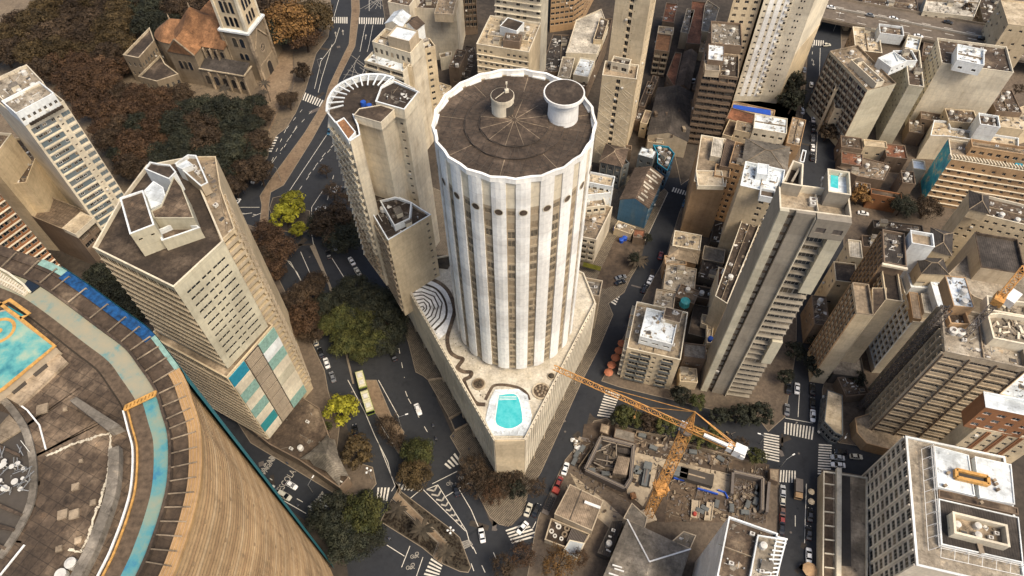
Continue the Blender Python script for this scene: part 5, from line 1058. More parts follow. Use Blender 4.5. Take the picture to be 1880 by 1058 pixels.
# ---- low rises in the top middle
low = [
('metal_shed', 'long white corrugated shed roof left of the zig-zag tower', 12, 'A3 350,285 515,292 578,150 540,48 405,108', 'pale', 'c_white', {}),
('metal_shed', 'brown flat-roofed shed with vents between the white shed and the zig-zag tower', 14, 'A3 498,212 545,217 580,110 535,95', 'cream', 'r_dark', {'cl': 5}),
('small_building', 'pale cracked flat roof just right behind the cream office block', 11, 'R A3 305,412 372,420 352,308', 'pale', 'r_concrete', {'cl': 2}),
('small_building', 'white-rimmed low building with a dark sunken middle beside the zig-zag tower', 12, 'R A3 388,402 470,418 412,306', 'pale', 'r_white', {'cl': 3}),
('small_building', 'dark patched roofs squeezed behind the cream office block, next to its white side', 9, 'A3 218,382 300,390 350,300 375,190 280,185 240,300', 'brown', 'c_dark', {'cl': 6}),
('small_building', 'narrow brown stepped roof hugging the dark alley west of the zig-zag tower', 9, 'A3 400,460 460,470 575,200 600,100 560,100 500,300', 'brown', 'r_dark', {'cl': 4}),
('small_building', 'pale L-shaped low roof beside the dark courtyard behind the round towers', 7, 'E5 870,515 985,490 990,530 880,560', 'pale', 'r_tan', {'cl': 1}),
('small_building', 'dark slate roof in the courtyard below the stained blank wall', 12, 'R E5 960,640 1060,655 1015,470', 'brown', 'r_dark', {'cl': 3}),
('small_building', 'low dark roof cluster in the courtyard right of the slate roof', 6, 'E5 1060,740 1150,750 1225,560 1200,450 1120,440 1080,650', 'darkwall', 'r_dark', {'cl': 5}),
('small_building', 'small cream roof with a white drum tucked behind the left rim of the round tower', 16, 'R E5 760,890 890,935 800,765', 'cream', 'r_cream', {'cl': 4}),
('small_building', 'narrow cream roof step between the rounded tower and the round tower', 13, 'R E5 720,1020 850,1040 770,905', 'cream', 'r_tan', {'cl': 2}),
('brick_house', 'narrow house with an orange-brown roof above open balconies, top centre-right', 14, 'R E3 495,372 603,386 520,250', 'brown', 'c_orange', {'f': {0: W(fh=3.2, cw=3, ww=2.2, wh=1.7, top=1, bot=1, balc=.9)}}),
('small_building', 'beige flat roof behind the orange-brown roof', 14, 'R E3 518,246 632,260 540,195', 'cream', 'r_tan', {'cl': 1}),
('small_building', 'dark reddish roof behind the beige flat roof', 11, 'R E3 553,158 640,170 592,20', 'brown', 'r_red', {'cl': 2}),
('long_warehouse', 'very long red-brown metal roof running up to the top edge', 9, 'A3 1000,232 1075,240 1105,12 1030,5', 'brown', 'r_red', {}),
('small_building', 'grey slab roofs with a white hut between the reddish and the long red roofs', 9, 'R E3 690,240 750,250 700,60', 'concrete', 'r_grey', {'cl': 8}),
('small_building', 'cross-ridged grey roof right of the long red roof', 10, 'E3 845,232 920,242 980,60 890,0 870,40', 'concrete', 'r_grey', {'cl': 4}),
('small_building', 'bare ochre yard roof below the cross-ridged roof', 5, 'R E3 825,385 900,395 840,245', 'cream', 'r_tan', {'cl': 2}),
('small_building', 'maroon sloping roof beside the gabled workshop', 8, 'E3 585,560 645,650 700,398 650,390', 'brown', 'r_red', {}),
('small_building', 'slim brown roof row with a parked white van inside its yard', 7, 'R E3 775,665 805,672 810,395', 'brown', 'r_brown', {'cl': 4}),
('small_building', 'yellowish corrugated small roof in the alley by the zig-zag tower', 8, 'R E3 390,915 440,927 415,818', 'cream', 'c_tan', {}),
('small_building', 'brown low roof beside the yellowish corrugated one', 6, 'R E3 345,895 385,905 380,810', 'brown', 'r_brown', {'cl': 2}),
('small_building', 'narrow alley roof row behind the yellowish corrugated roof', 6, 'R E3 375,790 420,800 420,600', 'brown', 'r_dark', {'cl': 5}),
('pool_terrace', 'low tan terrace with a blue lap pool under the white tower', 7, 'R A3 1240,590 1469,640 1260,548', 'tan', 'r_tan', {}),
('small_building', 'red-brown tiled low roof in front of the lap pool', 9, 'R A3 1215,640 1355,680 1240,580', 'brown', 'r_red', {'f': {0: apt()}}),
('small_building', 'brown low block with small windows left below the red-brown roof', 9, 'R A3 1195,725 1245,740 1215,640', 'cream', 'r_brown', {}),
('small_building', 'beige block with two small windows below the lap pool', 12, 'R A3 1260,700 1350,720 1270,650', 'cream', 'r_tan', {'f': {0: apt(cw=3)}, 'cl': 2}),
('white_roof_house', 'white hipped roof with grey hatch left of the tree-lined street', 15, 'R A4 10,692 188,722 20,612', 'pale', 'r_white', {'cl': 3, 'f': {0: apt()}}),
('small_building', 'stepped tan roofs beside the street under the white hipped roof', 12, 'R A4 188,772 262,790 195,625', 'tan', 'r_tan', {'cl': 3}),
# street side, centre right
('small_building', 'cream double roof at the near end of the tan blank building', 10, 'R B3 925,325 1072,352 960,248', 'pale', 'r_cream', {'cl': 3}),
('small_building', 'yellow-walled narrow house under the tan hip roof by the street', 9, 'R B3 885,425 1000,430 900,380', 'tan', 'r_tan', {'cl': 1}),
('ruined_yard', 'blotchy beige roof of rubble along the street row', 9, 'R B3 875,560 1040,590 930,430', 'concrete', 'r_concrete', {'cl': 5}),
('small_building', 'speckled beige roof just above the white rooftop apartment block', 9, 'R B3 825,645 930,665 868,565', 'concrete', 'r_concrete', {'cl': 2}),
('small_building', 'brown flat roof holding a turquoise tank in the street row', 10, 'R B3 940,600 1040,640 965,530', 'brown', 'r_brown', {'cl': 1}),
('small_building', 'very dark long roof right of the rubble roof', 9, 'R B3 1065,492 1160,520 1100,405', 'darkwall', 'r_dark', {'cl': 3}),
('small_building', 'grey slatted roof between the cream double roof and the dark narrow block', 9, 'R B3 1085,398 1200,422 1092,325', 'concrete', 'c_grey', {}),
('small_building', 'dark brown courtyard roof with rubble behind the white rooftop block', 7, 'R B3 1040,600 1170,625 1060,540', 'brown', 'r_dark', {'cl': 4}),
('small_building', 'deep dark garage roof with pale coping right of the white rooftop block', 7, 'R B3 1010,800 1130,830 1040,640', 'darkwall', 'r_dark', {'cl': 0}),
('small_building', 'cream walkway roof beside the dark garage roof', 9, 'B3 1080,745 1110,755 1110,850 1135,852 1152,710 1085,695', 'cream', 'r_cream', {'cl': 1}),
('small_building', 'ribbed grey roof below the dark garage roof', 9, 'R B3 985,925 1105,940 995,850', 'brown', 'c_grey', {}),
('small_building', 'little cream roof with a round pot by the pool tower base', 5, 'R B3 965,1058 1060,1065 990,985', 'cream', 'r_cream', {'cl': 1}),
('small_building', 'reddish flat roof at the near end of the dark narrow block', 20, 'R B3 1160,600 1225,612 1215,450', 'cream', 'r_red', {'cl': 3}),
('small_building', 'dark low roof between the tan blank building and the dark narrow block', 8, 'R B3 1130,300 1225,322 1160,190', 'darkwall', 'r_dark', {'cl': 2}),
('small_building', 'grey deck with slats beside the podium, right of the round tower', 9, 'R B3 430,620 505,640 470,560', 'pale', 'c_grey', {}),
# right of the street, upper right
('small_building', 'brown flat roof with a round vent below the twin blank walls', 8, 'R A4 485,792 600,808 490,732', 'brown', 'r_brown', {'cl': 2}),
('small_building', 'cream canopy roof below the twin blank walls', 9, 'R A4 610,785 732,798 612,752', 'cream', 'r_cream', {}),
('small_building', 'red-brown flat roof right of the cream canopy', 8, 'R A4 728,845 842,858 735,775', 'brown', 'r_red', {'cl': 1}),
('small_building', 'dark red roof patch left of the flecked sheds', 7, 'R A4 485,880 600,900 495,815', 'brown', 'r_red', {'cl': 1}),
('metal_shed', 'pale corrugated shed flecked with white debris above the yellow-green tree', 7, 'A4 460,900 600,905 600,850 720,880 750,905 715,975 570,950', 'brown', 'c_tan', {'cl': 9}),
('small_building', 'small white flat roof beside the mural wall', 10, 'R A4 872,908 940,918 872,860', 'pale', 'r_white', {}),
('small_building', 'roof with skylight ladders left of the mural wall', 10, 'R A4 815,985 885,995 820,920', 'brown', 'r_brown', {'cl': 5}),
('small_building', 'brown roof above the dark courtyard of trees', 8, 'R A4 560,1010 640,1025 545,975', 'brown', 'r_brown', {'cl': 1}),
('small_building', 'orange-walled strip building behind the dark trees', 8, 'R A4 645,1045 810,1075 655,1018', 'orangewall', 'r_brown', {}),
('small_building', 'cluttered low roofs in the gap right of the twin blank walls', 7, 'R A4 850,710 930,725 870,650', 'brown', 'r_tan', {'cl': 7}),
('small_building', 'long brown warehouse roof under the big blank wall', 10, 'R A4 915,640 1060,665 920,600', 'brown', 'r_brown', {'cl': 2}),
('small_building', 'roof with white pipework below the big blank wall', 14, 'R A4 1065,655 1225,668 1100,590', 'cream', 'r_brown', {'cl': 10}),
('small_building', 'cream yard and roofs at the right edge below the big blank wall', 10, 'A4 1240,670 1469,700 1600,650 1500,560 1340,620', 'cream', 'r_cream', {'cl': 5}),
('small_building', 'cluttered dark roof with masts at the upper right edge', 12, 'R A4 1320,600 1460,610 1330,480', 'brown', 'r_brown', {'cl': 16}),
('far_building', 'pale sawtooth factory roof beyond the elevated road', 10, 'A4 925,60 1200,92 1260,-60 960,-60', 'pale', 'c_white', {'cl': 3}),
('far_building', 'low brown roofs beyond the elevated road near the top edge', 7, 'R A4 600,22 900,60 620,-40', 'brown', 'r_brown', {'cl': 6}),
('far_building', 'cream slab-walled building in the top right corner', 24, 'R A4 1385,130 1560,150 1469,10', 'cream', 'r_cream', {}),
('far_building', 'dark yard with a blue tarpaulin in the top right corner', 4, 'R A4 1250,110 1370,125 1270,-20', 'darkwall', 'r_dark', {'cl': 4}),
('small_building', 'dark green-grey roofs beside the tree street under the pool tower', 6, 'R B4 660,230 930,260 680,190', 'darkwall', 'r_dark', {'cl': 12}),
('small_building', 'white corrugated carport right of the pool tower', 18, 'R B4 530,385 600,395 580,300', 'pale', 'c_white', {}),
('small_building', 'tan block with a lower dark roof right of the pool tower', 20, 'R B4 455,515 575,530 510,420', 'cream', 'r_dark', {}),
('small_building', 'brown gap roof with a pale frame between pool tower and brown blocks', 12, 'R B4 340,750 420,760 380,600', 'brown', 'r_brown', {'cl': 3}),
('small_building', 'dark slab-roofed garage below the brown blocks', 6, 'R B4 440,1020 610,1040 430,890', 'darkwall', 'r_grey', {}),
('small_building', 'scrappy low roof with rubble between the garage and the corner kiosk', 5, 'R D7 215,520 395,500 240,370', 'brown', 'r_brown', {'cl': 8}),
('small_building', 'narrow dark roof in the alley right behind the zig-zag tower front', 6, 'R E3 430,700 475,710 470,560', 'brown', 'r_dark', {'cl': 4}),
('small_building', 'low brown roof between the blue gabled warehouse and the dark warehouse', 7, 'R E3 445,1058 560,1075 470,1020', 'concrete', 'r_brown', {'cl': 3}),
('small_building', 'low cream roof at the foot of the zig-zag tower, near the round tower rim', 8, 'R A3 520,800 590,812 530,740', 'cream', 'r_tan', {'cl': 3}),
('small_building', 'small walled yard roof in front of the blue gabled warehouse', 4, 'R D5 240,900 400,960 270,830', 'cream', 'r_tan', {'cl': 4}),
('small_building', 'brown lean-to roof at the right foot of the blue gabled front', 4, 'R D5 415,985 520,1000 420,905', 'brown', 'r_red', {'cl': 2}),
('small_building', 'low dark roof between the pool tower and the cream canopy roof', 6, 'R B4 600,330 700,345 610,270', 'brown', 'r_dark', {'cl': 5}),
('small_building', 'brown roof strip beside the elevated road in the upper right', 8, 'R A4 920,300 1010,320 930,230', 'brown', 'r_brown', {'cl': 6}),
('small_building', 'low tan roof left of the cluttered dark roof with masts', 8, 'R A4 1225,520 1320,540 1290,440', 'cream', 'r_tan', {'cl': 6}),
('small_building', 'white roof on brown walls at the lower right of the unfinished block', 34, 'D7 1365,500 1560,560 1700,420 1560,330 1546,345', 'cream', 'r_white', {'cl': 2}),
]
for nm_, lb_, h_, P_, wl_, rf_, ex_ in low:
    kw = dict(ex_); kw.setdefault('f', {'*': apt(fh=3.0, cw=4.2, ww=1.3, wh=1.1, skip=.35)} if h_ > 7 else {}); kw.setdefault('par', (.5, .22))
    kw['group'] = 'low buildings between the towers'; kw['seed'] = len(lb_)
    r = B(nm_, lb_, OB, h_, P_, wall=wl_, roof=rf_, **kw)
    if nm_ == 'pool_terrace': b = MB(); b.prism(pts('A3 1255,562 1455,592 1455,620 1250,580', 7), 6.52, 6.75); part('lap_pool', b, 'blue', r)
    if 'turquoise tank' in lb_: b = MB(); c = G('B3', 990, 640, 10); b.cyl((c.x, c.y, 9.5), 1.8, 2.2, 16, 1.5); b.cyl((c.x, c.y, 11.7), 1.6, .4, 16, .6); part('water_tank', b, 'teal', r)
    if 'blue tarp' in lb_: b = MB(); c = G('A4', 1362, 105, 4); b.box((c.x, c.y, 3.6), 3, 4, 3); part('tarpaulin', b, 'blue', r)
B('gabled_workshop', 'long brown gabled workshop roof in the top middle', OB, 8, 'R E3 655,655 752,672 712,385', wall='brown', roof='c_brown', kind='gable', rh=2)
r = B('dark_gabled_warehouse', 'large dark gabled warehouse between the zig-zag tower and the glazed balcony block', 'warehouse', 9, 'R E3 445,1010 740,1060 540,660', wall='concrete', roof='c_dark', kind='gable', rh=3)
for X, Y in ((505, 845), (590, 855), (675, 825), (715, 960), (625, 1000), (780, 760)): b = MB(); c = G('E3', X, Y, 11); b.box((c.x, c.y, 9.8), 1.2, 2.2, 1.6, .1); part('roof_vent', b, 'r_tan' if X == 715 else 'r_brown', r)
r = B('tan_hip_house', 'low tan hipped roof by the street in the small row', OB, 9, 'R B3 905,385 1055,420 925,325', wall='tan', roof='r_tan', kind='hip', rh=2)
# ---- glazed balcony block
r = B('glazed_balcony_block', 'dark apartment block with curtained glazed balconies and a white roof box', 'apartment block', 36, 'R E3 858,548 1122,580 900,385', wall='brown', roof='r_dark', cap='r_tan', f={0: W(fh=3.1, cw=3.4, ww=3.1, wh=1.9, sill=.9, top=1, bot=1, rec=1.0, glass='glass', ledge=.5, ledgem='r_brown'), 3: apt(cw=5)}, cl=4)
V(r, 40, 'R E3 893,445 1012,458 910,330', base=35, wall='brown', roof='r_white', nm='white_deck_', par=(.3, .2), cl=1); V(r, 38.5, 'R E3 920,325 1150,345 960,160', base=0, wall='brown', roof='r_grey', nm='rear_', cl=6)
V(r, 38, 'R E3 875,525 985,532 885,450', base=35, wall='concrete', roof='r_grey', nm='shaft_', par=(.2, .2))
# ---- white chequered tower
ch = [G('A3', 1180, 540), G('A3', 1250, 548), G('A4', 40, 548), G('A4', 132, 562), G('A4', 262, 400), G('A3', 1330, 300)]
r = B('chequered_tower', 'very tall white tower chequered with small windows and balconies, top edge', 'tower', 82, [ch[1], ch[2], ch[3], ch[4], G('A4', 120, 250), G('A3', 1290, 380)], wall='pale', roof='r_white', f={0: [W(fh=2.9, cw=3.2, ww=1.0, wh=1.0, u=(.0, .78), top=1, bot=3), W(fh=2.9, cw=2.6, ww=2.2, wh=1.5, u=(.80, .98), top=1, bot=3, rec=.9, balc=.6, balcm='pale')]})
V(r, 80, [ch[1]+Vector((-11, 3)), ch[1]+Vector((-.2, 2)), G('A3', 1290, 380), G('A3', 1290, 380)+Vector((-11, 0))], base=0, wall='cream', roof='r_cream', nm='wing_', f={0: apt(cw=3.4, bot=4)})
V(r, 26, [ch[3]+Vector((.3, .3)), ch[4]+Vector((.3, .3)), ch[4]+Vector((4, 14)), ch[3]+Vector((-2, 14))], base=0, wall='cream', roof='r_dark', nm='lower_', cl=3)
b = MB(); p_, c_ = ch[1], ch[2]; t = (c_-p_).normalized(); n = Vector((t.y, -t.x)); L_ = (c_-p_).length
for k in range(int(L_*.55/3.2)+1):
    u = k*3.2*L_/(round(L_*.78/3.2)*3.2)*.78
    q = p_+t*(.28*L_+k*L_*.78/max(1, round(L_*.78/3.2))); b.box((q.x+n.x*.04, q.y+n.y*.04, 3), 1.9, .08, 78.5, math.atan2(t.y, t.x))
part('white_stripe', b, 'hwhite', r)
q0, q1 = ch[2], ch[3]; t = (q1-q0).normalized(); n = Vector((t.y, -t.x)); b = MB()
for k in range(24):
    q = q0+t*((q1-q0).length*.45)+n*.03
    for du in (-.5, .7): b.box((q.x+t.x*du, q.y+t.y*du, 6+k*2.9), .5, .06, .7, math.atan2(t.y, t.x))
part('slit_windows', b, 'darkglass', r)
# ---- tan building group, centre right
r = B('tan_blank_building', 'building with a tall blank tan front wall and cream roof beside the street', OB, 28, 'R A3 1042,978 1212,1008 1165,742', wall='tan', roof='r_tan', cap='pale', f={1: W(fh=3, cw=2.4, ww=1.3, wh=1.5, top=1.5, bot=3, glass='darkglass')}, cl=0)
V(r, 29.2, 'R A3 1150,945 1232,960 1165,885', base=27, wall='tan', roof='r_tan', nm='yellow_room_', f={0: W(fh=2, cw=2.4, ww=1.2, wh=.6, top=.5, bot=.2, sill=.4)}); V(r, 29.6, 'R A3 1130,840 1185,850 1165,745', base=27, wall='pale', roof='c_white', nm='shed_', par=(.1, .1))
V(r, 30, 'A3 1180,895 1235,905 1280,800 1275,770 1215,745', base=27, wall='brown', roof='c_brown', nm='ridge_room_', par=(.2, .2)); V(r, 29, 'R A3 1062,1000 1205,1005 1100,920', base=27, wall='pale', roof='r_cream', nm='terrace_', par=(.5, .2))
r = B('tan_window_block', 'tan block with paired dark windows behind the blank tan wall', OB, 32, 'R A3 1232,880 1335,905 1290,770', wall='tan', roof='r_brown', f={'*': W(fh=3, cw=2.2, ww=1.4, wh=1.5, glass='darkglass', top=1.6, bot=3)}, cl=3)
r = B('grey_hip_block', 'cream block with a broad grey hipped roof beside the tree-lined street', OB, 33, 'R A4 -48,885 185,932 15,760', wall='cream', roof='c_grey', kind='hip', rh=2.5, f={'*': apt(cw=4.5)})
V(r, 34, 'R A4 262,870 282,875 262,805', base=0, wall='white', roof='r_brown', nm='stair_', par=(.5, .2))
r = B('white_roof_block', 'cream tower with brilliant white stepped roof left of the pool tower', OB, 40, 'R A4 -60,1000 158,1050 35,885', wall='cream', roof='r_white', cap='white', f={0: [apt(cw=4, u=(.5, 1))], 3: None}, cl=6)
V(r, 42, 'R A4 30,935 90,945 35,880', base=39, wall='white', roof='r_white', nm='roof_room_', par=(.2, .2)); V(r, 41.5, 'R A4 45,1055 125,1070 60,1015', base=39, wall='white', roof='r_dark', nm='well_', par=(1, .25))
r = B('dark_narrow_block', 'narrow block with a long dark roof pressed against the pool tower', OB, 24, 'B3 1155,598 1220,640 1395,215 1325,115', wall='cream', roof='r_dark', cap='pale', f={1: W(fh=3, cw=3, ww=1.6, wh=1.3)}, cl=7)
V(r, 27, 'R B3 1325,160 1395,172 1330,108', base=23, wall='pale', roof='r_dark', nm='head_', cl=2)
# ---- apartment block with white penthouse roof
r = B('white_penthouse_block', 'low apartment block with tiled terrace and gleaming white penthouse roof', 'apartment block', 19.5, 'R B3 680,878 968,943 790,640', wall='cream', roof='r_tile', cap='pale', f={0: [W(fh=3, cw=4.2, ww=3.2, wh=1.6, u=(.08, .46), top=.9, bot=.5, balc=.7, balcm='slate'), W(fh=3, cw=3, ww=1.0, wh=1.2, u=(.47, .6), top=.9, bot=.5), W(fh=3, cw=4.2, ww=3.2, wh=1.6, u=(.62, .94), top=.9, bot=.5, balc=.7, balcm='slate')], 3: W(fh=3, cw=5, ww=3.2, wh=1.6, top=.9, bot=.5, balc=1.1, balcm='pale')}, cl=3)
V(r, 23.2, 'R B3 748,815 925,860 860,680', base=19, wall='white', roof='r_white', nm='penthouse_', f={0: W(fh=3, cw=4, ww=2, wh=.8, top=1, bot=.6)}, par=(.5, .25), cl=2); V(r, 24.4, 'R B3 872,720 965,745 905,660', base=19, wall='concrete', roof='r_brown', nm='stair_room_', par=(.2, .2), cl=1)
# ---- old grey and blue houses right of the round tower
r = B('old_grey_house', 'old grey house with brown hipped roof right of the round tower', 'house', 13, 'R D5 112,285 312,330 180,130', wall='slate', roof='c_brown', kind='hip', rh=2.5, f={'*': W(fh=3.4, cw=2.6, ww=1.3, wh=1.7, top=.8, bot=1.5, fins=.2, finm='grey')})
V(r, 12, 'R D5 312,330 380,300 330,190', base=0, wall='slate', roof='c_brown', nm='side_', f={'*': W(fh=3.4, cw=2.6, ww=1.1, wh=1.6, top=.8, bot=1.5)})
V(r, 9, 'R D5 105,150 400,180 120,110', base=0, wall='brown', roof='r_brown', nm='rear_', cl=4)
B('grey_house', 'small grey house with a bright peeling white roof behind the striped roof', 'house', 14, 'R D5 462,222 600,262 495,150', wall='slate', roof='r_white', par=(.25, .2), f={0: W(fh=3.5, cw=3.4, ww=1.3, wh=1.3, top=1.2, bot=6)}, cl=1)
r = B('blue_gabled_warehouse', 'gabled warehouse with a faded blue front and patchy striped roof', 'warehouse', 11.5, 'R D5 295,640 555,722 440,345', wall='bluewall', roof='c_brown', kind='gable', rh=3, f={1: W(fh=3.6, cw=3.6, ww=2.2, wh=1.9, top=.8, bot=.8, glass='bluepanel')})
q = rect('D5 295,640 555,722 440,345', 11.5); t = (q[1]-q[0]); u = (q[3]-q[0]); rg = random.Random(8)
for i, (a, l, k) in enumerate(((.07, .5, .12), (.20, .62, .2), (.31, .34, .3), (.42, .5, .1), (.50, .8, .05), (.62, .3, .3), (.70, .9, .0), (.80, .5, .35), (.90, .9, .05))):
    b = MB(); P = []
    for x, y in ((.5+k*.5, a), (.5+k*.5+l*.5*(1-k), a), (.5+k*.5+l*.5*(1-k), a+.045), (.5+k*.5, a+.045)): p = q[0]+t*x+u*y; P.append((p.x, p.y, 11.5+3*(1-x)*2+.24))
    b.quad(*P); part('pale_roof_sheet', b, 'c_white', r)
r = B('blue_trim_house', 'angular roof with blue trim and scattered white sheets by the crossing', 'house', 11, 'D5 640,300 732,368 800,212 742,145 600,130 640,210', wall='bluewall', roof='r_brown', cap='cyan', cl=10, f={'*': W(fh=3.6, cw=3.4, ww=2, wh=1.8, top=.8, bot=.8)})
for i in range(7): c = G('D5', rg.uniform(650, 740), rg.uniform(180, 320), 10.4); b = MB(); b.box((c.x, c.y, 10.1+.05*i), rg.uniform(1, 2.2), .6, .08, rg.uniform(0, 3)); part('loose_sheet', b, 'r_white', r)
r = B('white_stepped_block', 'white-sided block stepping down beside the right flank of the round tower', OB, 22, 'R D5 -30,470 222,520 75,390', wall='white', roof='r_cream', cap='white', f={0: W(fh=3, cw=2.6, ww=1.5, wh=1.4, balc=.8, top=1, bot=2, balcm='pale')}, cl=2)
V(r, 20, 'R D5 -60,600 200,575 60,480', base=0, wall='white', roof='r_cream', nm='terrace_', cl=3); V(r, 17.5, 'R D5 -80,720 165,690 150,575', base=0, wall='stained', roof='r_tan', nm='lower_', f={0: W(fh=3, cw=2.4, ww=1.6, wh=1.5, balc=.7, top=.6, bot=1, balcm='pale')}, cl=4)
V(r, 14, [G('B3', 380, 400), G('B3', 495, 425), G('B3', 580, 250), G('B3', 470, 220)], base=0, wall='stained', roof='r_tan', nm='front_', f={0: W(fh=3, cw=2.4, ww=1.6, wh=1.5, balc=.7, top=.6, bot=1, balcm='pale')}, cl=5)
# ---- pool tower
r = B('pool_roof_tower', 'tall grey apartment tower with a small turquoise rooftop pool', 'apartment tower', 88, 'R F3 345,738 1212,850 372,435', wall='grey', roof='r_tile', cap='pale', f={}, par=(2.2, .3), cl=0)
q = rect('F3 345,738 1212,850 372,435', 88); A_, B_ = q[0], q[1]; t = (B_-A_).normalized(); n = Vector((t.y, -t.x)); L = (B_-A_).length; rg = random.Random(6); rot = math.atan2(t.y, t.x)
def skin(u0, u1, z0, z1, spec, m_, d=.25, name='facade_panel'):
    wb = MB(); a, c = A_+t*u0*L+n*d, A_+t*u1*L+n*d; facade(r, wb, a, c, z0, z1, spec, rg)
    for x in (a, c): wb.quad((*x, z0), (*(x-n*d), z0), (*(x-n*d), z1), (*x, z1))
    wb.quad((*a, z1), (*c, z1), (*(c-n*d), z1), (*(a-n*d), z1)); part(name, wb, m_, r)
skin(0, .13, 0, 88, None, 'greenish', .9); skin(.13, .23, 0, 86, W(fh=3, cw=L*.1, ww=L*.1-.3, wh=2.2, sill=.3, rec=.15, top=.3, bot=1, glass='darkglass', frame='frame_d'), 'r_brown', .1); skin(.23, .50, 0, 88, None, 'grey', .9); skin(.50, .515, 0, 87.4, None, 'pale', 1.6)
bal = lambda: W(fh=3, cw=4.2, ww=3.9, wh=2.5, sill=.2, rec=.1, top=.3, bot=.6, glass='glass', ledge=1.0, ledgem='grey')
skin(.52, .80, 60, 81, bal(), 'grey', .1); skin(.80, 1.0, 60, 81.5, None, 'greenish', 1.8); skin(.52, .99, 36, 60, bal(), 'grey', .1); skin(.52, .82, 24, 36, bal(), 'grey', .1); skin(.82, 1.0, 24, 36, None, 'greenish', 1.8); skin(.52, .99, 0, 24, bal(), 'grey', .1)
skin(.52, 1.0, 81.5, 87.9, W(fh=6, cw=4.3, ww=2.2, wh=1.7, sill=1.6, top=.2, bot=.2, rec=.2, glass='steel', frame='steel', ac=0), 'grey', 1.85)
for k in range(7): skin(.80, .80+.055*(1+k*.25), 60-.01-k*0+0, 60, None, 'grey', 1.0) if 0 else None
rf = 85.8
V(r, 89.5, 'F3 372,435 615,475 628,205 505,165', base=85.7, wall='grey', roof='r_dark', nm='plant_room_', par=(2.5, .3), cap='pale'); b = MB()
for s in ('F3 480,440 605,225', 'F3 405,430 505,180'): p, c = pts(s, 88); b.bar((*p, 87.6), (*c, 87.6), .5, 2)
part('plant_partition', b, 'grey', r)
pr = V(r, 90.5, 'R F3 935,540 1205,582 965,270', base=85.7, wall='grey', roof='r_white', nm='pool_deck_', par=(1.6, .25), cap='pale')
b = MB(); b.flat(pts('F3 962,322 1052,335 1052,505 958,480', 89), 88.95); part('pool_water', b, 'poolwater', r); b = MB(); b.box((*G('F3', 1070, 345, 89), 88.95), .5, .8, 1.1, rot); part('pool_ladder', b, 'lamp_w', r)
for X, Y, s in ((885, 388, 1), (885, 455, 1), (750, 640, 1.4), (745, 690, 1)): c = G('F3', X, Y, 86.5); b = MB(); b.box((c.x, c.y, rf), 1.3*s, .9*s, .9, rot); b.cur = 1; b.cyl((c.x, c.y, rf+.9), .3*s, .05, 10); part('air_conditioner', b, ['tank', 'steel'], r)
b = MB(); p, c = pts('F3 765,600 795,800', 86); b.bar((*p, 86.3), (*c, 86.3), .2, 1.0); part('low_wall', b, 'pale', r)
# ---- upper right group
r = B('twin_blank_block', 'block with a blank grey-green end wall and gridded side, left of a pair', OB, 31, 'R E2 350,700 604,640 485,600', depth=26, wall='greenish', roof='r_tan', cap='r_tan', f={3: W(fh=3, cw=3.0, ww=2.3, wh=1.9, ledge=.3, fins=.3, finm='brown', glass='glass', ledgem='brown')}, cl=9)
V(r, 34, 'R E2 560,500 700,440 600,350', base=30, wall='white', roof='r_white', nm='white_room_', f={0: W(fh=3, cw=3, ww=1, wh=1, top=.6, bot=.4)}); V(r, 33, 'R E2 430,640 500,620 430,370', base=30, wall='pale', roof='r_tan', nm='shed_', cl=5)
r = B('twin_blank_block', 'block with a blank grey-green end wall and slit windows, right of a pair', OB, 31, 'R E2 715,652 850,672 720,560', depth=24, wall='greenish', roof='r_brown', cap='pale', f={3: W(fh=3, cw=3.4, ww=1.2, wh=.9)}, cl=4)
V(r, 33.5, 'R E2 620,440 790,440 625,350', base=30, wall='white', roof='r_brown', nm='white_room_', cl=3)
r = B('courtyard_block', 'brown-walled block with a cream L-shaped roof next to the elevated road', OB, 26, 'R E2 245,345 480,372 275,145', wall='brown', roof='r_cream', cap='pale', cl=5, f={3: W(fh=3.2, cw=3, ww=1.4, wh=1.4)})
V(r, 29.5, 'R E2 460,195 672,222 465,115', base=25, wall='white', roof='r_brown', nm='white_room_', cl=1); V(r, 28, 'R E2 680,320 800,350 690,205', base=0, wall='pale', roof='r_white', nm='wing_', cl=2)
r = B('side_slab', 'thin beige slab wall building along the tree-lined street, upper right', OB, 22, 'E2 55,700 80,705 285,280 235,270', wall='cream', roof='r_tan', par=(.2, .2))
V(r, 16, 'R E2 60,860 150,870 165,570', base=0, wall='cream', roof='r_brown', nm='lower_', f={'*': W(fh=3, cw=3, ww=1, wh=1)}, cl=3); V(r, 18, 'R E2 165,665 260,675 240,480', base=0, wall='darkwall', roof='r_brown', nm='yard_')
r = B('big_blank_wall_block', 'wide block with an immense blank beige wall and cluttered white roof', OB, 33, 'R E2 1005,460 1640,545', depth=17, wall='pale', roof='r_brown', cap='pale', f={3: W(fh=3, cw=2.6, ww=1.3, wh=1.2)}, cl=8)
V(r, 37, 'R E2 1140,430 1380,480 1150,295', base=32, wall='white', roof='r_white', nm='white_room_', f={0: W(fh=3.5, cw=5, ww=1.5, wh=1, top=1, bot=.5)}, cl=3); V(r, 9, 'R E2 860,810 1370,880 870,740', base=0, wall='brown', roof='r_brown', nm='lower_', cl=0)
r = B('white_slit_block', 'slim white wall with round holes beside the cream yard, right', OB, 20, 'R E2 1330,900 1345,1000 1465,700', wall='white', roof='r_brown', cl=3)
r = B('mural_hotel', 'long orange-banded hotel with a turquoise mural on its end wall', 'hotel', 24, 'R A4 1078,858 1700,960 1068,748', wall='tan', roof='r_tan', cap='pale', cl=6, f={0: W(fh=2.9, cw=3.6, ww=1.2, wh=1.2, sill=1, top=1.8, bot=2, ledge=.5, ledgem='pale', glass='darkglass')})
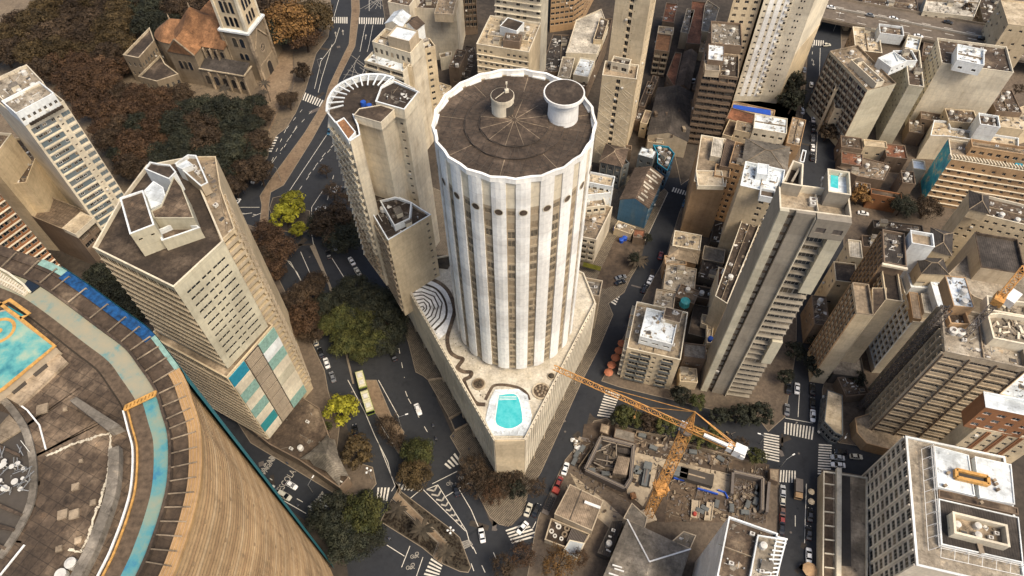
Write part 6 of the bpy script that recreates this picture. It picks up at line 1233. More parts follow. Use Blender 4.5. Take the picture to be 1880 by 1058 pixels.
q = rect('A4 1078,858 1700,960 1068,748', 24); b = MB(); p, c = q[3], q[0]; t_ = (c-p).normalized(); nn = Vector((t_.y, -t_.x))*.05; b.hexa([(*(p), 1), (*(c), 1), (*(c+nn), 1), (*(p+nn), 1), (*(p), 23.6), (*(c), 23.6), (*(c+nn), 23.6), (*(p+nn), 23.6)]); part('mural', b, 'mural', r)
V(r, 27.5, 'R A4 1190,790 1700,870 1160,745', base=23, wall='tan', roof='r_tan', nm='upper_', f={0: W(fh=3.2, cw=3, ww=1.6, wh=1.4, top=.8, bot=.4)}, cl=4); b = MB()
for i in range(30): c = G('A4', 1085+i*18, 850+i*2.9, 24.5); b.box((c.x, c.y+1.2, 23.2), .3, 2.2, 1.2, .1)
part('pergola_slats', b, 'pale', r); b = MB(); b.prism(pts('A4 1430,865 1469,872 1469,895 1425,888', 24), 23.02, 23.3); part('rooftop_pool', b, 'cyan', r)
r = B('white_parapet_block', 'low white-parapeted building around a dark court above the mural', OB, 13, 'A4 985,648 1062,655 1075,690 1440,745 1440,790 1070,735 965,730', wall='pale', roof='r_cream', cap='white', cl=4)
# ---- right edge
r = B('cream_window_block', 'large cream apartment block dotted with dark windows, right edge', 'apartment block', 36, 'R B4 1172,138 1700,270 1155,28', wall='cream', roof='r_brown', cap='pale', f={0: W(fh=2.9, cw=2.6, ww=1.3, wh=1.0, glass='darkglass', skip=.12), 3: None}, cl=2)
V(r, 39, 'R B4 1180,128 1275,150 1178,35', base=35, wall='cream', roof='c_dark', nm='hip_', kind='hip', rh=2)
r = B('dark_deck_building', 'old concrete building with a big dark slatted roof, right edge', OB, 37, 'R B4 1240,442 1480,482 1228,258', wall='concrete', roof='c_dark', cap='r_brown', cl=0)
V(r, 31, 'B4 1062,480 1215,325 1240,440 1600,500 1600,680 1300,640 1200,600', base=0, wall='concrete', roof='r_concrete', nm='lower_', par=(.4, .2))
r = B('brown_stepped_block', 'brown stepped apartment block with dark hipped roof and blank front', 'apartment block', 41, 'R D6 380,792 505,808 385,568', wall='cream', roof='r_tan', cap='r_tan', f={3: W(fh=2.9, cw=2.2, ww=1.8, wh=1.8, ledge=.3, fins=.4, finm='tan', ledgem='tan', glass='darkglass')})
V(r, 41, 'R D6 598,690 722,708 605,468', base=0, wall='cream', roof='r_dark', nm='middle_', f={3: W(fh=2.9, cw=2.2, ww=1.8, wh=1.8, fins=.4, finm='tan', glass='darkglass')}); V(r, 45, 'R D6 583,412 752,445 585,170', base=0, wall='brown', roof='c_dark', nm='rear_', f={3: W(fh=2.9, cw=2.2, ww=1.8, wh=1.8, fins=.4, finm='tan', ledge=.3, ledgem='tan', glass='darkglass')}, cl=2)
q2 = pts('D6 505,808 598,690 605,600 500,600', 41); V(r, 40.6, q2, base=0, wall='cream', roof='r_brown', nm='link_', par=(.1, .1))
b = MB(); p, c = pts('D6 570,425 760,462', 45.3); b.bar((*p, 45), (*c, 45), .8, .8); part('roof_beam', b, 'pale', r)
r = B('tank_house_block', 'dark hip-roofed block with a white tank house in front of the cream windows', OB, 40, 'R D6 870,490 1055,500 870,385', wall='cream', roof='c_dark', kind='hip', rh=1.5)
V(r, 41, 'R D6 930,320 1080,360 970,170', base=0, wall='cream', roof='c_dark', nm='rear_', kind='hip', rh=1.5); V(r, 47, 'R D6 790,270 960,300 795,175', base=0, wall='white', roof='r_tan', nm='tank_house_', par=(1.2, .25), cap='white')
wz = hgt('D6 800,858 D7 405,345')
r = B('white_frame_block', 'block with white gridded window frames and a dazzling white roof, right side', OB, wz, 'R D6 800,858 985,870 772,480', wall='pale', roof='r_cream', cap='pale', f={3: W(fh=2.9, cw=2.2, ww=1.3, wh=1.9, sill=.5, ledge=.3, ledgem='white', fins=.35, finm='white', glass='glass')})
V(r, wz+2.6, 'R D6 785,600 965,612 790,485', base=wz-1, wall='white', roof='r_white', nm='white_deck_', par=(.3, .2), cl=3); V(r, wz+1.4, 'R D6 800,830 865,840 805,640', base=wz-1, wall='tan', roof='c_tan', nm='shed_', par=(.1, .1)); V(r, wz+1.6, 'R D6 885,790 955,800 885,650', base=wz-1, wall='pale', roof='c_white', nm='rib_shed_', par=(.1, .1)); V(r, wz+4.5, 'R D6 990,755 1055,760 985,560', base=wz-1, wall='white', roof='r_white', nm='tower_room_', par=(.3, .2))
uz = hgt('D7 958,182 D7 362,815')
q = rect('D7 958,182 1575,312 D6 1045,740', uz)
r = B('unfinished_block', 'huge weathered concrete block under reconstruction with debris on its roof, right', OB, uz, q, wall='concrete', roof='r_concrete', cap='r_concrete', par=(1.4, .4), f={0: W(fh=3.3, cw=6.2, ww=5.2, wh=1.3, sill=1.2, rec=.35, top=1.5, bot=3, glass='darkglass', fins=.35, finm='brown', ledge=.25, ledgem='concrete'), 3: W(fh=3.3, cw=2.6, ww=1.9, wh=2.4, sill=.4, rec=.5, top=1, bot=3, glass='darkglass', fins=.7, finm='concrete')}, cl=5)
rg = random.Random(12)
V(r, uz+2.2, 'D6 1355,800 1400,980 1800,1060 1800,850 1440,790', base=uz-1.4, wall='pale', roof='r_concrete', nm='debris_yard_', par=(1.8, .4)); V(r, uz+2.2, 'D6 1350,660 1360,770 1700,830 1700,720 1500,690', base=uz-1.4, wall='pale', roof='r_concrete', nm='rear_yard_', par=(1.8, .4))
for i in range(70):
    X, Y = (rg.uniform(1390, 1620), rg.uniform(850, 990)) if i < 38 else (rg.uniform(1400, 1620), rg.uniform(710, 800)); c = G('D6', X, Y, uz); b = MB(); b.box((c.x, c.y, uz+.45+.02*(i % 9)), rg.uniform(.6, 2.4), rg.uniform(.15, .8), rg.uniform(.05, .5), rg.uniform(0, 3)); part('rubble_piece', b, rg.choice(['pale', 'r_tan', 'r_grey', 'beam']), r)
for X, Y in ((1110, 918), (1165, 928)): c = G('D6', X, Y, uz); b = MB(); b.cyl((c.x, c.y, uz-1.38), 1.1, 1.2, 20); b.cyl((c.x, c.y, uz-.18), 1.15, .15, 20, .4); b.cur = 1; b.cyl((c.x, c.y, uz+.0), .45, .1, 12); part('water_tank', b, ['tank', 'steel'], r)
V(r, uz+3, 'R D6 1105,740 1260,755 1110,520', base=uz-1.4, wall='tan', roof='r_white', nm='white_room_', par=(.2, .2), cl=6); V(r, uz+.6, 'R D6 1080,870 1230,880 1090,760', base=uz-1.4, wall='tan', roof='r_brown', nm='open_shaft_', par=(1.6, .3), cl=3)
B('corner_building', 'brown curved-corner base of the big concrete block by the street', OB, 5, 'D7 285,680 300,790 370,870 480,900 640,935 700,800 420,640', wall='tan', roof='r_tan', par=(.4, .2))
r = B('orange_striped_block', 'block with orange vertical stripes and a planted roof ledge, right edge', OB, 42, 'R D7 1195,755 1700,850 1200,640', wall='cream', roof='r_concrete', cap='pale', f={0: [W(fh=3, cw=2.2, ww=1.2, wh=1.2, u=(a, a+.16), top=1, bot=2, glass='darkglass') for a in (.02, .26, .5, .74)]}, cl=2)
q = rect('D7 1195,755 1700,850 1200,640', 42); t_ = (q[1]-q[0]); n_ = Vector((t_.y, -t_.x)).normalized(); rot = math.atan2(t_.y, t_.x)
for a in (.19, .23, .43, .47, .67, .71): b = MB(); c = q[0]+t_*a+n_*.12; b.box((c.x, c.y, 2), t_.length*.028, .24, 39, rot); part('orange_stripe', b, 'orangewall', r)
for i in range(22): c = q[0]+t_*(i/24+.02)-n_*.9; b = MB(); b.cyl((c.x, c.y, 41), .35, .9+.3*(i % 3), 7, .5); part('ledge_shrub', b, 'garden' if i % 3 else 'r_brown', r)
V(r, 52, 'R D7 1262,600 1700,690 1350,505', base=41, wall='orangewall', roof='r_white', nm='upper_', cap='white', f={0: W(fh=3.1, cw=3.2, ww=1.8, wh=1.4, top=1.5, bot=.6, frame='frame_w')})
# ---- white gridded office, bottom right
r = B('white_grid_office', 'white office block with deep gridded windows and a fenced rooftop, bottom right', 'office building', 31, 'R C4 890,1000 1490,1140 866,308', wall='offwhite', roof='r_concrete', cap='white', par=(.5, .5), f={3: [W(fh=3.05, cw=3.7, ww=3.0, wh=2.45, sill=.3, rec=.15, top=.6, bot=.6, fins=.5, finw=.5, finm='offwhite', glass='glass', frame='pale', ledge=.2, ledgem='offwhite')]}, cl=0)
q = rect('C4 890,1000 1490,1140 866,308', 31)
V(r, 32.6, 'C4 985,355 1170,405 1205,625 1005,575', base=30.4, wall='white', roof='r_white', nm='west_deck_', par=(.25, .2)); V(r, 32.6, 'C4 1205,412 1400,455 1420,670 1232,632', base=30.4, wall='white', roof='r_white', nm='east_deck_', par=(.25, .2))
V(r, 32.2, 'C4 1010,640 1440,740 1465,985 1025,885', base=30.4, wall='white', roof='c_dark', nm='dark_deck_', par=(.3, .2)); V(r, 35, 'R C4 1095,825 1395,900 1090,710', base=31, wall='pale', roof='r_tan', nm='sunken_box_', par=(2.2, .5), cap='pale', cl=7)
V(r, 31.6, 'C4 1010,590 1220,635 1435,690 1440,725 1010,632', base=30.4, wall='brown', roof='r_brown', nm='gutter_', par=(.2, .2))
b = MB()
cc = pts('C4 1108,478 1280,518 1285,560 1110,520', 34)
for i in range(4): b.bar((*cc[i], 33.2), (*cc[(i+1) % 4], 33.2), .8, 1.2)
part('yellow_rim_skylight', b, 'yellow', r); b = MB(); b.flat(cc, 33.0); part('skylight_glass', b, 'darkglass', r)
b = MB(); f1 = pts('C4 960,365 1020,905 950,925 985,350', 33); p = pts('C4 975,352 1018,900 1469,1000', 33)
for i in range(2):
    L_ = (p[i+1]-p[i]).length; k = int(L_/3)
    for j in range(k+1): c = p[i].lerp(p[i+1], j/k); b.bar((*c, 31), (*c, 33.6), .12); o_ = Vector((-2.2, -.3)) if i == 0 else Vector((.2, -2.0)); b.bar((*c, 33.5), (*(c+o_), 31.2), .1)
    for z in (33.5, 32.4): b.bar((*p[i], z), (*p[i+1], z), .1)
    o_ = Vector((-2.2, -.3)) if i == 0 else Vector((.2, -2.0)); b.bar((*(p[i]+o_), 31.3), (*(p[i+1]+o_), 31.3), .12)
part('roof_railing', b, 'lamp_w', r); b = MB(); c = G('C4', 1240, 890, 33); b.box((c.x, c.y, 31), 1.2, 3.5, 1.4, -.1); part('lattice_duct', b, 'beam', r)
for X, Y in ((1045, 568), (1062, 500), (1320, 560), (1330, 590), (1310, 540), (1240, 660)): c = G('C4', X, Y, 33); b = MB(); b.box((c.x, c.y, 32.4), .9, .7, .8, .4); part('vent_box', b, 'r_tan', r)
# narrow terrace left of it
r = B('long_low_terrace', 'long low concrete terrace with a dark sunken channel left of the white gridded office', OB, 5.5, 'C4 388,490 625,525 625,1400 380,1400', wall='cream', roof='r_tan', cap='pale', par=(.7, .3))
for s, m_, z0, z1 in (('C4 482,512 532,520 538,1005 478,1000', 'darkwall', 4.82, 4.9), ('C4 452,480 478,484 474,1400 448,1400', 'pale', 4.81, 6.2), ('C4 396,500 440,506 436,1400 392,1400', 'r_brown', 4.81, 5.0)):
    b = MB(); b.prism(pts(s, 5), z0, z1); part('terrace_strip', b, m_, r)
for i in range(7): b = MB(); p, c = pts('C4 392,%d 445,%d' % (560+i*75, 567+i*75), 5.2); b.bar((*p, 5.3), (*c, 5.3), .25, .6); part('terrace_rib', b, 'pale', r)
B('corner_kiosk', 'low wedge-shaped shop with a cream sheet roof at the crossing', 'shop', 7, 'C4 410,52 490,82 492,300 452,285 393,222', wall='slate', roof='r_cream', par=(.2, .2), f={'*': W(fh=3.2, cw=2.6, ww=1.8, wh=1.8, top=.4, bot=.3)})
r = B('white_spire_block', 'narrow block with a tall white side wall at the bottom edge', OB, hgt('C3 1245,740 C3 1060,990'), 'R C3 1165,1058 1440,1160 1245,740', wall='hwhite', roof='r_brown', cap='white', cl=6, par=(1.0, .3), f={})
zz_ = hgt('C3 1245,740 C3 1060,990'); V(r, zz_+.4, 'C3 1385,835 1540,860 1480,1100 1340,1070', base=zz_-1, wall='white', roof='r_concrete', nm='side_deck_', par=(.5, .25), cap='white', cl=3); b = MB()
for i in range(11): p, c = pts('C4 %d,%d %d,%d' % (140-i*9, 845+i*24, 195-i*7, 858+i*22), zz_+.8); b.bar((*p, zz_+.6), (*c, zz_+.6), .35, .25)
part('pergola_rib', b, 'white', r)
# big hipped depot, bottom
q = pts('C3 680,752 1022,912 950,1130 520,1130', 9); r = empty('hipped_depot', (*(sum(q, Vector((0, 0)))/4), 0), 'large grey-brown hipped depot roof with white-edged ridge, bottom centre', 'warehouse'); ROOTS.append(r)
b = MB(); b.prism(q, 0, 8.9, False); part('wall', b, 'concrete', r); pk = G('C3', 800, 980, 12.5); p2 = G('C3', 745, 1250, 12.5); b = MB()
b.add([(*q[0], 9), (*q[1], 9), (*q[2], 9), (*q[3], 9), (*pk, 12.5), (*p2, 12.5)], ((0, 4, 1), (1, 4, 5, 2), (0, 3, 5, 4), (3, 2, 5))); part('roof', b, 'r_grey', r)
b = MB(); b.bar((*q[0], 9.1), (*pk, 12.6), .35); b.bar((*q[1], 9.1), (*pk, 12.6), .35); part('ridge_flashing', b, 'lamp_w', r); b = MB()
for Y, dx in ((1000, 0), (1020, 10), (1045, -20)): p, c = pts('C3 %d,%d %d,%d' % (600+dx, Y, 650+dx, Y+18), 10); b.bar((*p, 10.6), (*c, 11), .35)
part('roof_light', b, 'lamp_w', r)
B('small_annex', 'small grey flat annex at the top corner of the hipped depot', OB, 8, 'C3 705,662 790,740 775,800 660,745', wall='concrete', roof='r_grey', par=(.3, .2), cl=0)
B('small_annex', 'small grey shed right of the hipped depot beside the excavation', OB, 7, 'C3 985,815 1052,838 1020,910 920,870', wall='concrete', roof='r_grey', par=(.3, .2), cl=1)
r = B('metal_roof_depot', 'depot with two broad brown metal roof sheets and a white duct', 'warehouse', 6.5, 'C3 372,562 552,650 490,812 288,722', wall='concrete', roof='c_tan', par=(.15, .2), cl=0)
b = MB(); p, c = pts('C3 450,658 535,690', 7); b.bar((*p, 7.1), (*c, 7.1), .8, .5); part('white_duct', b, 'lamp_w', r); b = MB(); p, c = pts('C3 435,590 370,755', 6.6); b.bar((*p, 6.5), (*c, 6.5), .2, .1); part('roof_joint', b, 'darkwall', r)
r = B('scrap_yard', 'small walled yard with stacked tyres and a slatted cover', 'yard', 3, 'C3 270,745 480,830 420,930 235,860', wall='concrete', roof='r_dark', par=(1.4, .3), cl=0)
for X, Y, s in ((355, 800, .9), (342, 832, .9), (310, 790, .8), (272, 815, .7), (290, 840, .6), (325, 855, .6), (300, 765, .6)):
    c = G('C3', X, Y, 2); b = MB()
    for i in range(14): a, a2 = i*math.pi/7, (i+1)*math.pi/7; b.hexa([(c.x+q_*math.cos(w_), c.y+q_*math.sin(w_), z_) for z_ in (1.62, 2.1) for q_, w_ in ((s*.5, a), (s, a), (s, a2), (s*.5, a2))])
    part('cable_drum', b, 'r_tan' if X > 340 else 'tank', r)
b = MB()
for i in range(12): p, c = pts('C3 %d,%d %d,%d' % (385+i*7, 795+i*4, 355+i*7, 870+i*4), 2.6); b.bar((*p, 2.7), (*c, 2.7), .25, .2)
part('slatted_cover', b, 'steel', r)
B('yard_roof', 'pale low roof partly under the bare orange tree, bottom centre', OB, 3.5, 'C3 370,862 450,880 410,960 330,930', wall='pale', roof='r_white', par=(.1, .2))
for r in ROOTS: flush(r)
# ============================================================ TREES
def crown_mesh(name, seed, nclump, nleaf, ls, flat=.62, core=True, spread_=.78, bare=0):
    rg = random.Random(seed); vs = []; fs = []; tone = []
    cl = []
    for i in range(nclump):
        a = rg.uniform(0, 2*math.pi); zz = rg.uniform(-.35, 1.0); rr = math.sqrt(max(0, 1-zz*zz))*rg.uniform(.55, 1.0)*spread_
        k = rg.uniform(.75, 1.1); cl.append((Vector((math.cos(a)*rr*k, math.sin(a)*rr*k, zz*flat*spread_*rg.uniform(.7, 1.05))), rg.uniform(.15, .27), rg.random()))
    for c, r, tn in cl:
        for j in range(nleaf):
            d = Vector((rg.gauss(0, 1), rg.gauss(0, 1), rg.gauss(.35, 1))).normalized(); p = c+Vector((d.x, d.y, d.z*.75))*r*(rg.uniform(.7, 1.08) if not bare else rg.uniform(.2, 1.15))
            n = (d+Vector((rg.gauss(0, .3), rg.gauss(0, .3), rg.gauss(.1, .3)))).normalized(); u = n.cross(Vector((rg.gauss(0, 1), rg.gauss(0, 1), .3))).normalized(); v = n.cross(u); s = ls*rg.uniform(.6, 1.3)
            o = len(vs); vs += [tuple(p+u*s), tuple(p+v*s*.7), tuple(p-u*s), tuple(p-v*s*.7)]; fs.append((o, o+1, o+2, o+3)); tone.append(max(0, min(1, tn*.75+rg.random()*.25)))
    me = bpy.data.meshes.new(name); me.from_pydata(vs, [], fs); at = me.attributes.new('tone', 'FLOAT', 'FACE'); at.data.foreach_set('value', tone); me.materials.append(MAT['lf_brown']); me.update(); return me
CRM = {'big': [crown_mesh('crown', 10+i, 95, 75, .036) for i in range(4)], 'small': [crown_mesh('crown', 30+i, 42, 55, .062, .8) for i in range(4)],
       'flat': [crown_mesh('crown', 50+i, 90, 60, .035, .42) for i in range(2)], 'bare': [crown_mesh('crown', 60+i, 60, 34, .034, .8, bare=1) for i in range(3)]}
TRM = {}
def trunk_mesh(seed, h, r):         # trunk to the crown centre and limbs spreading into it (unit: metres)
    rg = random.Random(seed); b = MB(); t = max(.14, r*.045); b.tube([(0, 0, 0), (.05*r, .03*r, h*.45), (0, .05*r, h*.8)], [t*1.25, t, t*.85], 7)
    for i in range(7):
        a = i*.9+rg.random(); q = [(0, .03*r, h*.55+i*.02*h)]; l = r*rg.uniform(.55, .85)
        q += [(l*.5*math.cos(a), l*.5*math.sin(a), h*.8+rg.uniform(0, .1)*h), (l*math.cos(a+.2), l*math.sin(a+.2), h+r*rg.uniform(0, .3))]; b.tube(q, [t*.6, t*.4, t*.12], 5)
        for s in (-.5, .5): e = q[1]; b.tube([e, (e[0]+l*.4*math.cos(a+s), e[1]+l*.4*math.sin(a+s), h+r*.25)], [t*.3, t*.08], 4)
    return mesh('trunk', b, 'bark')
tn_ = [0]
def tree(k, X, Y, rpx, leaf, label, kind='small', name='street_tree', hs=1.0, grp='street trees', z0=0):
    zc = 6.0
    for _ in range(3):
        c = G(k, X, Y, zc+z0); dist = math.hypot(c.length, CAMH-zc); r = rpx/CR[k][2]*dist/FPX*(.97 if k == 'A1' else 1.18 if kind == 'big' else 1.1); fl = .42 if kind == 'flat' else .62 if kind == 'big' else .8; zc = (2.6+r*.62)*hs
    i = tn_[0]; tn_[0] += 1
    root = empty(name, (c.x, c.y, z0), label, 'tree', grp)
    me = CRM[kind][i % len(CRM[kind])]; o = bpy.data.objects.new('crown', me); COL.objects.link(o); o.parent = root; o.location = (0, 0, zc); o.scale = (r*1.06, r*1.06, r*1.0); o.rotation_euler = (0, 0, i*2.399)
    o.material_slots[0].link = 'OBJECT'; o.material_slots[0].material = MAT[leaf]
    t = bpy.data.objects.new('trunk', trunk_mesh(i, zc, r)); COL.objects.link(t); t.parent = root
    return root
# park wood, each crown a tree
rg = random.Random(77)
pk_ = [(0, 60), (60, 20), (150, -30), (215, -40), (300, -30), (345, 5), (400, 20), (395, 60), (330, 60), (250, 60), (230, 95), (222, 130), (255, 170), (320, 165), (400, 180), (440, 185), (470, 215), (488, 250), (482, 300), (450, 345), (425, 365), (380, 370), (330, 330), (270, 330), (235, 345), (170, 240), (120, 160), (70, 125), (0, 115)]
def inpx(x, y): return inside((x, y), pk_)
lab = {'lf_brown': 'brown-leaved tree in the dense park canopy around the church', 'lf_dark': 'very dark green tree in the dense park canopy', 'lf_olive': 'olive-brown tree of the dense park canopy', 'lf_rust': 'rust-coloured tree in the middle of the dense park canopy'}
row = 0; y = -40.0
while y < 372:
    x = -20.0+(row % 2)*17
    while x < 500:
        X, Y = x+rg.uniform(-7, 7), y+rg.uniform(-6, 6)
        if inpx(X, Y):
            if X < 235 and Y < 110: lf = rg.choice(['lf_olive', 'lf_olive', 'lf_brown'])
            elif Y < 60: lf = rg.choice(['lf_dark', 'lf_brown'])
            elif X > 330 and Y > 165: lf = rg.choice(['lf_dark', 'lf_dark', 'lf_brown', 'lf_brown'])
            elif Y > 215: lf = rg.choice(['lf_dark', 'lf_brown', 'lf_rust'])
            else: lf = rg.choice(['lf_rust', 'lf_rust', 'lf_brown'])
            tree('A1', X*2.938, Y*2.938, rg.uniform(76, 104), lf, lab[lf], 'big', 'park_tree', hs=rg.uniform(.75, 1.5), grp='trees of the park canopy, '+lf[3:])
        x += 34
    y += 27; row += 1
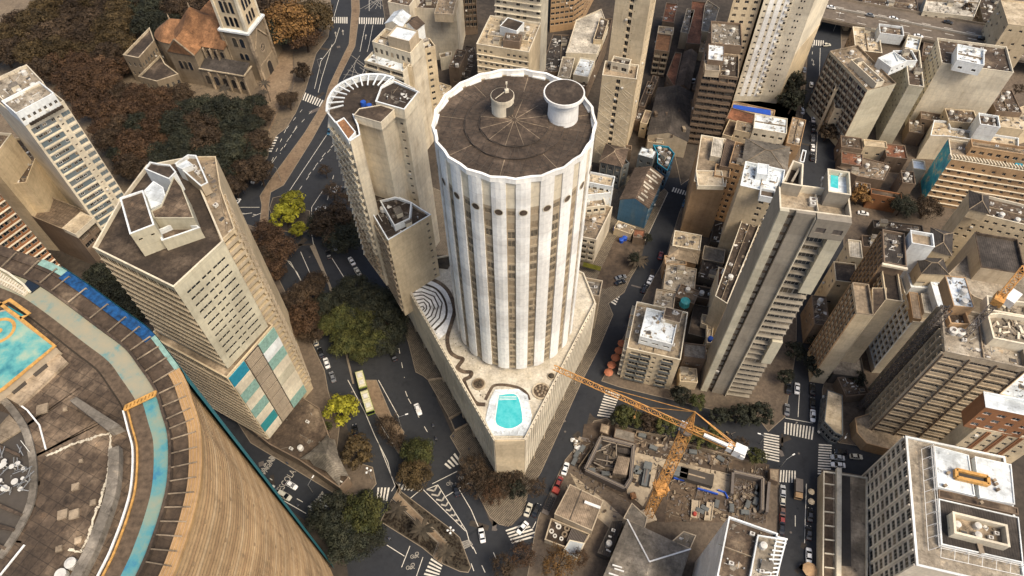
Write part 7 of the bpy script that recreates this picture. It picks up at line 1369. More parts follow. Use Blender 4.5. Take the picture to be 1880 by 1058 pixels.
for k, X, Y, r, lf, kind, lb in [
 ('B2', 560, 560, 90, 'lf_dark', 'big', 'dark tree at the top edge of the avenue grove'), ('B2', 640, 610, 95, 'lf_dark', 'big', 'dark tree near the parked row, upper right of the grove'), ('B2', 800, 690, 65, 'lf_dark', 'big', 'dark tree touching the podium pillars'), ('B2', 590, 670, 95, 'lf_dark', 'big', 'dark tree in the upper middle of the grove'), ('B2', 670, 820, 85, 'lf_green', 'big', 'green tree at the lower right of the grove'), ('B2', 790, 800, 62, 'lf_dark', 'big', 'dark tree above the striped podium bay'),
 ('B2', 350, 520, 65, 'lf_brown', 'big', 'brown tree between the lane arrows and the grove'), ('B2', 220, 640, 80, 'lf_brown', 'big', 'brown tree right beside the slab wing, mid height'), ('B2', 340, 790, 62, 'lf_brown', 'big', 'brown tree over the top of the row parked by the slab'), ('B2', 235, 760, 70, 'lf_rust', 'big', 'rust tree beside the lower part of the slab wing'), ('B2', 410, 650, 80, 'lf_dark', 'big', 'dark tree on the left flank of the grove'), ('B2', 110, 460, 75, 'lf_rust', 'big', 'rust tree just above the slab wing trees'), ('B2', 380, 210, 75, 'lf_dark', 'big', 'dark tree right of the lime group'), ('B2', 560, 210, 60, 'lf_dark', 'big', 'dark tree under the balconies of the rounded tower'), ('B2', 440, 750, 75, 'lf_green', 'big', 'green tree left of centre in the grove'),
 ('C2', 1260, 530, 80, 'lf_brown', 'bare', 'bare brown tree in the middle of the wavy mosaic corner'), ('C2', 1340, 590, 75, 'lf_brown', 'bare', 'bare brown tree just below the podium corner'), ('C3', 720, 215, 55, 'lf_green', 'small', 'green tree between the first and second trees above the site'), ('C3', 1180, 190, 55, 'lf_dark', 'small', 'dark tree behind the crane counterweight'), ('A2', 60, 620, 60, 'lf_brown', 'big', 'brown tree at the edge of the park near the lower crosswalk'), ('A2', 20, 560, 60, 'lf_dark', 'big', 'dark tree at the park corner below the palms'),
 ('A2', 215, 110, 150, 'lf_orange', 'flat', 'wide spreading tree with orange-green crown beside the church tower'), ('A2', 330, 90, 125, 'lf_olive', 'flat', 'spreading olive crown overhanging the avenue near the upper crosswalk'),
 ('A2', 110, 60, 120, 'lf_brown', 'flat', 'dark brown tree right behind the church belfry'), ('A2', 290, 200, 90, 'lf_rust', 'flat', 'rust tree leaning over the pavement below the spreading orange tree'), ('A2', 130, 180, 100, 'lf_dark', 'big', 'dark tree in the shade right of the church entrance'),
 ('A2', 200, 535, 62, 'lf_brown', 'flat', 'small brown umbrella-shaped tree by the crosswalk below the church'), ('A2', 275, 385, 50, 'lf_brown', 'small', 'thin brown tree on the pavement between church and avenue'),
 ('A2', 20, 20, 80, 'lf_rust', 'big', 'rust-brown tree behind the church tower at the top edge'),
 ('B2', 230, 95, 78, 'lf_lime', 'small', 'bright lime tree, upper crown of the lime group on the traffic island'), ('B2', 180, 165, 78, 'lf_lime', 'small', 'bright lime tree, middle crown of the lime group on the traffic island'), ('B2', 260, 242, 48, 'lf_lime', 'small', 'smallest lime tree at the foot of the lime group'),
 ('B2', 440, 200, 112, 'lf_brown', 'big', 'dark brown tree over the road left of the rounded tower'), ('B2', 500, 290, 100, 'lf_dark', 'big', 'dark tree over the parked cars left of the rounded tower'), ('B2', 440, 30, 60, 'lf_brown', 'bare', 'sparse brown tree beside the foot of the rounded tower'), ('B2', 500, 90, 60, 'lf_brown', 'bare', 'second sparse brown tree close to the rounded tower wall'),
 ('B2', 70, 290, 95, 'lf_rust', 'big', 'rust tree on the pavement right of the office slab, upper one'), ('B2', 150, 330, 100, 'lf_rust', 'flat', 'rust tree with dark forked trunk beside the left carriageway'), ('B2', 60, 390, 85, 'lf_brown', 'big', 'brown tree hugging the side of the office slab'),
 ('B2', 300, 600, 95, 'lf_brown', 'big', 'brown tree over the left carriageway, upper one of two'), ('B2', 290, 700, 95, 'lf_rust', 'big', 'rust tree over the left carriageway, lower one of two'),
 ('B2', 500, 620, 95, 'lf_dark', 'big', 'dark green tree between the carriageways, uppermost'), ('B2', 510, 720, 95, 'lf_green', 'big', 'green tree left of the podium wall, middle of the grove'), ('B2', 700, 650, 105, 'lf_dark', 'big', 'dark tree leaning over the podium wall'), ('B2', 740, 740, 105, 'lf_dark', 'big', 'dark tree pressed to the podium wall, lower one'),
 ('B2', 620, 740, 90, 'lf_green', 'big', 'green-brown tree in the centre of the avenue grove'), ('B2', 510, 850, 85, 'lf_green', 'big', 'bright green tree at the lower left of the avenue grove'), ('B2', 610, 880, 85, 'lf_green', 'big', 'bright green tree at the bottom of the avenue grove'), ('B2', 720, 850, 75, 'lf_dark', 'big', 'dark tree at the lower right of the avenue grove'),
 ('C2', 495, 165, 98, 'lf_lime', 'small', 'round lime-yellow tree beside the articulated bus'), ('C2', 570, 380, 95, 'lf_olive', 'small', 'olive-brown tree between the tent roof and the bus lane'), ('C2', 410, 250, 30, 'lf_green', 'small', 'small green bush below the lime-yellow tree'),
 ('C2', 740, 250, 80, 'lf_brown', 'bare', 'sparse brown tree at the end of the bus median'), ('C2', 790, 330, 60, 'lf_brown', 'bare', 'small sparse tree between bus median and the green-brown tree'), ('C2', 900, 400, 92, 'lf_green', 'big', 'green-brown tree over the stop line, upper crown'), ('C2', 890, 500, 92, 'lf_olive', 'big', 'green-brown tree over the crosswalk, lower crown'),
 ('C2', 440, 730, 120, 'lf_dark', 'big', 'left dark green tree beside the curved building'), ('C2', 600, 740, 120, 'lf_green', 'big', 'big green tree left of the garden island'), ('C2', 520, 870, 115, 'lf_dark', 'big', 'lower dark green tree near the blue edge of the curved building'), ('C2', 640, 850, 85, 'lf_dark', 'big', 'dark green tree touching the bicycle lane'), ('C2', 610, 620, 35, 'lf_dark', 'small', 'small round tree at the tip of the pavement by the crosswalk'),
 ('C2', 1200, 480, 90, 'lf_brown', 'bare', 'bare-twigged brown tree in front of the podium, left one'), ('C2', 1190, 570, 85, 'lf_brown', 'bare', 'bare-twigged brown tree over the stop line by the podium'), ('C2', 1310, 610, 80, 'lf_rust', 'bare', 'bare rust tree on the wavy mosaic corner'), ('C2', 1370, 520, 80, 'lf_brown', 'bare', 'bare brown tree hiding the podium corner'), ('C2', 1440, 590, 60, 'lf_dark', 'small', 'dark green small tree at the podium corner'),
 ('C3', 70, 520, 85, 'lf_brown', 'bare', 'brown tree at the right foot of the podium corner'), ('C3', 190, 580, 65, 'lf_brown', 'bare', 'brown tree beside the two waiting cars at the podium corner'), ('C3', 20, 460, 60, 'lf_rust', 'bare', 'rust tree touching the curved podium wall'),
 ('C3', 110, 940, 85, 'lf_rust', 'bare', 'rust tree left of the big bare orange tree'), ('C3', 310, 990, 105, 'lf_orange', 'bare', 'large bare orange tree at the bottom edge'), ('C3', 10, 1010, 80, 'lf_brown', 'bare', 'brown tree at the bottom edge beside the avenue'), ('C3', 420, 960, 60, 'lf_rust', 'bare', 'small rust tree right of the big bare orange tree'),
 ('C3', 675, 195, 72, 'lf_green', 'small', 'green tree nearest the crosswalk in the row above the building site'), ('C3', 785, 225, 62, 'lf_brown', 'small', 'brown tree second in the row above the building site'), ('C3', 885, 250, 64, 'lf_green', 'small', 'green tree just left of the crane mast'), ('C3', 1045, 305, 64, 'lf_green', 'small', 'green tree just right of the crane mast'), ('C3', 1135, 310, 66, 'lf_green', 'small', 'green tree second right of the crane mast'), ('C3', 1380, 408, 50, 'lf_green', 'small', 'round green tree at the corner by the right crosswalk'), ('C3', 1290, 350, 50, 'lf_brown', 'bare', 'sparse brown tree beside the dark parked car'),
 ('C3', 1060, 110, 48, 'lf_green', 'small', 'green tree under the crane top'), ('C3', 970, 80, 60, 'lf_dark', 'small', 'dark tree under the crane jib near the apartment block'), ('C3', 1290, 190, 70, 'lf_dark', 'small', 'dark tree right of the crane counter jib, left one'), ('C3', 1390, 190, 75, 'lf_dark', 'small', 'dark tree right of the crane counter jib, right one'), ('C3', 620, 215, 42, 'lf_dark', 'small', 'dark small tree below the crosswalk corner'), ('B3', 790, 285, 28, 'lf_dark', 'small', 'small dark tree by the corner of the blue gabled warehouse'),
 ('B1', 545, 500, 85, 'lf_dark', 'big', 'dark tree in the gap between office slab and gridded roof'), ('B1', 620, 600, 85, 'lf_dark', 'big', 'dark tree in the middle of the gap left of the slab'), ('B1', 700, 690, 85, 'lf_dark', 'big', 'dark tree at the lower end of the gap left of the slab'), ('B1', 540, 600, 80, 'lf_dark', 'big', 'dark tree beside the blue netting of the curved building'), ('B1', 640, 520, 55, 'lf_dark', 'big', 'dark tree against the wall of the slab'),
 ('B4', 372, 860, 58, 'lf_dark', 'small', 'dark street tree left of the brown stepped block, upper one'), ('B4', 362, 980, 72, 'lf_dark', 'small', 'dark street tree left of the brown stepped block, lower one'), ('B4', 235, 900, 60, 'lf_dark', 'small', 'dark street tree at the right foot of the pool tower'), ('B4', 185, 1030, 45, 'lf_dark', 'small', 'small dark street tree at the pool tower corner'), ('B4', 575, 1045, 42, 'lf_dark', 'small', 'small dark tree in the yard above the kiosk'),
 ('B4', 585, 50, 58, 'lf_orange', 'small', 'round yellow-olive tree behind the pool tower roof'), ('B4', 820, 105, 70, 'lf_dark', 'flat', 'dark tree in the courtyard behind the pool tower, left one'), ('B4', 950, 120, 70, 'lf_brown', 'flat', 'dark tree in the courtyard behind the pool tower, right one'),
 ('A4', 215, 450, 70, 'lf_dark', 'small', 'dark tree at the foot of the chequered tower, upper one'), ('A4', 225, 545, 75, 'lf_dark', 'small', 'dark tree at the foot of the chequered tower, lower one'), ('A4', 405, 480, 45, 'lf_dark', 'small', 'small dark tree on the right side of the tree-lined street'), ('A4', 415, 600, 50, 'lf_dark', 'small', 'dark tree on the right pavement of the tree-lined street'), ('A4', 412, 710, 48, 'lf_brown', 'small', 'brownish tree on the right pavement, lowest in that street'),
 ('A4', 1150, 70, 50, 'lf_brown', 'small', 'brown tree beside the sawtooth factory roof'), ('A4', 1440, 480, 30, 'lf_brown', 'bare', 'thin brown tree near the masts at the right edge'), ('A2', 400, 920, 40, 'lf_brown', 'bare', 'small brown shrub-like tree by the foot of the rounded tower'), ('B3', 720, 395, 34, 'lf_dark', 'small', 'dark palm-like tree in the bare lot by the street')]:
    tree(k, X, Y, r, lf, lb, kind)
# palms
def palm(k, X, Y, h, r, lb):
    c = G(k, X, Y, h); root = empty('palm_tree', (c.x, c.y, 0), lb, 'palm', 'palms'); b = MB(); b.tube([(c.x, c.y, 0), (c.x+.15, c.y, h*.5), (c.x, c.y, h)], [.28, .2, .18], 7); part('trunk', b, 'bark_pale', root); b = MB(); rg = random.Random(int(X));
    for i in range(15):
        a = i*2.4+rg.random()*.3; dr = rg.uniform(.15, .75); P = [Vector((c.x+math.cos(a)*r*t, c.y+math.sin(a)*r*t, h+r*(.45*t-dr*t*t*1.2))) for t in (0, .25, .5, .75, 1)]
        for j in range(4):
            d = (P[j+1]-P[j]).normalized(); s = d.cross(Vector((0, 0, 1))).normalized(); w0, w1 = (.05, .32, .36, .28, .03)[j]*r/2.6, (.05, .32, .36, .28, .03)[j+1]*r/2.6
            for sg in (-1, 1): b.quad(P[j], P[j+1], P[j+1]+s*sg*w1-Vector((0, 0, .2*w1)), P[j]+s*sg*w0-Vector((0, 0, .2*w0)))
    part('fronds', b, 'garden', root)
for a in (('C2', 785, 700, 5, 3.4, 'dark palm at the upper end of the planted island'), ('C2', 925, 805, 6, 3.8, 'largest palm in the middle of the planted island'), ('C2', 1050, 930, 4, 3.0, 'palm on the long planted island near its lower end'), ('A2', 75, 450, 10, 2.8, 'tall thin palm in front of the church entrance'), ('A2', 65, 500, 9, 2.8, 'tall palm at the church corner, lower one'), ('A1', 1210, 480, 10, 3.0, 'palm against the church aisle windows'), ('B3', 735, 400, 4, 4.2, 'spreading palm on the bare lot beside the street')): palm(*a)
# ground cover of the planted islands
for nm_, s in (('ground_cover', 'C2 765,665 1000,880 980,935 930,895 712,760'), ('ground_cover', 'C2 840,640 1065,800 1120,860 1175,1005 1130,1025 1050,985 1075,890')):
    p = pts(s); rg = random.Random(4); b = MB(); xs = [q[0] for q in p]; ys = [q[1] for q in p]
    for i in range(900):
        c = (rg.uniform(min(xs), max(xs)), rg.uniform(min(ys), max(ys)))
        if inside(c, p):
            a = rg.uniform(0, 6.28); s_ = rg.uniform(.15, .4); z = rg.uniform(.2, .5); b.add([(c[0]+s_*math.cos(a), c[1]+s_*math.sin(a), z), (c[0]-s_*math.sin(a), c[1]+s_*math.cos(a), z+.15), (c[0]-s_*math.cos(a), c[1]-s_*math.sin(a), z), (c[0]+s_*math.sin(a), c[1]-s_*math.cos(a), z+.1)], ((0, 1, 2, 3),))
    struct(nm_, b, 'lf_brown', 'stuff')
# ============================================================ VEHICLES
def loft(b, rings):
    n = len(rings[0]); o = len(b.v)
    for r in rings: b.v += [tuple(p) for p in r]
    k = 0
    for i in range(len(rings)-1):
        for j in range(n): b.f.append((o+i*n+j, o+i*n+(j+1) % n, o+(i+1)*n+(j+1) % n, o+(i+1)*n+j)); b.m.append(b.cur)
    b.f.append(tuple(o+j for j in reversed(range(n)))); b.m.append(b.cur); b.f.append(tuple(o+(len(rings)-1)*n+j for j in range(n))); b.m.append(b.cur)
def sect(x, w, z0, z1, sh=.16): return [(x, -w+.06, z0), (x, -w, z0+.15), (x, -w, z1-sh), (x, -w+.14, z1), (x, w-.14, z1), (x, w, z1-sh), (x, w, z0+.15), (x, w-.06, z0)]
CARM = {}
def carmeshes(kind):
    if kind in CARM: return CARM[kind]
    L, Wd, T = {'car': (4.3, .86, 1.45), 'hatch': (3.9, .83, 1.5), 'van': (4.6, .93, 1.9)}[kind]; h = L/2; b = MB()
    loft(b, [sect(-h, Wd*.80, .32, .80), sect(-h+.12, Wd*.93, .26, .92), sect(-h+.75, Wd, .24, .98), sect(h-1.5, Wd, .24, .98), sect(h-.5, Wd*.96, .26, .84), sect(h-.1, Wd*.86, .3, .70), sect(h, Wd*.7, .34, .62)])
    body = mesh('body', b, 'car_white'); cb = MB(); rear = -h+(.25 if kind != 'car' else .75)
    loft(cb, [[(rear+dx, -w, z) for w, z, dx in ((Wd*.9, .97, 0), (Wd*.70, T-.05, .5 if kind != 'van' else .15))]+[(rear+dx, w, z) for w, z, dx in ((Wd*.70, T-.05, .5 if kind != 'van' else .15), (Wd*.9, .97, 0))], [(h-1.05+dx, -w, z) for w, z, dx in ((Wd*.88, .95, 0), (Wd*.70, T-.05, -.85))]+[(h-1.05+dx, w, z) for w, z, dx in ((Wd*.70, T-.05, -.85), (Wd*.88, .95, 0))]]); cabin = mesh('windows', cb, 'carglass')
    rb = MB(); x0, x1 = rear+(.5 if kind != 'van' else .15)-.03, h-1.9+.02; loft(rb, [[(x, -Wd*.69, T-.06), (x, -Wd*.6, T), (x, Wd*.6, T), (x, Wd*.69, T-.06)] for x in (x0, (x0+x1)/2, x1)])
    for s in (-1, 1):
        for x in (x0+.1, (x0+x1)/2, x1-.05): rb.bar((x, s*Wd*.71, T-.08), (x+(-.35 if x < (x0+x1)/2-.1 else (.7 if x > (x0+x1)/2+.1 else 0)), s*Wd*.9, .96), .07)
    roof = mesh('roof', rb, 'car_white'); wb = MB(); r = .31
    vs = [(r*math.cos(a), y, r*math.sin(a)) for y in (-.1, .1) for a in [i*math.pi/6 for i in range(12)]]; wb.add(vs, [tuple(range(12)), tuple(reversed(range(12, 24)))]+[(i, 12+i, 12+(i+1) % 12, (i+1) % 12) for i in range(12)]); wheel = mesh('wheel', wb, 'rubber')
    hb = MB(); hb.box((0, 0, 0), .12, .34, .16); head = mesh('headlight', hb, 'lamp_w'); tb = MB(); tb.box((0, 0, 0), .1, .3, .16); tail = mesh('tail_light', tb, 'tail')
    CARM[kind] = (body, cabin, roof, wheel, head, tail, L, Wd); return CARM[kind]
def car(k, X, Y, X2, Y2, col, label, kind='car', z=.03, grp='cars in the streets'):
    c = G(k, X, Y, z+.6); c2 = G(k, X+(X2-X)*.2, Y+(Y2-Y)*.2, z+.6); d = c2-c; ang = math.atan2(d.y, d.x); body, cabin, roof, wheel, head, tail, L, Wd = carmeshes(kind)
    root = empty('van' if kind == 'van' else 'car', (c.x, c.y, z), label, 'van' if kind == 'van' else 'car', grp); root.rotation_euler = (0, 0, ang)
    for nm_, me, loc in [('body', body, (0, 0, 0)), ('windows', cabin, (0, 0, 0)), ('roof', roof, (0, 0, 0))]+[('wheel', wheel, (x, s*(Wd-.06), .31)) for x in (-L/2+.75, L/2-.8) for s in (-1, 1)]+[('headlight', head, (L/2-.10, s*Wd*.55, .55)) for s in (-1, 1)]+[('tail_light', tail, (-L/2+.05, s*Wd*.6, .66)) for s in (-1, 1)]:
        o = bpy.data.objects.new(nm_, me); COL.objects.link(o); o.parent = root; o.location = loc
        if nm_ in ('body', 'roof'): o.material_slots[0].link = 'OBJECT'; o.material_slots[0].material = MAT[col]
for a in [
 ('C2', 903, 158, 918, 195, 'car_white', 'white car driving alone down the avenue beside the podium'), ('C2', 1248, 838, 1240, 790, 'car_white', 'white car on the open avenue beside the long planted island'), ('C2', 222, 568, 262, 592, 'car_white', 'white car alone in the right lane behind the give-way triangles', 'hatch'), ('C2', 184, 623, 216, 642, 'car_cream', 'cream van nearest the give-way triangles in the left lane', 'van'),
 ('C2', 50, 535, 85, 560, 'car_white', 'white car half hidden by the blue edge of the curved building'), ('C2', 112, 576, 145, 598, 'car_black', 'black pickup between the white car and cream van'), ('C3', 346, 478, 358, 440, 'car_white', 'white car parked along the site kerb, foremost'), ('C3', 312, 550, 328, 512, 'car_red', 'dark red car parked behind the white one by the site kerb', 'hatch'),
 ('C3', 146, 700, 160, 662, 'car_cream', 'cream car waiting beside the wavy mosaic corner'), ('C3', 190, 703, 206, 668, 'car_black', 'black car waiting beside the cream car'), ('C3', 115, 797, 92, 825, 'car_white', 'white car crossing the striped crossing below the podium corner'),
 ('A1', 1375, 970, 1392, 950, 'car_white', 'white car driving up the left carriageway below the park, upper one'), ('B1', 1278, 90, 1298, 68, 'car_white', 'white car stopped near the red brick crossing by the slab', 'hatch'), ('A2', 425, 712, 415, 740, 'car_blue', 'blue-white small car in the lane beside the rounded tower', 'hatch'),
 ('B2', 545, 410, 530, 385, 'car_white', 'white car at the head of the parked row under the rounded tower'), ('B2', 577, 466, 562, 440, 'car_cream', 'cream car second in the parked row under the rounded tower'), ('B2', 612, 535, 598, 505, 'car_black', 'black car third in the parked row under the rounded tower'), ('B2', 636, 582, 625, 560, 'car_white', 'white car last in the parked row before the dark trees', 'hatch'),
 ('B2', 458, 22, 470, -5, 'car_silver', 'silver car half under the sparse tree at the rounded tower'), ('B2', 490, 30, 500, 5, 'car_black', 'black car beside the silver one at the rounded tower'), ('B2', 378, 127, 395, 122, 'car_silver', 'silver car peeking above the dark brown tree'), ('B2', 420, 375, 412, 350, 'car_black', 'black car under the dark tree on the avenue'), ('B2', 455, 330, 448, 305, 'car_silver', 'silver car mostly hidden under the dark tree'),
 ('B2', 350, 842, 342, 815, 'car_cream', 'cream car at the top of the row parked along the slab side', 'hatch'), ('B2', 378, 905, 368, 875, 'car_black', 'black car second in the row along the slab side'), ('B2', 410, 960, 402, 935, 'car_white', 'white car third in the row along the slab side'), ('B2', 442, 1035, 432, 1005, 'car_grey', 'grey car lowest in the row along the slab side'), ('B2', 770, 922, 758, 895, 'car_black', 'dark car in shade below the avenue grove'),
 ('B3', 805, 510, 820, 478, 'car_white', 'white car parked by the rubble roofs in the side street'), ('B3', 990, 100, 1000, 70, 'car_blue', 'dark blue car parked under the tan blank building'), ('B3', 1022, 8, 1030, -15, 'car_white', 'white car partly behind the tan blank building', 'hatch'), ('B3', 645, 498, 675, 490, 'car_grey', 'grey car parked on the bare lot, upper one of two'), ('B3', 642, 525, 672, 515, 'car_black', 'dark car parked on the bare lot, lower one of two'), ('B3', 860, 380, 868, 350, 'car_red', 'red-orange small car in front of the tan hip house', 'hatch'), ('B3', 772, 560, 780, 540, 'car_black', 'dark small car under the street-row terrace', 'hatch'),
 ('A3', 1040, 440, 1065, 440, 'car_white', 'white van in the narrow yard among brown roofs', 'van'),
 ('A4', 285, 378, 287, 345, 'car_grey', 'grey car driving alone at the left side of the tree-lined street'), ('A4', 322, 457, 326, 425, 'car_white', 'white car above the blue truck in the tree-lined street', 'hatch'), ('A4', 337, 588, 339, 555, 'car_black', 'black car with white nose just below the blue truck'), ('A4', 334, 642, 335, 610, 'car_white', 'white car in the middle of the parked row in the tree-lined street'), ('A4', 333, 694, 334, 660, 'car_black', 'black car below the middle white one in the tree-lined street'), ('A4', 331, 745, 332, 715, 'car_grey', 'dark grey car further down the parked row in the tree-lined street'), ('A4', 330, 797, 331, 765, 'car_white', 'white car near the lower end of the parked row in the tree-lined street'), ('A4', 328, 850, 329, 820, 'car_black', 'black car lowest in the parked row of the tree-lined street'), ('A4', 275, 598, 277, 565, 'car_silver', 'silver car beside the dark tree of the chequered tower'), ('A4', 405, 243, 435, 240, 'car_cream', 'cream car crossing near the elevated road', 'hatch'),
 ('C4', 245, 45, 247, 5, 'car_white', 'white car going up the street above the crossing'), ('C4', 197, 45, 198, 10, 'car_black', 'dark car parked left of the white one above the crossing'), ('C4', 190, 160, 192, 120, 'car_grey', 'dark grey car parked beside the crosswalk top left'), ('C4', 328, 50, 328, 12, 'car_black', 'black car, upper of the two black ones in the right row above the crossing'), ('C4', 329, 125, 329, 90, 'car_black', 'black car touching the white one above the crossing'), ('C4', 330, 192, 330, 230, 'car_white', 'white car waiting at the crosswalk in the right lane'),
 ('C4', 563, 413, 600, 416, 'car_cream', 'cream car alone in the short street right of the crossing', 'hatch'), ('C4', 463, 418, 430, 414, 'car_silver', 'silver car turning at the right crosswalk, upper one'), ('C4', 466, 458, 433, 455, 'car_white', 'white car turning at the right crosswalk, lower one'), ('C4', 480, 388, 450, 385, 'car_black', 'black car squeezed above the silver turning car', 'hatch'),
 ('C4', 168, 603, 168, 570, 'car_silver', 'silver car at the top of the left parked row below the crossing'), ('C4', 166, 645, 166, 615, 'car_cream', 'cream car second in the left parked row below the crossing', 'hatch'), ('C4', 166, 700, 166, 665, 'car_brown', 'brown car third in the left parked row below the crossing'), ('C4', 164, 748, 164, 715, 'car_red', 'dark red car fourth in the left parked row below the crossing', 'hatch'), ('C4', 162, 795, 162, 760, 'car_black', 'black car lowest in the left parked row below the crossing'),
 ('C4', 315, 727, 315, 690, 'car_black', 'black car in the right row below the round tables'), ('C4', 308, 825, 308, 785, 'car_black', 'black car just above the white parked one near the orange umbrella'), ('C4', 308, 945, 308, 905, 'car_white', 'white car parked above the orange umbrella'),
 ('C3', 1205, 358, 1240, 366, 'car_black', 'black car parked under the trees right of the crane'), ('C3', 1310, 388, 1335, 380, 'car_white', 'white car half hidden by the tree at the right crosswalk', 'hatch'), ('B4', 602, 152, 640, 158, 'car_white', 'white car behind the pool tower in the courtyard street'), ('C2', 565, 268, 560, 240, 'car_black', 'black car half under the round lime-yellow tree', 'hatch'), ('C2', 1108, 592, 1098, 560, 'car_black', 'black car stopped on the bicycle mark by the podium')]:
    car(*a)
for X, Y, lb, cl_ in ((430, 40, 'pale car far left on the elevated road', 'car_white'), (640, 82, 'grey car on the elevated road near the first divider', 'car_grey'), (765, 100, 'white car in the middle of the elevated road', 'car_white'), (900, 195, 'white car on the near side of the elevated road behind the courtyard block', 'car_white'), (1245, 208, 'dark car of the close pair on the elevated road', 'car_black'), (1300, 216, 'white car of the close pair on the elevated road', 'car_white'), (1060, 120, 'dark car on the far side of the elevated road', 'car_black'), (1380, 170, 'silver car at the far right of the elevated road', 'car_silver')):
    car('A4', X, Y, X+30, Y+6, cl_, lb, 'car', 7.52)
# articulated bus
def bus():
    p = [G('C2', X, Y, 2) for X, Y in ((650, 180), (612, 60), (585, -45))]; root = empty('articulated_bus', (*p[0], .03), 'long yellow-green articulated bus with a pale roof in the bus lane', 'bus')
    for a, c in ((p[0], p[1]), (p[1]+(p[2]-p[1])*.08, p[2])):
        d = (c-a).normalized(); n = Vector((-d.y, d.x)); mid = (a+c)/2; L = (c-a).length; rot = math.atan2(d.y, d.x); b = MB(); b.box((*mid, .4), L-.7, 2.55, .9, rot); b.box((*mid, 2.3), L-.7, 2.55, .75, rot); part('body', b, 'buslime', root)
        b = MB(); b.box((*mid, 1.3), L-.8, 2.45, 1.0, rot); part('windows', b, 'carglass', root); b = MB(); b.box((*mid, 3.05), L-1.0, 2.35, .08, rot); part('roof', b, 'buscream', root)
        for t in (.3, .7): q = a.lerp(c, t); b = MB(); b.box((*q, 3.13), 1.6, 1.5, .28, rot); part('roof_unit', b, 'tank', root)
        for k in range(9): q = a.lerp(c, .08+k*.105); b = MB(); b.box((*q, 3.131), .08, 2.2, .03, rot); part('roof_seam', b, 'r_tan', root)
        for t in (.15, .8):
            for s in (-1, 1): q = a.lerp(c, t)+n*s*1.15; b = MB(); b.box((*q, .03), .9, .28, .9, rot); part('wheel', b, 'rubber', root)
    q = p[1]; b = MB(); d = (p[2]-p[0]).normalized(); rot = math.atan2(d.y, d.x)
    for k in range(5): b.box((*(q+d*(k*.22-.4)), .6), .16, 2.3, 2.4, rot)
    part('bellows', b, 'rubber', root); q = p[0]-(p[1]-p[0]).normalized()*-.33; b = MB(); b.box((*q, 1.2), .12, 2.3, 1.5, rot+.0); part('windscreen', b, 'carglass', root)
plain('buslime', (.22, .27, .05)); plain('buscream', (.55, .52, .33)); bus()
def truck(k, X, Y, X2, Y2, cab, load, lb, L=6.5):
    c = G(k, X, Y, 1); d = (G(k, X2, Y2, 1)-c).normalized(); rot = math.atan2(d.y, d.x); root = empty('truck', (c.x, c.y, .03), lb, 'truck'); q = c+d*(L/2-.8); b = MB(); b.box((*q, .45), 1.6, 2.1, 1.7, rot); b.box((*(q-d*.2), 2.15), 1.1, 1.9, .15, rot); part('cab', b, cab, root); b = MB(); b.box((*(q+d*.82), 1.3), .06, 1.8, .7, rot); part('windscreen', b, 'carglass', root)
    b = MB(); b.box((*(c-d*.8), .7), L-1.8, 2.2, .25, rot); part('flatbed', b, 'steel', root); rg = random.Random(3)
    if load == 'drums':
        for i in range(6):
            for s in (-.5, .5): e = c-d*(2.6-i*.75)+Vector((-d.y, d.x))*s; b = MB(); b.cyl((*e, .96), .36, .8, 10); part('load', b, 'rubber', root)
    else: b = MB(); b.box((*(c-d*.8), .95), L-1.9, 2.1, 1.6, rot); part('cargo_box', b, load, root)
    for t in (-.34, .32):
        for s in (-1, 1): e = c+d*L*t+Vector((-d.y, d.x))*s*.95; b = MB(); b.box((*e, .03), .8, .25, .8, rot); part('wheel', b, 'rubber', root)
truck('C3', 268, 655, 290, 610, 'red', 'drums', 'flatbed truck loaded with black drums parked by the metal-roof depot', 8.5); truck('A4', 337, 522, 338, 490, 'car_blue', 'cyan', 'turquoise-blue truck in the tree-lined street', 5.5); truck('C4', 250, 590, 250, 620, 'tan', 'steel', 'small tan truck left of the round tables below the crossing', 6)
def moto(k, X, Y, X2, Y2, lb):
    c = G(k, X, Y, .6); d = (G(k, X2, Y2, .6)-c).normalized(); n = Vector((-d.y, d.x)); root = empty('motorcycle', (c.x, c.y, .03), lb, 'motorcycle', 'motorcycles'); b = MB()
    b.tube([(*(c-d*.6), .8), (*(c-d*.1), .85), (*(c+d*.4), .9)], [.14, .2, .12], 6); part('frame', b, 'steel', root)
    for s in (-.65, .65):
        b = MB(); m = c+d*s; vs = [(m.x+d.x*.32*math.cos(a)+n.x*w_, m.y+d.y*.32*math.cos(a)+n.y*w_, .34+.32*math.sin(a)) for w_ in (-.06, .06) for a in [i*math.pi/5 for i in range(10)]]; b.add(vs, [tuple(range(10)), tuple(reversed(range(10, 20)))]+[(i, 10+i, 10+(i+1) % 10, (i+1) % 10) for i in range(10)]); part('wheel', b, 'rubber', root)
    b = MB(); e = c+d*.45; b.bar((*(e-n*.35), 1.05), (*(e+n*.35), 1.05), .05); part('handlebar', b, 'metal', root)
    r2 = empty('person', (*(c-d*.1), .03), 'helmeted rider on the '+lb.split(',')[0].replace(' on the avenue', ''), 'person'); person_mesh(r2, d, True)
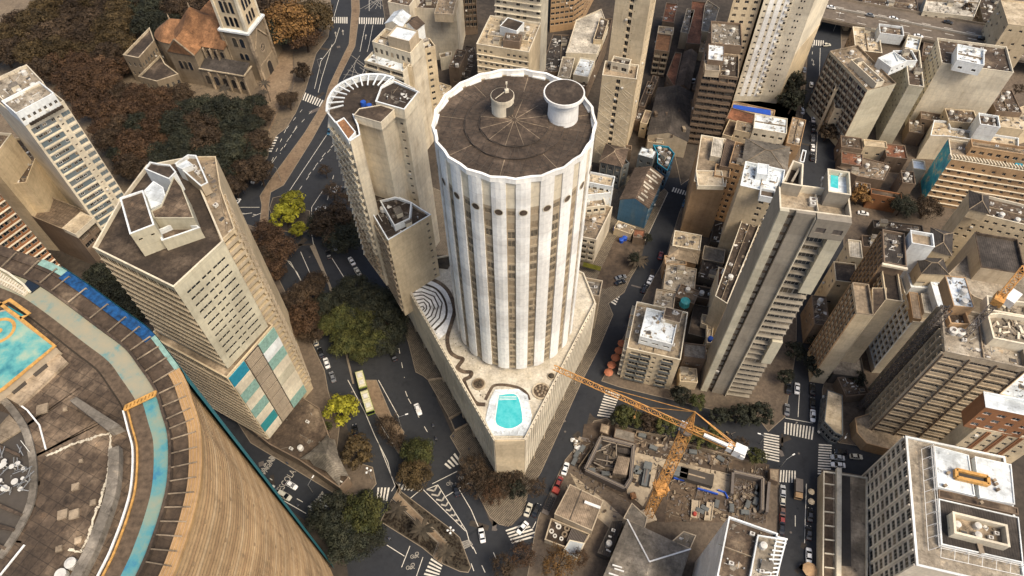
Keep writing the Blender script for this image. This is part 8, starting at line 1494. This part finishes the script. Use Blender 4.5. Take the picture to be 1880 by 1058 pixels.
def person_mesh(root, d, seated=False, top='cloth'):
    c = Vector((root.location.x, root.location.y)); n = Vector((-d.y, d.x)); b = MB(); f = lambda u, s, z: (c.x+d.x*u+n.x*s, c.y+d.y*u+n.y*s, z+root.location.z)
    if seated:
        for s in (-1, 1): b.tube([f(0, s*.1, .85), f(.4, s*.2, .8), f(.25, s*.22, .4), f(.3, s*.22, .3)], [.11, .09, .07, .05], 6); b.tube([f(.12, s*.2, 1.35), f(.3, s*.3, 1.15), f(.5, s*.32, 1.08)], [.07, .055, .04], 6)
        b.tube([f(-.02, 0, .8), f(0, 0, 1.0), f(.1, 0, 1.3), f(.12, 0, 1.42), f(.15, 0, 1.5), f(.16, 0, 1.6), f(.17, 0, 1.72)], [.15, .16, .2, .14, .06, .12, .08], 8)
    else:
        for s in (-1, 1): b.tube([f(0, s*.09, .9), f(.05*s, s*.1, .48), f(.12*s, s*.1, .04), f(.12*s+.14, s*.1, .04)], [.1, .07, .045, .03], 6); b.tube([f(0, s*.19, 1.4), f(-.08*s, s*.25, 1.12), f(.05, s*.24, .85), f(.08, s*.23, .76)], [.06, .05, .035, .03], 6)
        b.tube([f(0, 0, .86), f(0, 0, 1.05), f(0, 0, 1.35), f(0, 0, 1.44), f(0, 0, 1.5), f(.02, 0, 1.6), f(.02, 0, 1.72)], [.14, .13, .18, .13, .055, .105, .07], 8)
    part('body', b, top, root)
for a in (('C2', 985, 246, 992, 275, 'upper motorcycle on the avenue beside the podium'), ('C2', 1001, 316, 1008, 345, 'lower motorcycle on the avenue near the podium crosswalk'), ('C2', 746, 856, 765, 868, 'motorcycle in the lane left of the planted island'), ('C2', 255, 676, 275, 690, 'motorcycle waiting at the give-way triangles'), ('C3', 175, 842, 168, 862, 'motorcycle at the lower end of the striped crossing')): moto(*a)
plain('cloth_pale', (.4, .36, .3), .9); plain('cloth_lime', (.4, .5, .05), .9)
for k, X, Y, m_, lb in (('A2', 283, 597, 'cloth', 'person in dark clothes walking on the carriageway below the crosswalk'), ('C2', 1180, 380, 'cloth', 'person in dark clothes on the wavy pavement under the podium'), ('C2', 203, 455, 'cloth', 'person walking on the pavement beside the tent roof'), ('C4', 565, 615, 'cloth_lime', 'worker in a lime vest on the long low terrace'), ('B3', 663, 770, 'cloth', 'pedestrian by the umbrellas in the side street'), ('C3', 400, 25, 'cloth_pale', 'person in pale clothes on the wavy pavement right of the podium'), ('C4', 235, 240, 'cloth_pale', 'pedestrian in pale clothes on the upper crosswalk'), ('C2', 1095, 310, 'cloth', 'person in dark clothes at the kerb by the podium bays'), ('B1', 1320, 50, 'cloth', 'pedestrian near the cars by the slab'), ('D2', 580, 215, 'cloth', 'pedestrian on the brick pavement above the white car'), ('E1', 800, 740, 'cloth_pale', 'worker in pale clothes beside the crane mast foot')):
    c = G(k, X, Y); r = empty('person', (c.x, c.y, .15), lb, 'person'); a = X*.7; person_mesh(r, Vector((math.cos(a), math.sin(a))), False, m_)
# ============================================================ CRANES AND THE BUILDING SITE
def lattice(b, P0, P1, wd, t, step=None, sides=4):      # square lattice between two points
    a, c = Vector(P0), Vector(P1); d = (c-a); L = d.length; d.normalize(); u = d.cross(Vector((0, 0, 1)))
    if u.length < .05: u = Vector((1, 0, 0))
    u.normalize(); v = u.cross(d); h = wd/2; cs = [u*-h+v*-h, u*h+v*-h, u*h+v*h, u*-h+v*h] if sides == 4 else [u*-h, u*h, v*(wd*.85)]
    step = step or wd; n = max(1, int(L/step))
    for o in cs: b.bar(a+o, c+o, t)
    for i in range(n):
        p, q = a+d*(L*i/n), a+d*(L*(i+1)/n)
        for j in range(len(cs)):
            o0, o1 = cs[j], cs[(j+1) % len(cs)]; b.bar(p+o0, p+o1, t*.6); b.bar(p+(o0 if i % 2 else o1), q+(o1 if i % 2 else o0), t*.6)
root = None
ch = hgt('C3 1005,262 C3 790,735'); bc = G('C3', 790, 735); root = empty('tower_crane', (bc.x, bc.y, 0), 'yellow tower crane standing in the building site with its jib toward the round tower', 'crane')
b = MB(); lattice(b, (bc.x, bc.y, 0), (bc.x, bc.y, ch-1), 2.1, .16, 2.8); part('mast', b, 'craneyellow', root); b = MB(); b.box((bc.x, bc.y, 0), 4, 4, .9, .3); part('mast_foot', b, 'concrete', root)
b = MB(); b.box((bc.x, bc.y, ch*.40), 3.6, 3.6, .25, .3); b.box((bc.x, bc.y, ch*.37), 3.2, 3.2, .25, .3); lattice(b, (bc.x, bc.y, ch*.35), (bc.x, bc.y, ch*.42), 3.0, .22, 1.5); part('climbing_cage', b, 'craneyellow', root)
b = MB(); b.cyl((bc.x, bc.y, ch-1), 1.5, .7, 16); part('slewing_ring', b, 'steel', root)
jz = ch+.6; jt = G('B3', 285, 985, jz); ct = G('C3', 1330, 305, jz); jd = (jt-bc).normalized(); jl = (jt-bc).length; cd = -jd; cl_ = (ct-bc).length
b = MB(); lattice(b, (*bc, jz+.1), (*(bc+jd*jl), jz+.1), 1.3, .17, 1.4, 3); part('jib', b, 'craneyellow', root)
b = MB(); e = bc+cd*cl_; lattice(b, (*bc, jz), (*e, jz), 1.2, .2, 1.8, 4); part('counter_jib', b, 'craneyellow', root)
top = (bc.x, bc.y, ch+8.5); b = MB()
for dx, dy in ((-1, -1), (1, -1), (1, 1), (-1, 1)): b.bar((bc.x+dx*.95, bc.y+dy*.95, ch-.3), top, .24)
for z in (2, 4, 6):
    s = .95*(1-z/8.5);
    for dx, dy, ex, ey in ((-1, -1, 1, -1), (1, -1, 1, 1), (1, 1, -1, 1), (-1, 1, -1, -1)): b.bar((bc.x+dx*s, bc.y+dy*s, ch+z), (bc.x+ex*s, bc.y+ey*s, ch+z), .13)
part('tower_top', b, 'craneyellow', root)
b = MB(); b.bar(top, (*(bc+jd*jl*.62), jz+1.3), .13); b.bar(top, (*(bc+jd*jl*.28), jz+1.3), .13); b.bar(top, (*(bc+cd*cl_*.85), jz+.7), .16); b.bar(top, (*(bc+cd*cl_*.8+Vector((.5, .5))), jz+.7), .16); part('tie_bar', b, 'craneyellow', root)
rot = math.atan2(cd.y, cd.x); b = MB(); b.box((*(bc+cd*(cl_-1.2)), jz-1.6), 2.6, 2.2, 2.6, rot); b.box((*(bc+cd*(cl_-3.4)), jz-1.2), 1.2, 1.8, 1.8, rot); b.box((*(bc+cd*(cl_-.3)), jz-1.0), 1.0, 2.6, 1.2, rot); part('counterweight', b, 'lamp_w', root); b = MB(); b.box((*(bc+cd*6.5+Vector((-jd.y, jd.x))*.6), jz+.7), 5.5, .7, .6, rot); part('winch_cover', b, 'lamp_w', root)
q = bc+jd*1.4+Vector((jd.y, -jd.x))*-1.9; q = G('C3', 985, 250, ch-1); b = MB(); b.box((*q, ch-2.2), 1.7, 1.5, 2.2, rot); b.cur = 1; b.box((*(q+jd*.2+Vector((0, -.8))), ch-1.7), 1.2, .1, 1.1, rot); part('operator_cab', b, ['lamp_w', 'carglass'], root); b = MB(); c = bc+jd*12; b.box((*c, jz-.8), 1.4, 1.2, .5, rot); b.bar((*c, jz-.8), (*c, jz-6), .06); b.box((*c, jz-6.6), .4, .4, .7); part('trolley_and_hook', b, 'craneyellow', root)
# second crane, clamped to the unfinished block
uc0 = G('D7', 270, 640, 0); fz = uz+10; u1 = G('D6', 1030, 790, uz+4); a0 = G('D7', 300, 640, 2)
root = empty('clamped_crane', (u1.x, u1.y, 0), 'dark lattice crane mast running up the left side of the unfinished block', 'crane'); b = MB(); lattice(b, (u1.x, u1.y, 0), (u1.x, u1.y, uz+6), 1.7, .22, 1.7); part('mast', b, 'steel', root)
rt = G('D6', 1215, 930, uz+1); r2 = empty('roof_crane', (rt.x, rt.y, uz-1.4), 'orange luffing crane jib rising from the debris roof toward the right edge', 'crane')
m2_ = G('D6', 1440, 690, uz+9); e2 = G('D6', 1640, 450, uz+16); b = MB(); lattice(b, (rt.x, rt.y, uz-1.2), (m2_.x, m2_.y, uz+9), 1.5, .22, 1.5); part('boom_foot', b, 'steel', r2); b = MB(); lattice(b, (m2_.x, m2_.y, uz+9), (e2.x, e2.y, uz+16), 1.5, .24, 1.6); b.box((m2_.x, m2_.y, uz+7.8), 3.4, 2.4, 2.2, .9); part('boom', b, 'craneyellow', r2); b = MB(); c = G('D6', 1540, 680, uz+5); b.box((c.x, c.y, uz+3.5), 4.5, 2.5, 2.4, .7); part('counterweight', b, 'lamp_w', r2)
# site ground, beams and plant
Z = .15
def slab(nm_, s, m_, z0, z1, lb=None, cat='structure'):
    b = MB(); b.prism(pts(s, z1), z0, z1)
    return struct(nm_, b, m_)
slab('site_earth', 'E1 150,90 350,60 560,150 1000,230 1440,330 1750,440 1720,940 650,930 540,760 100,480', 'earth', .0, .16)
slab('concrete_slab', 'E1 585,330 1420,520 1420,560 1400,720 1130,640 1130,600 930,555 790,430 740,640 660,800 520,680 560,480', 'slabground', .1, .55)
slab('excavation_floor', 'E1 905,590 1110,640 1085,900 850,940 870,700', 'soil', .1, .2)
slab('debris_ground', 'E1 590,170 820,240 880,260 880,360 790,350 590,300', 'earth', .12, .3)
slab('rubble_ground', 'E1 940,330 1430,480 1440,420 1050,290', 'soil', .12, .3)
def beamframe(s, lb, h=3.2, wd=1.1, m_='steel', z0=.16):
    p = pts(s, h); c = sum(p, Vector((0, 0)))/len(p); root = empty('retaining_frame', (c.x, c.y, 0), lb, 'site structure', 'retaining frames on the building site')
    for i in range(len(p)-1):
        b = MB(); b.bar((*p[i], h/2+z0), (*p[i+1], h/2+z0), wd, h); part('frame_beam', b, m_, root); b = MB(); b.bar((*p[i], h+z0+.12), (*p[i+1], h+z0+.12), .22, .2); part('top_rail', b, 'beam', root)
    return root
r1 = beamframe('E1 300,200 580,270 555,560 505,640 165,480 300,200', 'large dark concrete frame around the excavated pit left of the crane mast')
b = MB(); b.flat(pts('E1 300,205 575,275 500,630 170,480', .4), .2); part('pit_floor_shade', b, 'lot', r1)  # flat sheet at ground level; its dark colour stands for the pit's shade
for s, h in (('E1 445,360 550,380 520,530 400,510', 3.6), ('E1 420,285 550,300 550,350 440,330', 1.6)): b = MB(); b.prism(pts(s, h), .2, h); part('platform_panel', b, 'c_dark' if h < 2 else 'c_tan', r1)
for s in ('E1 310,230 560,290', 'E1 255,390 400,420', 'E1 250,330 340,300', 'E1 430,250 430,380', 'E1 235,420 330,470', 'E1 300,300 380,260'): p, c = pts(s, 2.5); b = MB(); b.bar((*p, 2.6), (*c, 2.6), .3); part('strut', b, 'beam', r1)
r2 = beamframe('E1 1445,500 1695,555 1690,830', 'right-hand dark frame corner of the building site', 3, 1.0)
for s in ('E1 1430,520 1420,700', 'E1 1740,600 1720,860'): p, c = pts(s, 2); b = MB(); b.bar((*p, 2.2), (*c, 2.2), .8, 2.2); part('frame_beam', b, 'steel', r2)
rg = random.Random(21)
kinds = [('concrete_block', 'beam'), ('timber_stack', 'r_tan'), ('steel_plate', 'steel'), ('crate', 'r_brown'), ('skip', 'slate')]
b_l = {'concrete_block': 'pale concrete block lying on the building site', 'timber_stack': 'stack of timber lying on the building site', 'steel_plate': 'dark steel plate lying on the building site', 'crate': 'brown crate lying on the building site', 'skip': 'grey metal box lying on the building site'}
zones = [(1430, 600, 1680, 860, 34), (1290, 760, 1430, 920, 14), (200, 300, 400, 560, 22), (590, 180, 860, 330, 12), (960, 300, 1420, 440, 26), (560, 440, 640, 640, 10), (1140, 740, 1290, 900, 8), (60, 200, 160, 480, 10)]
for x0, y0, x1, y1, n in zones:
    for i in range(n):
        X, Y = rg.uniform(x0, x1), rg.uniform(y0, y1); c = G('E1', X, Y); nm_, m_ = rg.choice(kinds); b = MB(); a = rg.choice([-.35, 1.2])+rg.uniform(-.3, .3)
        if nm_ == 'timber_stack':
            for j in range(4): b.box((c.x+.22*j*math.sin(a), c.y-.22*j*math.cos(a), .3+.05*(j % 2)), rg.uniform(1.5, 3.2), .18, .16, a)
        elif nm_ == 'concrete_block': b.box((c.x, c.y, .28), rg.uniform(.5, 1.6), rg.uniform(.4, .9), rg.uniform(.3, 1), a)
        elif nm_ == 'steel_plate': b.box((c.x, c.y, .3), rg.uniform(1, 2.6), rg.uniform(.3, 1.2), .12, a); b.box((c.x, c.y, .42), .4, .3, .2, a)
        elif nm_ == 'crate': b.box((c.x, c.y, .28), 1.2, .9, .8, a); b.box((c.x, c.y, 1.08), 1.3, 1.0, .06, a)
        else: b.box((c.x, c.y, .3), 2.4, 1.3, 1.0, a); b.box((c.x, c.y, 1.3), 2.1, 1.0, .05, a)
        single(nm_, b, m_, b_l[nm_], nm_.replace('_', ' '), nm_.replace('_', ' ')+'s scattered over the building site')
b = MB()
for x0, y0, x1, y1, n in [(60, 190, 600, 690, 160), (560, 160, 1440, 440, 260), (1400, 480, 1740, 930, 230), (560, 330, 1420, 760, 110), (860, 600, 1300, 930, 90), (0, 520, 560, 900, 60)]:
    for i in range(n):
        c = G('E1', rg.uniform(x0, x1), rg.uniform(y0, y1)); b.cur = rg.choice((0, 0, 1, 2, 3)); z_ = .56 if x0 == 560 and y0 == 330 else .2
        if rg.random() < .6: b.box((c.x, c.y, z_), rg.uniform(.2, 1.1), rg.uniform(.15, .6), rg.uniform(.1, .5), rg.uniform(0, 3))
        else: b.box((c.x, c.y, z_), rg.uniform(1.2, 3.6), rg.uniform(.08, .2), .12, rg.choice((-.35, 1.2, .4)))
struct('site_debris', b, ['steel', 'r_grey', 'r_tan', 'r_brown'], 'stuff')
def simple(nm_, cat, lb, fn, mats):
    b = MB(); fn(b); return single(nm_, b, mats, lb, cat)
root = empty('drilling_machine', (*G('E1', 680, 540), .5), 'dark green machine lying on the pale slab beside the crane mast', 'machine'); d = (G('E1', 700, 430)-G('E1', 660, 640)).normalized(); c = G('E1', 680, 540); rot = math.atan2(d.y, d.x)
b = MB(); b.box((*c, .9), 7.5, 1.7, 1.1, rot); b.box((*(c+d*2.6), .9), 2.4, 2.4, 1.7, rot); part('body', b, 'slate', root)
for s in (-1, 1): b = MB(); b.box((*(c+Vector((-d.y, d.x))*s*1.2-d*1.5), .55), 4.0, .6, .8, rot); part('track', b, 'rubber', root)
b = MB(); b.bar((*(c-d*3), 1.9), (*(c+d*3.6), 2.3), .5); part('boom', b, 'steel', root)
root = empty('cargo_container', (*G('E1', 1120, 545), .5), 'dark container with a pale stripe on the blue-edged slab', 'container'); c = G('E1', 1120, 545, 2); c0, c1 = pts('E1 1040,510 1200,555', 2); rot = math.atan2((c1-c0).y, (c1-c0).x); b = MB(); b.box((*c, .56), 10, 3.6, 2.2, rot); part('body', b, 'darkwall', root); b = MB(); b.box((*c, 2.76), 5, .4, .06, rot); part('roof_stripe', b, 'r_tan', root)
root = empty('cargo_container', (*G('E1', 970, 505), .5), 'small dark container next to the crane mast on the blue-edged slab', 'container'); c = G('E1', 970, 505, 2); b = MB(); b.box((*c, .56), 5.2, 3.2, 2.2, rot); part('body', b, 'slate', root); b = MB(); b.box((*c, 2.76), 4.6, .2, .06, rot); part('roof_stripe', b, 'steel', root)
b = MB()
for s in ('E1 925,555 1130,600', 'E1 1130,645 1305,695', 'E1 1305,660 1365,680 1390,730'):
    p = pts(s, .8)
    for i in range(len(p)-1): b.bar((*p[i], .9), (*p[i+1], .9), .35, .9)
single('blue_safety_barrier', b, 'blue', 'bright blue barrier along the edge of the pale slab above the excavation', 'barrier')
for i, s in enumerate(('E1 1085,740 1150,750 1140,900 1075,890', 'E1 1215,760 1270,765 1250,920 1190,915')):
    r = empty('concrete_ramp', (*pts(s)[0], 0), ('left' if i == 0 else 'right')+' of the two pale concrete strips at the bottom of the excavation', 'site structure'); b = MB(); b.prism(pts(s, 1), .2, .9); part('strip', b, 'slabground', r); b = MB(); c = pts(s, 1); b.bar((*c[0], 1), (*c[3], 1), .25, .5); b.bar((*c[1], 1), (*c[2], 1), .25, .5); part('edge', b, 'concrete', r)
r = empty('red_pump', (*G('E1', 1105, 865), .9), 'dark red pump standing on the left concrete strip', 'pump'); c = G('E1', 1105, 865, 1); b = MB(); b.cyl((*c, .92), .7, .8, 12, .6); b.box((*c, 1.7), .9, .5, .4, .3); part('body', b, 'red', r)
r = empty('orange_crate', (*G('E1', 575, 710), .5), 'orange-brown machine near the foot of the crane mast', 'machine'); c = G('E1', 575, 710, 1); b = MB(); b.box((*c, .56), 1.6, 1.8, 1.2, .2); b.box((*c, 1.76), 1.1, 1.2, .3, .2); part('body', b, 'c_orange', r)
b = MB()
for s in ('E1 420,150 590,210 600,170 860,215 830,245', 'E1 880,260 1060,290 1440,390 1640,450', 'E1 100,480 300,200 360,100'):
    p = pts(s)
    for i in range(len(p)-1): b.bar((*p[i], 1.1), (*p[i+1], 1.1), .15, 2.0)
single('site_hoarding', b, 'r_tan', 'pale hoarding wall along the street side of the building site', 'fence')
for i, s in enumerate(('E1 305,85 375,105 360,180 290,150', 'E1 425,120 590,165 590,250 410,200', 'E1 1755,475 1835,480 1830,590 1760,560')):
    B('site_hut', ['small pale-roofed hut at the top left corner of the building site', 'long grey-roofed site hut beside the corner hut', 'small cream hut at the right corner of the building site near the crossing'][i], 'hut', 3, s, wall='brown', roof=['r_tan', 'r_grey', 'r_tan'][i], par=(.1, .15), group='huts of the building site')
B('works_shed', 'long dark shed between metal-roof depot and hipped depot', OB, 4, 'C3 600,760 660,760 585,955 520,930', wall='darkwall', roof='c_dark', par=(.1, .15), cl=5)
r = empty('rubbish_pile', (*G('C3', 402, 360), .14), 'row of white rubble bags on the pavement by the site', 'rubble bags'); rg = random.Random(2)
for i in range(16): c = G('C3', 402+rg.uniform(-22, 22)+(360-355)*0, 360+rg.uniform(-38, 38)); b = MB(); b.cyl((c.x, c.y, .15), .5, .4, 7, .6); b.cyl((c.x, c.y, .55), .6, .35, 7, .25); part('rubble_bag', b, 'lamp_w' if i % 3 else 'r_concrete', r)
# ============================================================ STREET FURNITURE
for i, (k, X, Y) in enumerate((('B3', 580, 1010), ('B3', 597, 970), ('B3', 617, 931), ('B3', 636, 893), ('B3', 652, 854), ('B3', 714, 714), ('B3', 727, 690), ('B3', 738, 668), ('C4', 315, 1022), ('C4', 322, 602), ('C4', 322, 655))):
    c = G(k, X, Y, 2.5); lb = ['lowest of the orange umbrellas along the white penthouse block', 'second lowest orange umbrella along the white penthouse block', 'middle orange umbrella of the lower row of five', 'fourth orange umbrella of the lower row of five', 'top umbrella of the lower row of five', 'lowest of the three orange umbrellas further up the street', 'middle of the three orange umbrellas further up the street', 'topmost of the three orange umbrellas further up the street', 'faded orange umbrella at the bottom of the right street', 'upper of the two cream round umbrellas below the crossing', 'lower of the two cream round umbrellas below the crossing'][i]
    r = empty('patio_umbrella', (c.x, c.y, .15), lb, 'umbrella', 'patio umbrellas'); R_ = 1.55 if i < 8 else (2.1 if i == 8 else 1.0); b = MB(); b.add([(c.x+R_*math.cos(a), c.y+R_*math.sin(a), 2.5) for a in [j*math.pi/4 for j in range(8)]]+[(c.x+R_*.55*math.cos(a), c.y+R_*.55*math.sin(a), 2.95) for a in [j*math.pi/4 for j in range(8)]]+[(c.x, c.y, 3.15)], [(j, (j+1) % 8, 8+(j+1) % 8, 8+j) for j in range(8)]+[(8+j, 8+(j+1) % 8, 16) for j in range(8)]); part('canopy', b, 'awning' if i < 8 else ('tan' if i == 8 else 'r_cream'), r); b = MB(); b.cyl((c.x, c.y, .15), .04, 2.5, 6); part('pole', b, 'metal', r)
def lamp(k, X, Y, h, arm, lb, globes=0):
    c = G(k, X, Y); r = empty('street_lamp', (c.x, c.y, .14), lb, 'street lamp', 'street lamps'); b = MB(); b.tube([(c.x, c.y, .14), (c.x, c.y, h)], [.12, .07], 7); part('pole', b, 'metal', r)
    if globes:
        for i in range(globes): a = i*2*math.pi/globes; q = (c.x+.8*math.cos(a), c.y+.8*math.sin(a)); b = MB(); b.bar((c.x, c.y, h-.1), (*q, h), .06); b.cyl((*q, h), .22, .2, 10, .36); b.cyl((*q, h+.2), .36, .25, 10, .2); part('globe', b, 'lamp_w', r)
    else: q = (c.x+arm[0], c.y+arm[1]); b = MB(); b.bar((c.x, c.y, h), (*q, h+.4), .09); part('arm', b, 'metal', r); b = MB(); b.box((*q, h+.35), .9, .35, .14, math.atan2(arm[1], arm[0])); part('lamp_head', b, 'lamp_w', r)
for a in (('C2', 655, 535, 7, 0, 'globe street lamp on the pavement tip beside the tent roof', 3), ('C2', 1085, 840, 5, 0, 'four-globe street lamp at the edge of the long planted island', 4), ('C2', 815, 260, 8, (2.6, .8), 'street lamp with a long arm over the avenue beside the lone white car'), ('C2', 335, 605, 6, (1.2, 2.4), 'street lamp arm over the give-way triangles'), ('A2', 500, 620, 8, (-2, .3), 'street lamp on the brick median below the rounded tower'), ('A2', 165, 980, 8, (-2, .5), 'street lamp at the lower end of the brick median'), ('A2', 380, 400, 8, (2, .2), 'street lamp on the left kerb below the church'), ('C4', 155, 470, 6, (2.4, 1.4), 'traffic mast arm at the left corner of the crossing'), ('A4', 440, 170, 8, (1, 2.5), 'tall street lamp near the elevated road'), ('C3', 1395, 345, 6, (-1.8, .6), 'white-headed mast by the right crosswalk'), ('C4', 478, 330, 6, (-1.2, -1.6), 'traffic mast at the kiosk corner')): lamp(*a)
# podium-side parking bays walls
for i, s in enumerate(('C2 960,0 1040,-10 1055,-30', 'C2 1070,210 1140,170 1175,235 1100,275')):
    p = pts(s, .5); b = MB()
    for j in range(len(p)-1): b.bar((*p[j], .6), (*p[j+1], .6), .4, .9)
    single('low_kerb_wall', b, 'r_tan', ['low wall closing the upper bay beside the podium', 'low wall framing the dark square bay beside the podium'][i], 'low wall')
b = MB(); b.prism(pts('C2 1082,215 1140,180 1168,232 1105,265'), .145, .2); struct('bay_asphalt', b, 'asphalt')
b = MB(); p = curve('A2 100,700 140,620 230,480 235,300', 0, False, 5)
for i in range(len(p)-1): b.bar((*p[i], 1.0), (*p[i+1], 1.0), .1, .1); b.bar((*p[i], .2), (*p[i], 1.4), .08); b.bar((*p[i], 1.4), (*p[i+1], 1.4), .06)
single('park_fence', b, 'steel', 'dark metal fence between the church forecourt and the avenue pavement', 'fence')
# bare lot by the side street and its yellow awning
slab('bare_lot', 'B3 500,540 620,280 780,300 740,400 660,520 560,560', 'earth', .1, .2)
b = MB(); b.prism(pts('B3 445,415 540,440 535,462 440,438', 3.2), 3.0, 3.2); r = single('yellow_awning', b, 'lf_lime', 'yellow awning strip behind the right flank of the round tower', 'awning')
for i, (X, Y) in enumerate(((620, 232), (668, 282), (650, 295))): c = G('B3', X, Y, 1.5); b = MB(); b.cyl((c.x, c.y, .15), 1.0-.1*i, 1.6, 16, .9); b.cyl((c.x, c.y, 1.75), .95, .25, 16, .3); single('blue_water_tank', b, 'blue', ['blue water tank alone in the yard of the blue warehouse', 'larger blue tank of the close pair behind the bare lot', 'smaller blue tank of the close pair behind the bare lot'][i], 'water tank', 'blue tanks in the yard')
for r in ROOTS: flush(r)
